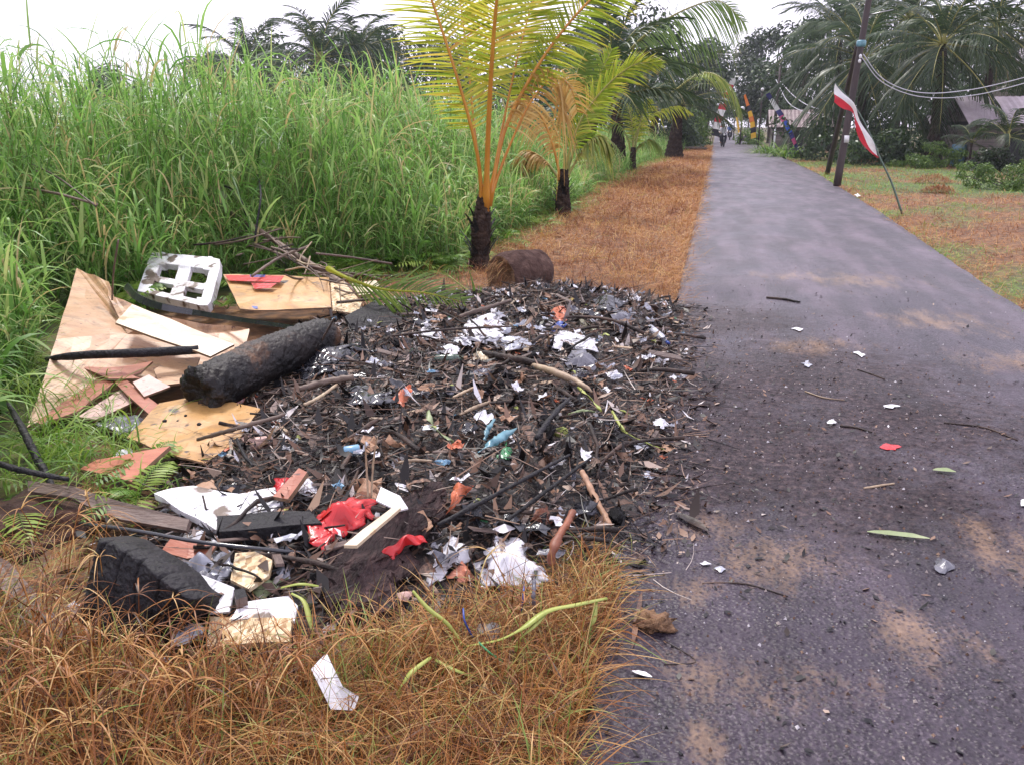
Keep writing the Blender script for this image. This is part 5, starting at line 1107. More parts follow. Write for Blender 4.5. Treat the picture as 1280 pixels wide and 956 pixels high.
# bottles, cans, ropes, strips and long sticks on the heap
def lathe(g, prof, a, b, K=14, mi=0):
    a = np.asarray(a, float); b = np.asarray(b, float); L = np.linalg.norm(b - a); ax = (b - a) / L; u = unit(np.cross(ax, [.1, .2, 1.])); w_ = np.cross(u, ax); V = []
    for t, r in prof:
        for k in range(K): V.append(a + ax * L * t + (u * math.cos(6.2832 * k / K) + w_ * math.sin(6.2832 * k / K)) * r)
    n = len(prof); f = [(i * K + k, i * K + (k + 1) % K, (i + 1) * K + (k + 1) % K, (i + 1) * K + k) for i in range(n - 1) for k in range(K)] + [tuple(range(K))[::-1], tuple((n - 1) * K + k for k in range(K))]
    return g.add(V, f, mi)
def bottle(name, p0, p1, r, mat, capmat, label):
    a = P(*p0, .05); b = P(*p1, .05); root = empty(name, a, label, 'bottle'); o_ = np.array(a); a = a - o_; b = b - o_
    g = Geo(); lathe(g, [(0, r * .8), (.04, r), (.3, r * 1.0), (.33, r * .94), (.36, r), (.62, r), (.8, r * .55), (.88, r * .36), (.92, r * .36)], a, b); link('body', g.mesh('body', M[mat]), root)
    g = Geo(); lathe(g, [(.9, r * .45), (1, r * .45)], a, b); link('cap', g.mesh('cap', M[capmat]), root)
bottle('glass_bottle', (544, 450), (584, 448), .03, 'bottle', 'tan', 'dirty green bottle lying below the white cluster')
bottle('plastic_bottle', (726, 404), (752, 422), .035, 'pet', 'pet', 'yellowed plastic bottle lying at the back of the heap')
bottle('plastic_bottle', (812, 410), (836, 430), .03, 'clear', 'navy', 'clear plastic bottle with a blue cap by the road')
def can(p, r, h, m1, m2, label):
    a = P(*p, .03); root = empty('drink_can', a, label, 'can'); g = Geo(); d = unit(CR * .9 + CF * .3) * h
    lathe(g, [(0, r * .85), (.08, r), (.92, r), (1, r * .85)], (0, 0, .02), d + np.array([0, 0, .03])); link('body', g.mesh('body', M[m1]), root)
    g = Geo(); lathe(g, [(.99, r * .8), (1.02, r * .8)], (0, 0, .02), d + np.array([0, 0, .03])); link('lid', g.mesh('lid', M[m2]), root)
can((313, 560), .03, .1, 'pinkbd', 'metal', 'crushed pinkish can on the scorched panel end')
can((430, 570), .025, .07, 'blue', 'orange', 'small blue can with an orange end behind the tan cup')
def flat_strip(name, pts, wd, mat, label, cat, seed):
    p = smooth_path([P(q[0], q[1], q[2] + .03) for q in pts], 24); tg = unit(np.gradient(p, axis=0)); g = Geo(); V = []; rr = random.Random(seed); ph_ = rr.uniform(0, 6)
    for i in range(24):
        a = ph_ + 1.6 * math.sin(i * .28 + ph_) ; up = np.array([math.cos(a) * .8, .3, abs(math.sin(a)) + .2]); sd = np.cross(tg[i], up); sd /= np.linalg.norm(sd)
        w_ = wd * (.45 + .55 * math.sin(math.pi * (i + 1) / 25)) * (1 + .25 * rr.uniform(-1, 1)); V += [p[i] - sd * w_ / 2, p[i] + np.array([0, 0, rr.uniform(0, .006)]), p[i] + sd * w_ / 2 * rr.uniform(.7, 1.1)]
    g.add(V, [(i * 3 + k, i * 3 + 3 + k, i * 3 + 4 + k, i * 3 + 1 + k) for i in range(23) for k in (0, 1)]); o_ = p[0].copy(); local(g, o_)
    o = link(name, g.mesh(name, M[mat]), None, o_); s_ = o.modifiers.new('t', 'SOLIDIFY'); s_.thickness = .0015; thing(o, label, cat)
SL = [
 ('rope', [(535, 514, .06), (538, 528, .06), (548, 540, .05), (560, 548, .04), (568, 554, .03)], [.008, .008, .012, .014, .008], 'paleleaf', 'pale blue green rope curling over the middle of the heap', 'rope'),
 ('teal_strip', [(597, 566, .04), (612, 556, .06), (628, 546, .06), (645, 535, .05)], [.014, .016, .012, .006], 'teal', 'teal plastic strip slanting across the middle of the heap', 'strip'),
 ('teal_strip', [(606, 550, .05), (610, 536, .06), (618, 524, .05)], [.008, .01, .006], 'teal', 'thinner teal strip standing beside the slanting one', 'strip'),
 ('split_bamboo', [(660, 454, .06), (695, 466, .08), (728, 481, .08), (740, 490, .07)], [.014, .02, .016, .008], 'bamboo', 'split bamboo piece near the grey bag', 'bamboo'),
 ('yellow_cane', [(722, 484, .07), (738, 498, .07), (752, 514, .05)], [.006, .009, .005], 'lime', 'short yellow green stem beside the split bamboo', 'stem'),
 ('yellow_cane', [(765, 514, .06), (780, 538, .05), (800, 550, .03), (830, 562, .015)], [.006, .008, .008, .004], 'lime', 'long yellow green stem reaching to the road edge', 'stem'),
 ('pale_cane', [(710, 518, .06), (728, 513, .07), (744, 515, .06)], [.004, .005, .004], 'paleleaf', 'thin pale green cane right of the grey bag', 'stem'),
 ('white_tipped_stick', [(727, 588, .1), (742, 618, .06), (762, 657, .02)], [.011, .014, .012], 'tan', 'brown stick with a white tip near the front right of the heap', 'stick'),
 ('black_stick', [(547, 656, .1), (600, 628, .12), (660, 596, .11), (712, 568, .09)], [.008, .009, .008, .006], 'char', 'long straight black stick crossing the front of the heap', 'stick'),
 ('black_stick', [(634, 650, .08), (690, 608, .1), (740, 571, .08)], [.007, .009, .005], 'char', 'second long black stick, right of the orange leaf', 'stick'),
 ('grey_stick', [(248, 549, .12), (300, 534, .15), (356, 518, .14)], [.009, .011, .008], 'twig', 'grey stick lying over the ochre plywood panel', 'stick'),
 ('dark_stick', [(296, 548, .12), (306, 570, .1), (316, 582, .08)], [.006, .007, .006], 'char', 'short dark stick at the corner of the ochre plywood panel', 'stick'),
 ('bamboo_piece', [(374, 487, .08), (405, 478, .1), (442, 472, .1)], [.016, .02, .018], 'twig', 'brown bamboo piece in front of the shiny black bag', 'bamboo'),
 ('bamboo_piece', [(380, 506, .07), (400, 496, .08), (425, 478, .08)], [.008, .009, .007], 'bamboo', 'thin split bamboo below the brown bamboo piece', 'bamboo'),
 ('brown_stick', [(574, 396, .08), (605, 386, .1), (638, 376, .06)], [.014, .017, .013], 'twig', 'thick pale brown stick before the cut palm log', 'stick'),
 ('dark_stick', [(490, 420, .12), (560, 412, .14), (640, 408, .12)], [.007, .008, .006], 'stick', 'thin dark stick crossing behind the white cluster', 'stick'),
 ('driftwood', [(604, 442, .05), (640, 448, .07), (680, 456, .06)], [.02, .024, .016], 'stick', 'grey green branch below the white cluster', 'branch'),
 ('pale_stick', [(575, 518, .06), (592, 510, .07), (612, 502, .06)], [.006, .01, .006], 'bamboo', 'pale flat stick above the teal strips', 'stick'),
 ('pale_stick', [(498, 578, .07), (518, 575, .07), (540, 576, .06)], [.006, .008, .005], 'bamboo', 'pale stick left of the pale blue scrap', 'stick'),
 ('pale_stick', [(566, 497, .06), (580, 490, .07), (592, 484, .06)], [.006, .007, .005], 'bamboo', 'pale stick under the dirty green bottle', 'stick'),
 ('wood_piece', [(670, 548, .05), (692, 518, .08), (712, 498, .07)], [.012, .014, .01], 'char', 'thick black stick beside the green fruit', 'stick'),
 ('leaning_stick', [(400, 430, .12), (410, 412, .22), (418, 398, .3)], [.006, .007, .005], 'twig', 'brown stick leaning on the far end of the charred log', 'stick'),
 ('straw_stalk', [(460, 622, .1), (458, 580, .22), (456, 552, .34)], [.004, .004, .002], 'bamboo', 'upright straw stalk behind the tan cup', 'stalk'),
 ('straw_stalk', [(464, 622, .1), (467, 575, .24), (472, 545, .34)], [.004, .004, .002], 'bamboo', 'second upright straw stalk leaning right behind the tan cup', 'stalk'),
 ('brown_stick', [(688, 706, .06), (694, 680, .12), (716, 640, .14)], [.012, .016, .014], 'rust', 'reddish brown stick standing near the big white cloth', 'stick'),
 ('blue_string', [(655, 732, .14), (654, 746, .12), (652, 764, .06)], .003, 'navy', 'blue cord on the dry grass under the big white cloth', 'cord'),
 ('blue_string', [(579, 760, .14), (581, 776, .12), (591, 796, .06)], .003, 'navy', 'blue cord looped left of the grey stone', 'cord'),
 ('grey_stick', [(668, 726, .13), (667, 745, .1), (669, 770, .03)], .006, 'greyp', 'short grey rod standing in the dry grass', 'rod'),
 ('pale_strap', [(516, 738, .2), (535, 760, .16), (560, 780, .12), (578, 806, .06)], [.004, .007, .006, .004], 'lime', 'pale strap winding through the dry grass left of the stone', 'strap'),
 ('green_string', [(598, 802, .12), (612, 815, .1), (630, 828, .05)], .003, 'green', 'green cord beneath the grey stone', 'cord')]
for i, (nm, pts, r, mt, lb, ct) in enumerate(SL):
    if mt in ('teal', 'paleleaf') or nm == 'yellow_cane':
        flat_strip(nm, pts, 2.6 * max(r), mt, lb, ct, i); continue
    stick(nm, [P(x, y, z + .025) for x, y, z in pts], r, mt, lb, ct, seed=i, segs=7, jit=.55 if mt not in ('lime', 'navy', 'green') else 0, n=26)
def lime_strap(name, pts, wd, label):
    p = smooth_path([P(*q) for q in pts], 26); tg = unit(np.gradient(p, axis=0)); sd = unit(np.cross(tg, [0.2, .3, 1.])); g = Geo(); V = []
    for i in range(26):
        w_ = wd * (.6 + .4 * math.sin(math.pi * i / 25)) ; V += [p[i] - sd[i] * w_ / 2, p[i] + np.array([0, 0, .004]), p[i] + sd[i] * w_ / 2]
    g.add(V, [(i * 3 + k, i * 3 + 3 + k, i * 3 + 4 + k, i * 3 + 1 + k) for i in range(25) for k in (0, 1)]); o_ = p[0].copy(); local(g, o_)
    o = link(name, g.mesh(name, M['lime']), None, o_); s_ = o.modifiers.new('t', 'SOLIDIFY'); s_.thickness = .002; thing(o, label, 'leaf strip')
lime_strap('leaf_strip', [(758, 748, .12), (720, 756, .17), (684, 764, .18), (655, 784, .16), (625, 800, .12), (584, 808, .08)], .022, 'long yellow green leaf strip arching over the dry grass')
lime_strap('leaf_strip', [(684, 764, .17), (668, 782, .16), (650, 800, .12), (643, 822, .06)], .016, 'forked yellow green leaf strip hanging down from the long one')
lime_strap('leaf_strip', [(745, 752, .13), (742, 775, .1), (730, 795, .05)], .014, 'yellow green leaf strip end bending down at the road edge')
lime_strap('leaf_strip', [(538, 822, .14), (515, 840, .14), (500, 862, .1), (496, 882, .05)], .016, 'curved yellow green leaf standing alone in the dry grass in front')
lime_strap('leaf_strip', [(545, 825, .1), (570, 838, .1), (598, 848, .06)], .02, 'dull green leaf lying to the right in the dry grass')
lime_strap('leaf_strip', [(365, 742, .12), (380, 752, .12), (388, 780, .08), (392, 795, .05)], .018, 'yellowish leaf at the right end of the pale chipboard slab')
lime_strap('leaf_strip', [(352, 735, .1), (376, 730, .12), (398, 733, .1)], .022, 'yellow green leaf near the bark slab foot')
def lump(name, p, r, mat, label, cat, sq=(1, 1, .7), seed=0, amp=.35, fr=3, group=None):
    bm = bmesh.new(); bmesh.ops.create_icosphere(bm, subdivisions=3, radius=1)
    for v in bm.verts:
        k = 1 + amp * noise.noise(v.co * fr * .5 + Vector((seed * 3, 0, 0))) + amp * .4 * noise.noise(v.co * fr * 1.5 + Vector((seed, 5, 0))); v.co = Vector((v.co.x * sq[0], v.co.y * sq[1], v.co.z * sq[2])) * r * k
    me = bpy.data.meshes.new(name); bm.to_mesh(me); bm.free()
    for p_ in me.polygons: p_.use_smooth = True
    me.materials.append(M[mat]); q = np.array(p) + np.array([0, 0, r * sq[2] * .6]); return thing(link(name, me, None, q), label, cat, group)
def tuftheap(p, r, label):
    n = 700; a = R.random(n) * 6.283; rd = R.random(n) ** .6 * r; o = np.stack([np.cos(a), np.sin(a), 0 * a], 1); g = Geo(); b2 = R.random(n) * 6.283
    ribbons(g, o * rd[:, None] + np.stack([0 * a, 0 * a, .32 * (1 - (rd / r) ** 2) * r], 1), dirs(b2, R.uniform(-.3, 1.2, n)), np.tile([0, 0, -.5], (n, 1)), np.stack([-np.sin(b2), np.cos(b2), 0 * b2], 1), R.uniform(.1, .3, n), np.full(n, .012), 3, 'blade', 0, R.uniform(0, .55, n))
    o_ = link('grass_heap', g.mesh('grass_heap', M['verge']), None, p); thing(o_, label, 'grass heap'); o_['kind'] = 'stuff'
lump('grey_stone', P(611, 800, .03), .045, 'stone', 'rounded grey stone in the dry grass', 'stone', seed=1)
lump('green_fruit', P(701, 545, .0), .034, 'lime', 'pale green fruit in the middle of the heap', 'fruit', (1.2, 1, .9), amp=.06)
lump('fibre_husk', G(817, 783, 0), .055, 'coir', 'brown coconut fibre husk lying on the road', 'husk', (1, .8, .5), 5, 1.1, 6)
lump('soil_mound', G(38, 672, -.08), .24, 'soil', 'dark reddish soil hollow edge at the left', 'soil mound', (1.3, 1.2, .35), 6, .6, 4)
lump('charcoal_lump', P(232, 413, .16), .022, 'char', 'black charcoal bit lying on the cream board strip', 'charcoal', seed=7)
tuftheap(G(1165, 228, 0), .55, 'brown heap of cut grass on the right verge')
tuftheap(G(1172, 240, 0), .38, 'smaller brown grass heap nearer the road on the right verge')
for i, (x, y, z) in enumerate(((222, 526, .15), (232, 520, .15), (249, 531, .15), (297, 506, .16), (262, 508, .16), (206, 527, .14))):
    lump('charcoal_crumb', G(x, y, z), .005 + .003 * (i % 3), 'char', 'small black charcoal crumb on the ochre plywood panel', 'charcoal', seed=20 + i, group='charcoal crumbs on the plywood')

# ------------------------------------------------------------------ things on the road
def road_leaf(name, a, b, wdt, mat, label, cat='leaf', curl=.35):
    a = np.array(G(*a, .008)); b = np.array(G(*b, .008)); L = np.linalg.norm(b - a); o = link(name, leafmesh(name, L, wdt, -.02, mat, int(L * 1000), curl), None, a); o.rotation_euler = (0, 0, math.atan2(b[1] - a[1], b[0] - a[0])); return thing(o, label, cat)
road_leaf('fallen_leaf', (1084, 664), (1162, 674), .045, 'paleleaf', 'long pale green leaf lying on the road')
road_leaf('fallen_leaf', (1166, 587), (1195, 590), .05, 'paleleaf', 'small bright green leaf on the road below the red wrapper')
road_leaf('fallen_leaf', (843, 640), (884, 664), .05, 'bleaf', 'grey brown dead leaf at the road edge by the heap')
road_leaf('fallen_leaf', (790, 838), (815, 846), .02, 'paper', 'small white leaf lying on the near road')
road_leaf('fallen_leaf', (790, 810), (802, 742), .02, 'bleaf', 'long dark dead leaf left of the fibre husk')
for i, (pts, r, lb) in enumerate([([(878, 729), (900, 728), (935, 730), (985, 745)], .004, 'thin bent twig on the sandy patch of road'), ([(958, 372), (980, 374), (1000, 378)], .012, 'dark stick lying on the road farther off'), ([(1006, 489), (1030, 497), (1056, 500)], .005, 'pale straight twig on the road'), ([(1180, 528), (1230, 534), (1272, 550)], .005, 'long thin dark twig near the right of the road'), ([(1050, 532), (1070, 534), (1090, 540)], .006, 'dark stick on the road left of the red wrapper'), ([(1080, 610), (1098, 607), (1118, 604)], .006, 'short dark stick on the road above the long pale leaf'), ([(1072, 462), (1090, 468), (1106, 474)], .006, 'dark twig on the middle of the road'), ([(830, 800), (870, 826), (830, 830)], .0025, 'fine curved grass stem on the near road')]):
    stick('road_twig', [G(x, y, r * .8) for x, y in pts], [r * .8, r, r * .6], 'stick' if 'pale' not in lb else 'bamboo', lb, 'twig', n=10, segs=6)
def rscrap(name, pts, mat, label, cat, dome=.004, amp=.006): rag(name, pts, mat, label, cat, dome, amp, z0=.005, fr=4, K=13, NR=3, smooth=False, seed=int(pts[0][0]), jag=.15)
rscrap('red_wrapper', [(1098, 558), (1110, 554), (1126, 557), (1124, 562), (1106, 562)], 'red', 'small red wrapper lying on the road', 'wrapper')
rscrap('black_scrap', [(1166, 706), (1172, 698), (1190, 703), (1197, 710), (1180, 716)], 'greyp', 'dark folded plastic scrap on the road', 'scrap', .018, .012)
rscrap('silver_scrap', [(892, 710), (900, 707), (908, 711), (902, 715)], 'clear', 'shiny foil scrap on the sandy patch', 'scrap')
rscrap('white_scrap', [(874, 704), (882, 701), (890, 705), (880, 707)], 'paper', 'white scrap left of the shiny foil on the sandy patch', 'scrap')
rscrap('white_scrap', [(1103, 507), (1114, 504), (1127, 507), (1112, 510)], 'paper', 'long white scrap right of the pale straight twig', 'scrap')
rscrap('white_scrap', [(1066, 440), (1072, 438), (1084, 446), (1076, 446)], 'paper', 'white paper strip in the middle of the road', 'scrap')
rscrap('white_scrap', [(1032, 526), (1040, 523), (1046, 528), (1038, 531)], 'paper', 'white scrap on the dark dirt left of the dark stick', 'scrap')
rscrap('white_scrap', [(990, 411), (998, 410), (1006, 412), (998, 414)], 'paper', 'flat white scrap near the far end of the dirt', 'scrap')
rscrap('white_scrap', [(1274, 625), (1285, 622), (1285, 632), (1276, 632)], 'paper', 'white scrap at the right of the road', 'scrap')
rscrap('grey_scrap', [(1002, 454), (1010, 450), (1016, 456), (1010, 459)], 'clear', 'grey paper scrap on the dark dirt', 'scrap')
rscrap('white_scrap', [(800, 592), (810, 588), (822, 594), (812, 600)], 'clear', 'pale scrap at the road edge below the pale card', 'scrap')
rscrap('white_scrap', [(1068, 244), (1073, 242), (1076, 245), (1071, 247)], 'paper', 'white scrap on the right verge near the utility pole', 'scrap')

# ------------------------------------------------------------------ countable small debris
FLK = []
def variants(fn, k): return [fn(i) for i in range(k)]
def stickmesh(i):
    rr = random.Random(i); g = Geo(); n = 8; p = [(t, .06 * math.sin(t * 3 + i) + rr.uniform(-.02, .02), .05 * math.sin(t * 4 + i * 2)) for t in np.linspace(0, 1, n)]
    tube(g, np.array(p) - np.array([.5, 0, 0]), np.linspace(.024, .012, n) * np.array([rr.uniform(.8, 1.25) for _ in range(n)]), 6, jit=.3, seed=i); return g.mesh('burnt_stick', M['stick'])
def leafvar(mat):
    def fn(i):
        rr = random.Random(i); g = Geo(); n = 7; V = []; a = rr.uniform(.5, 1.8); b_ = rr.uniform(.1, .6)
        for k in range(n):
            t = k / (n - 1); w_ = .24 * max(.06, math.sin(math.pi * (t * .92 + .04)) ** .7) * rr.uniform(.7, 1.15); z = .18 * math.sin(a * t * 2) + rr.uniform(-.02, .02)
            V += [(t - .5, -w_, z + b_ * w_ + rr.uniform(-.03, .03)), (t - .5, rr.uniform(-.02, .02), z), (t - .5, w_, z + b_ * w_ + rr.uniform(-.04, .04))]
        return g.add(V, [(k * 3 + j, k * 3 + 3 + j, k * 3 + 4 + j, k * 3 + 1 + j) for k in range(n - 1) for j in (0, 1)]).mesh('burnt_leaf', M[mat])
    return fn
def scrapvar(mat):
    def fn(i):
        rr = random.Random(i * 7 + 1); g = Geo(); n = 5; V = []
        for y in range(n):
            for x in range(n):
                V.append((x / 4 - .5 + rr.uniform(-.1, .1), (y / 4 - .5) * .7 + rr.uniform(-.1, .1), .16 * rr.uniform(-1, 1) + .2 * ((x - 2) / 2) ** 2 * rr.uniform(0, 1)))
        return g.add(V, [(y * n + x, y * n + x + 1, y * n + n + x + 1, y * n + n + x) for y in range(4) for x in range(4)]).mesh('scrap', M[mat], smooth=False)
    return fn
def lumpvar(mat):
    def fn(i):
        bm = bmesh.new(); bmesh.ops.create_icosphere(bm, subdivisions=2, radius=.5)
        for v in bm.verts: v.co *= 1 + .7 * noise.noise(v.co * 2.2 + Vector((i * 5, 0, 0))); v.co.z *= .65
        me = bpy.data.meshes.new('lump'); bm.to_mesh(me); bm.free(); me.materials.append(M[mat]); return me
    return fn
def chipvar(mat):
    def fn(i):
        rr = random.Random(i + 90); g = Geo(); w_ = rr.uniform(.06, .16); h_ = rr.uniform(.02, .06); s = rr.uniform(-.2, .2)
        v = [(-.5, -w_, 0), (.5, -w_ + s * .3, 0), (.5 + s * .3, w_, 0), (-.5 - s * .4, w_ * .8, 0)]; v = v + [(x * .97, y * .9, z + h_ * rr.uniform(.8, 1.3)) for x, y, z in v]
        return g.add(v, [(3, 2, 1, 0), (4, 5, 6, 7), (0, 1, 5, 4), (1, 2, 6, 5), (2, 3, 7, 6), (3, 0, 4, 7)]).mesh('chip', M[mat], smooth=False)
    return fn
def keepout(x, y):              # leave the big pale things readable
    return y < 2.75 and random.random() < .25
MARKS = [(tuple(P(x, y)[:2]), t) for x, y, t in ((425, 655, 'the bright red bag'), (640, 705, 'the large white cloth in front'), (350, 460, 'the charred log'), (410, 448, 'the shiny black bag'), (455, 496, 'the small black bag'), (600, 412, 'the white rags at the back'), (720, 430, 'the spiky white cloth'), (730, 458, 'the dark grey bag'), (776, 402, 'the grey bag at the far corner'), (625, 555, 'the teal strips'), (550, 530, 'the pale blue green rope'), (700, 545, 'the pale green fruit'), (810, 555, 'the pale card'), (745, 625, 'the white tipped stick'), (676, 648, 'the rusty tin'), (578, 622, 'the orange torn leaf'), (620, 610, 'the two long black sticks'), (460, 610, 'the tan cup'), (520, 655, 'the torn red strip'), (435, 730, 'the bark slab'), (270, 640, 'the large white foam sheet'), (330, 555, 'the pinkish can'), (380, 545, 'the brown bamboo piece'), (490, 580, 'the pale blue scrap'), (480, 390, 'the fallen frond'), (820, 420, 'the clear bottle at the road'), (800, 480, 'the road edge halfway along the heap'), (560, 450, 'the dirty green bottle'), (280, 740, 'the folded white card'), (760, 680, 'the front corner of the heap by the road'))]
def where(x, y):
    (mx_, my_), t = min(MARKS, key=lambda m: (m[0][0] - x) ** 2 + (m[0][1] - y) ** 2); dx = (x - mx_) * CR[0] + (y - my_) * CR[1]; dy = ((x - mx_) * hx + (y - my_) * hy) * .6; d = math.hypot(dx, dy)
    rel = 'touching' if d < .05 else ('right of' if dx > 0 else 'left of') if abs(dx) > abs(dy) else ('behind' if dy > 0 else 'in front of')
    return rel + ' ' + t
def scatter(name, meshes, n, smin, smax, label, cat, group, tilt=.35, lift=.01, edge=.16, wt=None):
    for x, y, z in pile_points(n, edge, wt or (lambda x, y: 0 if keepout(x, y) else 1)):
        o = link(name, random.choice(meshes), None, (x, y, z + (lift + .01 + random.random() * .045 if z > .01 else .006))); s = smin + (smax - smin) * random.random() ** 1.8
        o.scale = (s, s * random.uniform(.75, 1.2), s); tl = tilt if z > .01 else min(tilt, .06); o.rotation_euler = (random.gauss(0, tl), random.gauss(0, tl), random.uniform(0, 6.283))
        f = (s - smin) / (smax - smin); sz = 'small' if f < .12 else 'middling' if f < .45 else 'large'
        thing(o, sz + ' ' + label + ' ' + where(x, y), cat, group)
scatter('burnt_stick', variants(stickmesh, 10), 290, .14, .6, 'burnt stick', 'stick', 'burnt sticks in the heap', .13, .006)
scatter('burnt_leaf', variants(leafvar('bleaf'), 10), 285, .045, .125, 'curled dead leaf', 'leaf', 'dead leaves in the heap', .28, .012)
scatter('charcoal_lump', variants(lumpvar('char'), 8), 150, .025, .075, 'black charcoal lump', 'charcoal', 'charcoal lumps in the heap', 1, .005)
scatter('wood_chip', variants(chipvar('plank'), 6), 150, .06, .22, 'brown wood chip', 'wood chip', 'wood chips in the heap', .22, .012)
scatter('wood_splinter', variants(chipvar('bamboo'), 6), 55, .05, .15, 'pale wood splinter', 'splinter', 'pale splinters in the heap', .22, .02)
scatter('plastic_film', variants(scrapvar('blackp'), 6), 70, .06, .16, 'shiny black plastic scrap', 'scrap', 'black plastic film in the heap', .3, .015)
scatter('grey_scrap', variants(scrapvar('greyp'), 6), 70, .04, .11, 'grey crumpled scrap', 'scrap', 'grey scraps in the heap', .3, .02)
backw = lambda x, y: 1 if y > 5.2 else .35
scatter('white_scrap', variants(scrapvar('paper'), 6), 170, .025, .09, 'white paper scrap', 'scrap', 'white scraps in the heap', .3, .025, wt=backw)
scatter('cloudy_scrap', variants(scrapvar('clear'), 6), 110, .03, .1, 'cloudy plastic scrap', 'scrap', 'cloudy scraps in the heap', .3, .025, wt=backw)
scatter('tan_scrap', variants(scrapvar('tan'), 6), 90, .03, .11, 'tan cardboard scrap', 'scrap', 'tan scraps in the heap', .3, .02)
scatter('blue_chip', variants(scrapvar('blue'), 4), 14, .025, .06, 'blue plastic scrap', 'scrap', 'blue scraps in the heap', .3, .025)
scatter('green_chip', variants(scrapvar('green'), 4), 9, .025, .06, 'green plastic scrap', 'scrap', 'green scraps in the heap', .3, .025)
scatter('orange_chip', variants(scrapvar('orange'), 4), 24, .025, .07, 'orange scrap', 'scrap', 'orange scraps in the heap', .3, .025)
scatter('lime_leaf', variants(leafvar('lime'), 4), 22, .03, .08, 'yellow green leaf', 'leaf', 'yellow green leaves in the heap', .25, .025)
# fine burnt litter
pp = pile_points(25000, .34, lambda x, y: .8 if y < 2.75 else 1); n = len(pp); az = R.random(n) * 6.283; el = R.normal(.05, .28, n) * np.where(pp[:, 2] > .01, 1, .25); g = Geo()
L = .012 + .085 * R.random(n) ** 2.4
ribbons(g, np.stack([pp[:, 0], pp[:, 1], pp[:, 2] + np.where(pp[:, 2] > .01, R.uniform(.012, .055, n), R.uniform(.002, .008, n))], 1), dirs(az, el), R.normal(0, .5, (n, 3)) * [.3, .3, 1], unit(np.stack([-np.sin(az), np.cos(az), R.normal(0, .5, n)], 1)), L, L * R.uniform(.1, .6, n), 2, 'leaf', 0, np.clip(R.beta(1.2, 1.25, n) * 1.03, 0, 1))
m = 13000; pp = pile_points(m, .3, lambda x, y: .4 if y < 2.75 else 1); az = R.random(m) * 6.283
ribbons(g, np.stack([pp[:, 0], pp[:, 1], pp[:, 2] + np.where(pp[:, 2] > .01, R.uniform(.015, .07, m), .006)], 1), dirs(az, R.normal(0, .2, m) * np.where(pp[:, 2] > .01, 1, 0)), R.normal(0, .15, (m, 3)) * [1, 1, .3], unit(np.stack([-np.sin(az), np.cos(az), R.normal(0, .9, m)], 1)), R.uniform(.04, .26, m), R.uniform(.0022, .0065, m), 3, 'stem', 0, np.clip(R.beta(1.1, 1.2, m), 0, .95))
kind(link('burnt_litter', g.mesh('burnt_litter', M['flake'])), 'stuff', 'fine burnt flakes and splinters covering the rubbish heap')
# grit, chips and flakes on the road
def road_pts(n):
    out = []
    while len(out) < n:
        y = 1.5 * 7 ** random.random(); x = random.uniform(rx0(y), 2.6)
        d = math.hypot((x - .2) / 1.3, (y - 5) / 2.2)
        if random.random() < .1 + 1.1 * math.exp(-d * d * 1.1) : out.append((x, y, .004))
    return np.array(out)
g = Geo(); n = 4600; pp = road_pts(n); az = R.random(n) * 6.283; L = .006 + .03 * R.random(n) ** 3
ribbons(g, pp, dirs(az, R.uniform(0, .35, n)), R.normal(0, .25, (n, 3)) * [.3, .3, 1], unit(np.stack([-np.sin(az), np.cos(az), R.normal(0, .3, n)], 1)), L, L * R.uniform(.15, .7, n), 2, 'leaf', 0, np.clip(R.beta(1.0, 2.2, n) * 1.05, 0, 1))
kind(link('road_litter', g.mesh('road_litter', M['flake'])), 'stuff', 'small flakes and bits of litter strewn over the road')
g = Geo(); tet = np.array([(0, 1, 2), (0, 2, 3), (0, 3, 1), (1, 3, 2)]); k = 2600
for x, y, z in road_pts(k):
    s = .0025 + .006 * random.random() ** 3; a = random.random() * 6.28
    b4 = np.array([[0, 0, s * 1.1]] + [[s * math.cos(a + j * 2.1) * random.uniform(.7, 1.4), s * math.sin(a + j * 2.1), -s * .2] for j in range(3)]); g.add(b4 + np.array([x, y, .003]), tet, 0, random.choice([.3, .6, .7, .8, .9, .95, .99]))
kind(link('road_grit', g.mesh('road_grit', M['flake'], smooth=False)), 'stuff', 'small stones and grit on the road')

# ------------------------------------------------------------------ pole, wires, flags
b = np.array(G(1046, 233)); top = Wy(1098, -70, b[1] + .3); root = empty('utility_pole', (b[0], b[1], -.05), 'dark leaning wooden utility pole behind the red and white flag', 'utility pole'); o_ = np.array(root.location)
g = Geo(); tube(g, np.array([b + (top - b) * t - o_ for t in np.linspace(0, 1, 16)]), np.linspace(.1, .07, 16), 10, jit=.08); link('shaft', g.mesh('shaft', M['pole']), root)
def onpole(py): t = (233 - py) / 303; return b + (top - b) * t
g = Geo(); q = onpole(50) - o_; lathe(g, [(0, .1), (.2, .12), (.8, .12), (1, .1)], q - [0, 0, .08], q + [0, 0, .08]); link('rope_binding', g.mesh('rope_binding', M['teal']), root)
g = Geo(); q = onpole(171) - o_ + np.array([.03, -.1, 0]); box(g, q - [.06, .02, .09], q + [.06, .02, .09]); link('white_tag', g.mesh('white_tag', M['lampw']), root)
g = Geo(); q = onpole(16) - o_; tube(g, [q, q + np.array([.4, -.05, .08]), q + np.array([.62, -.05, .12])], .015, 5); link('bracket', g.mesh('bracket', M['metal']), root)
for i, dz in enumerate((0, .1)):
    g = Geo(); q = onpole(66 + i * 6) - o_ + np.array([.02, -.09, 0]); lathe(g, [(0, .02), (.3, .035), (.7, .035), (1, .015)], q - [0, 0, .05], q + [0, 0, .05]); link('insulator', g.mesh('insulator', M['lampw']), root)
b2 = np.array(G(1034, 217)); t2 = onpole(48) + np.array([-.06, .12, 0])
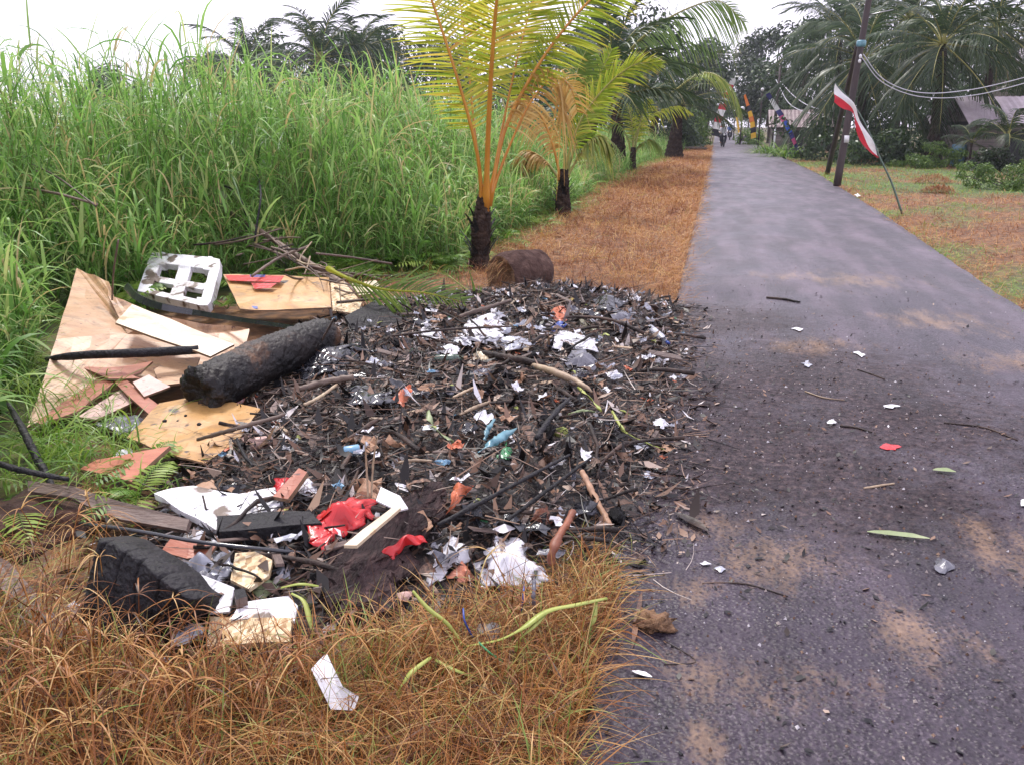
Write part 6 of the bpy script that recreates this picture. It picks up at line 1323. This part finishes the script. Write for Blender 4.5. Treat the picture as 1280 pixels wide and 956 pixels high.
g = Geo(); tube(g, np.array([(t2 - b2) * t for t in np.linspace(0, 1, 10)]), np.linspace(.085, .06, 10), 9, jit=.08); thing(link('prop_pole', g.mesh('prop_pole', M['pole']), None, b2), 'slanting dark prop leaning against the utility pole from behind', 'prop pole')
for i, (pts, lb) in enumerate([([(1079, 68), (1100, 96), (1130, 112), (1165, 117), (1210, 113), (1250, 105), (1300, 92)], 'upper white cable sagging from the pole to the right'), ([(1077, 72), (1100, 101), (1135, 118), (1175, 123), (1220, 119), (1260, 110), (1310, 96)], 'lower white cable sagging from the pole to the right')]):
    pth = smooth_path([Wy(x, y, b[1] - .1 + k * .12) for k, (x, y) in enumerate(pts)], 40); g = Geo(); tube(g, pth - pth[0], .012, 5, cap=True); thing(link('power_cable', g.mesh('power_cable', M['wire']), None, pth[0]), lb, 'cable')
pth = smooth_path([Wy(970, 100, 62), Wy(985, 128, 58), Wy(1008, 141, 52), Wy(1040, 144, 45)], 24); g = Geo(); tube(g, pth - pth[0], .025, 5); thing(link('power_cable', g.mesh('power_cable', M['wire']), None, pth[0]), 'pale cable drooping before the grey shed', 'cable')
pth = smooth_path([Wy(975, 102, 62), Wy(992, 120, 58), Wy(1012, 133, 52), Wy(1040, 140, 45)], 24); g = Geo(); tube(g, pth - pth[0], .025, 5); thing(link('power_cable', g.mesh('power_cable', M['wire']), None, pth[0]), 'second pale cable drooping just above the first before the shed', 'cable')
# red and white flag on a bent bamboo stick
def cloth_band(parent, A, Bp, mat, o_, wave=.04, ph=0.):
    A = smooth_path(A, 26); Bp = smooth_path(Bp, 26); V = []; nv = 5
    for i in range(26):
        for k in range(nv):
            q = A[i] + (Bp[i] - A[i]) * k / (nv - 1); q = q + np.array([hx, hy, 0]) * wave * math.sin(i * .55 + k * .7 + ph); V.append(q - o_)
    g = Geo().add(V, [(i * nv + k, i * nv + k + 1, i * nv + nv + k + 1, i * nv + nv + k) for i in range(25) for k in range(nv - 1)]); return link('cloth_band', g.mesh('cloth_band', M[mat]), parent)
fb = np.array(G(1128, 266)); fb[2] = -.03; FY = fb[1]; root = empty('national_flag', fb, 'long red and white flag on a bent bamboo stick beside the road', 'flag'); o_ = fb.copy()
pth = smooth_path([fb, Wy(1115, 230, FY), Wy(1101, 200, FY), Wy(1086, 165, FY), Wy(1068, 132, FY), Wy(1044, 104, FY)], 30); g = Geo(); tube(g, pth - o_, np.linspace(.022, .008, 30), 6); link('bamboo_stick', g.mesh('bamboo_stick', M['bottle']), root)
up_ = [Wy(x, y, FY - .05) for x, y in ((1044, 105), (1055, 117), (1067, 130), (1074, 148), (1084, 165), (1092, 180), (1098, 196))]; mid = [Wy(x, y, FY - .05) for x, y in ((1043, 118), (1055, 127), (1067, 137), (1071, 152), (1080, 172), (1089, 187), (1098, 197))]; lo = [Wy(x, y, FY - .05) for x, y in ((1042, 128), (1054, 136), (1065, 141), (1069, 158), (1077, 178), (1087, 191), (1097, 198))]
cloth_band(root, up_, mid, 'flagwhite', o_); cloth_band(root, mid, lo, 'flagred', o_, ph=2.8)
def pennant(name, base, tip, cols, widths, label, bend=(0, 0), Y=None):
    """strip of coloured bands sewn along a bent pole"""
    b_ = np.array(G(*base)); Yb = b_[1] if Y is None else Y; b_ = np.array(Wy(base[0], base[1], Yb)) if Y else b_
    root = empty(name, b_, label, 'pennant'); t_ = Wy(*tip, Yb - .3); m_ = (b_ + t_) / 2 + CR * bend[0] + np.array([0, 0, bend[1]])
    p = smooth_path([b_, m_, t_], 40); g = Geo(); tube(g, p - b_, np.linspace(.03, .012, 40), 5); link('pole', g.mesh('pole', M['pole']), root)
    n = len(cols); i0 = 6
    for k, c in enumerate(cols):
        a, e = i0 + (39 - i0) * k / n, i0 + (39 - i0) * (k + 1) / n; V = []
        for j in range(5):
            f = a + (e - a) * j / 4; q = np.array([np.interp(f, range(40), p[:, q_]) for q_ in range(3)]); w_ = np.interp(f, [i0, (i0 + 39) / 2, 39], widths)
            V += [q - b_ - np.array([0, .03, 0]), q - b_ + CR * (-w_ * .5) + np.array([0, -.03 + .05 * math.sin(f * .9), -.04]), q - b_ + CR * (-w_) + np.array([0, -.03 + .05 * math.sin(f * .9 + 1), -.1])]
        g = Geo().add(V, [(j * 3 + s, j * 3 + 3 + s, j * 3 + 4 + s, j * 3 + 1 + s) for j in range(4) for s in (0, 1)]); link('cloth_band', g.mesh('cloth_band', M['flag' + c]), root)
pennant('street_pennant', (1003, 200), (962, 116), ['navy', 'pink', 'navy', 'blue', 'blue', 'pink', 'navy', 'white', 'white', 'navy'][::1], [.1, .22, .18], 'blue and pink pennant with white top leaning over the road', (.15, .05), 45)
pennant('street_pennant', (946, 182), (932, 118), ['yellow', 'black', 'yellow', 'orange', 'yellow', 'black', 'orange', 'orange'], [.36, .3, .12], 'yellow orange and black pennant by the parked motorbike', (.2, 0), 66)
pennant('street_pennant', (887, 182), (910, 108), ['black', 'white', 'red', 'white', 'red', 'white', 'red', 'white'], [-.5, -.6, -.3], 'red and white pennant leaning from the left verge', (-.2, .2), 72)
pennant('street_pennant', (890, 180), (914, 98), ['white', 'white', 'red', 'white', 'white', 'red', 'red', 'white'], [-.4, -.55, -.5], 'second red and white pennant farther back on the left', (-.3, .4), 88)
pennant('street_pennant', (926, 170), (921, 140), ['yellow', 'yellow', 'yellow'], [.22, .22, .16], 'small yellow pennant far down the road', (0, 0), 105)
for px, py, Y, lb in ((928, 137, 78, 'round white street lamp over the parked motorbike'), (953, 113, 66, 'white lamp on a dark post before the trees'), (919, 141, 100, 'small far white street lamp down the road')):
    q = Wy(px, py, Y); root = empty('street_lamp', (q[0], q[1], -.04), lb, 'street lamp'); g = Geo(); tube(g, [(0, 0, 0), (0, 0, q[2] * .6), (0, 0, q[2] - .1)], [.06, .05, .04], 7); link('post', g.mesh('post', M['pole']), root)
    bm = bmesh.new(); bmesh.ops.create_uvsphere(bm, u_segments=14, v_segments=10, radius=.2 if px != 953 else .12); me = bpy.data.meshes.new('lamp_globe'); bm.to_mesh(me); bm.free(); me.materials.append(M['lampw']); link('lamp_globe', me, root, (0, 0, q[2] + .08))
g = Geo(); q = Wy(965, 190, 60); root = empty('dark_post', (q[0], q[1], -.05), 'dark tall post at the road edge before the grey shed', 'post'); tube(g, [(0, 0, 0), (.05, 0, 2.5), (.1, 0, 5.2)], [.1, .09, .07], 8, jit=.1); link('shaft', g.mesh('shaft', M['pole']), root)
g = Geo(); tube(g, [(-.15, 0, 4.6), (.35, 0, 4.6)], .04, 6); link('crossarm', g.mesh('crossarm', M['pole']), root)

# ------------------------------------------------------------------ houses
def house(name, x, y, w_, d_, wall_h, roof_h, wm, rm, label, door=None, rot=0, over=.35, planks=True):
    root = empty(name, (x, y, -.05), label, 'house'); root.rotation_euler = (0, 0, rot)
    wall = Geo(); box(wall, (0, 0, 0), (w_, d_, wall_h)); wo_ = link('wall', wall.mesh('wall', M['wallwood'] if not planks else M['dark'], smooth=False), root)
    if planks:
        me = None
        k = int(wall_h / .16)
        g = Geo(); box(g, (-.02, -.03, 0), (w_ + .02, -.005, .148)); me = g.mesh('wall_plank', M[wm], smooth=False)
        g = Geo(); box(g, (-.03, 0, 0), (-.005, d_, .148)); me2 = g.mesh('wall_plank', M[wm], smooth=False)
        for i in range(k):
            link('wall_plank', me, wo_, (0, 0, i * .16)); link('wall_plank', me2, wo_, (0, 0, i * .16))
    g = Geo(); n = int((w_ + 2 * over) / .12); V = []
    for s in (0, 1):
        for i in range(n + 1):
            xx = -over + (w_ + 2 * over) * i / n; rz = .025 * (i % 2)
            for t in (0, .5, 1): 
                yy = -over + (d_ / 2 + over) * t if s == 0 else d_ + over - (d_ / 2 + over) * t; V.append((xx, yy, wall_h - .12 + (roof_h + .12) * t + rz))
    m = (n + 1) * 3; f = [(s * m + i * 3 + k, s * m + i * 3 + 3 + k, s * m + i * 3 + 4 + k, s * m + i * 3 + 1 + k) for s in (0, 1) for i in range(n) for k in (0, 1)]
    g.add(V, f); ro = link('roof', g.mesh('roof', M[rm], smooth=False), root); ro.modifiers.new('t', 'SOLIDIFY').thickness = .03
    g = Geo()
    for xx in (0.001, w_ - .001): link('gable', Geo().add([(xx, 0, wall_h), (xx, d_, wall_h), (xx, d_ / 2, wall_h + roof_h)], [(0, 1, 2)]).mesh('gable', M['wallwood'], smooth=False), root)
    if door:
        g = Geo(); box(g, (door, -.05, 0), (door + .8, -.032, wall_h * .8)); link('door', g.mesh('door', M['dark'], smooth=False), root)  # solid near-black panel set against the wall
    return root
house('wooden_house', gx_(1208, 40), 38.5, 2.6, 5, 1.75, .95, 'wallwood', 'roofpale', 'low wooden house with a pale roof half hidden by palms', 1.2)
house('white_roofed_house', gx_(1256, 62), 60, 7, 6, 4.6, 1.6, 'wallwood', 'roofpale', 'taller house with a white roof behind the coconut palms at the right', None)
house('grey_shed', gx_(966, 62), 60, 3.2, 4, 1.6, .95, 'wallwood', 'roofrust', 'grey wooden shed with a rusty sheet roof behind the blue pennant', 1.0)
house('pale_shed', gx_(1172, 44), 43.5, 1.6, 2.5, 1.5, .5, 'wallwood', 'roofpale', 'small pale shed glimpsed between the largest palm and the wooden house', None)
q = G(1196, 207); g = Geo(); lathe(g, [(0, .24), (.03, .27), (.32, .26), (.35, .275), (.66, .26), (.7, .275), (.97, .27), (1, .24)], (0, 0, 0), (0, 0, .85), 18); thing(link('blue_drum', g.mesh('blue_drum', M['blue']), None, (q[0], q[1], -.03)), 'blue plastic drum at the left end of the wooden house', 'drum')
g = Geo(); q = Wy(968, 175, 56); root = empty('white_post', (q[0], q[1], -.05), 'short white post in front of the grey shed', 'post'); box(g, (-.05, -.05, 0), (.05, .05, 1.6)); link('shaft', g.mesh('shaft', M['lampw']), root)
g = Geo(); box(g, (-.08, -.08, 1.602), (.08, .08, 1.66)); link('cap', g.mesh('cap', M['lampw']), root)
# log lying across the far end of the left verge
q = Wy(862, 184, 60); g = Geo(); tube(g, smooth_path([(-1.2, 0, .12), (0, .1, .16), (1.1, .05, .12)], 10), .09, 8, jit=.2); thing(link('pale_log', g.mesh('pale_log', M['bark']), None, (q[0], q[1], -.03)), 'thin pale log lying at the far end of the left verge', 'log')

# ------------------------------------------------------------------ motorbikes and riders
def ring(g, c, R0, r, K=22, k=8):
    V = []
    for i in range(K):
        a = 6.2832 * i / K
        for j in range(k): b_ = 6.2832 * j / k; V.append((c[0] + r * math.sin(b_), c[1] + (R0 + r * math.cos(b_)) * math.cos(a), c[2] + (R0 + r * math.cos(b_)) * math.sin(a)))
    g.add(V, [(i * k + j, i * k + (j + 1) % k, ((i + 1) % K) * k + (j + 1) % k, ((i + 1) % K) * k + j) for i in range(K) for j in range(k)])
def motorbike(x, y, rot, body, label):
    root = empty('motorbike', (x, y, 0.0), label, 'motorbike'); root.rotation_euler = (0, 0, rot)
    for wy in (-.62, .6):
        wh = Geo(); ring(wh, (0, wy, .28), .22, .055); t_ = link('wheel', wh.mesh('wheel', M['tyre']), root)
        g = Geo(); lathe(g, [(0, .16), (.3, .17), (.7, .17), (1, .16)], (-.03, wy, .28), (.03, wy, .28), 14); link('rim', g.mesh('rim', M['metal']), t_)
    g = Geo(); prof = [(-.8, .62), (-.55, .45), (-.2, .3), (.2, .28), (.42, .34), (.52, .62), (.62, .86), (.5, .98), (.38, .9), (.26, .5), (.0, .48), (-.1, .68), (-.75, .78)]; V = []
    for s in (-1, -.8, .8, 1): V += [(.16 * s * (1 if abs(s) < 1 else .95), yy if abs(s) < 1 else yy * .96, z if abs(s) < 1 else .6 + (z - .6) * .9) for yy, z in prof]
    n = len(prof); V2 = [V[i] for i in range(4 * n)]; f = [(r * n + i, r * n + (i + 1) % n, (r + 1) * n + (i + 1) % n, (r + 1) * n + i) for r in range(3) for i in range(n)] + [tuple(range(n)), tuple(3 * n + i for i in range(n))[::-1]]
    g.add(V2, f); link('body', g.mesh('body', M[body], smooth=False), root)
    g = Geo(); tube(g, smooth_path([(0, -.78, .8), (0, -.4, .79), (0, -.08, .72)], 8), [.09, .12, .13, .13, .13, .12, .11, .08], 8); link('seat', g.mesh('seat', M['tyre']), root)
    g = Geo(); tube(g, smooth_path([(-.34, .3, 1.0), (-.15, .4, 1.02), (0, .44, 1.0), (.15, .4, 1.02), (.34, .3, 1.0)], 14), .018, 6); link('handlebar', g.mesh('handlebar', M['metal']), root)
    for s in (-1, 1): g = Geo(); tube(g, [(s * .25, .35, 1.02), (s * .3, .36, 1.15)], .008, 4); lathe(g, [(0, .05), (1, .05)], (s * .32, .37, 1.18), (s * .32, .35, 1.18), 10); link('mirror', g.mesh('mirror', M['biked']), root)
    g = Geo(); lathe(g, [(0, .08), (.7, .08), (1, .05)], (0, .48, .88), (0, .64, .88), 12); link('headlight', g.mesh('headlight', M['lampw']), root)
    g = Geo(); tube(g, smooth_path([(0, .5, .8), (0, .58, .5), (0, .6, .28)], 6), .035, 6); link('fork', g.mesh('fork', M['metal']), root)
    g = Geo(); tube(g, [(.17, -.2, .3), (.18, -.7, .36)], .045, 7); link('exhaust', g.mesh('exhaust', M['metal']), root)
    return root
def skin_mesh(name, joints, bones, mat, sub=2):
    me = bpy.data.meshes.new(name); me.from_pydata([j[0] for j in joints], bones, []); me.update(); o = bpy.data.objects.new(name, me); C.objects.link(o)
    o.modifiers.new('skin', 'SKIN')
    for v, j in zip(me.skin_vertices[0].data, joints): v.radius = (j[1], j[1]); v.use_root = False
    me.skin_vertices[0].data[0].use_root = True
    o.modifiers.new('sub', 'SUBSURF').levels = sub; o.modifiers['sub'].render_levels = sub
    dg = bpy.context.evaluated_depsgraph_get(); ev = o.evaluated_get(dg); m2 = bpy.data.meshes.new_from_object(ev); bpy.data.objects.remove(o)
    m2.materials.clear(); m2.materials.append(M[mat])
    for p_ in m2.polygons: p_.use_smooth = True
    return m2
def rider(x, y, rot, shirt, helmet, label):
    root = empty('person', (x, y, 0), label, 'person'); root.rotation_euler = (0, 0, rot)
    J = [((0, -.3, .86), .15), ((0, -.26, 1.08), .14), ((0, -.2, 1.3), .16), ((0, -.17, 1.42), .07), ((0, -.13, 1.56), .1)]; Bn = [(0, 1), (1, 2), (2, 3), (3, 4)]
    for s in (-1, 1):
        k = len(J); J += [((s * .19, -.18, 1.34), .065), ((s * .28, -.02, 1.12), .05), ((s * .3, .28, 1.04), .04), ((s * .31, .34, 1.03), .035)]; Bn += [(2, k), (k, k + 1), (k + 1, k + 2), (k + 2, k + 3)]
        k = len(J); J += [((s * .11, -.22, .84), .1), ((s * .2, .16, .78), .075), ((s * .17, .1, .42), .055), ((s * .17, .14, .33), .045), ((s * .17, .26, .31), .04)]; Bn += [(0, k), (k, k + 1), (k + 1, k + 2), (k + 2, k + 3), (k + 3, k + 4)]
    link('body', skin_mesh('body', J, Bn, 'skin'), root)
    Js = [(J[0][0], .165), (J[1][0], .155), (J[2][0], .175), (J[3][0], .075)]; Bs = [(0, 1), (1, 2), (2, 3)]
    for k0 in (5, 14): k = len(Js); Js += [(J[k0][0], .08), (J[k0 + 1][0], .066), (tuple(np.array(J[k0 + 1][0]) * .3 + np.array(J[k0 + 2][0]) * .7), .055)]; Bs += [(2, k), (k, k + 1), (k + 1, k + 2)]
    link('shirt', skin_mesh('shirt', Js, Bs, shirt), root)
    Jt = [((0, -.3, .84), .165)]; Bt_ = []
    for k0 in (9, 18): k = len(Jt); Jt += [(J[k0][0], .115), (J[k0 + 1][0], .09), (J[k0 + 2][0], .07), (J[k0 + 3][0], .062)]; Bt_ += [(0, k), (k, k + 1), (k + 1, k + 2), (k + 2, k + 3)]
    link('trousers', skin_mesh('trousers', Jt, Bt_, 'trous'), root)
    bm = bmesh.new(); bmesh.ops.create_uvsphere(bm, u_segments=18, v_segments=12, radius=.145)
    bmesh.ops.delete(bm, geom=[v for v in bm.verts if v.co.z < -.07 or (v.co.y > .06 and v.co.z < .03)], context='VERTS')
    me = bpy.data.meshes.new('helmet'); bm.to_mesh(me); bm.free(); me.materials.append(M[helmet])
    for p_ in me.polygons: p_.use_smooth = True
    h_ = link('helmet', me, root, (0, -.13, 1.6)); h_.modifiers.new('t', 'SOLIDIFY').thickness = .02
q = G(903, 184); motorbike(q[0], q[1], math.pi + .12, 'biked', 'dark motorbike ridden towards us down the road'); rider(q[0], q[1], math.pi + .12, 'shirtw', 'bikew', 'rider in white shirt and white helmet on a dark motorbike')
qx = Wy(903, 165, 100); motorbike(qx[0] - .2, 100, math.pi, 'biked', 'far motorbike carrying the rider in red'); rider(qx[0] - .2, 100, math.pi, 'shirtr', 'bikew', 'far rider in a red jacket behind the white rider')
qx = Wy(911, 165, 100); motorbike(qx[0] + .15, 101.5, math.pi, 'biked', 'far motorbike carrying the rider in blue'); rider(qx[0] + .15, 101.5, math.pi, 'shirtb', 'bikew', 'far rider in a blue jacket behind the white rider')
q = G(925, 177); motorbike(q[0], 80, math.pi * .75, 'biked', 'parked dark motorbike standing at the right edge of the road')

# ------------------------------------------------------------------ humid air
g = Geo(); box(g, (-260, -40, -1.2), (260, 260, 20))
hm = bpy.data.materials.new('haze'); hm.use_nodes = True; hn = hm.node_tree; hn.nodes.remove(hn.nodes['Principled BSDF'])
pv = hn.nodes.new('ShaderNodeVolumePrincipled'); pv.inputs['Color'].default_value = (.86, .89, 1, 1); pv.inputs['Density'].default_value = .0005; pv.inputs['Anisotropy'].default_value = .2
hn.links.new(pv.outputs[0], hn.nodes['Material Output'].inputs['Volume'])
kind(link('haze', g.mesh('haze', hm, smooth=False)), 'stuff', 'thin pale humid air over the whole scene')
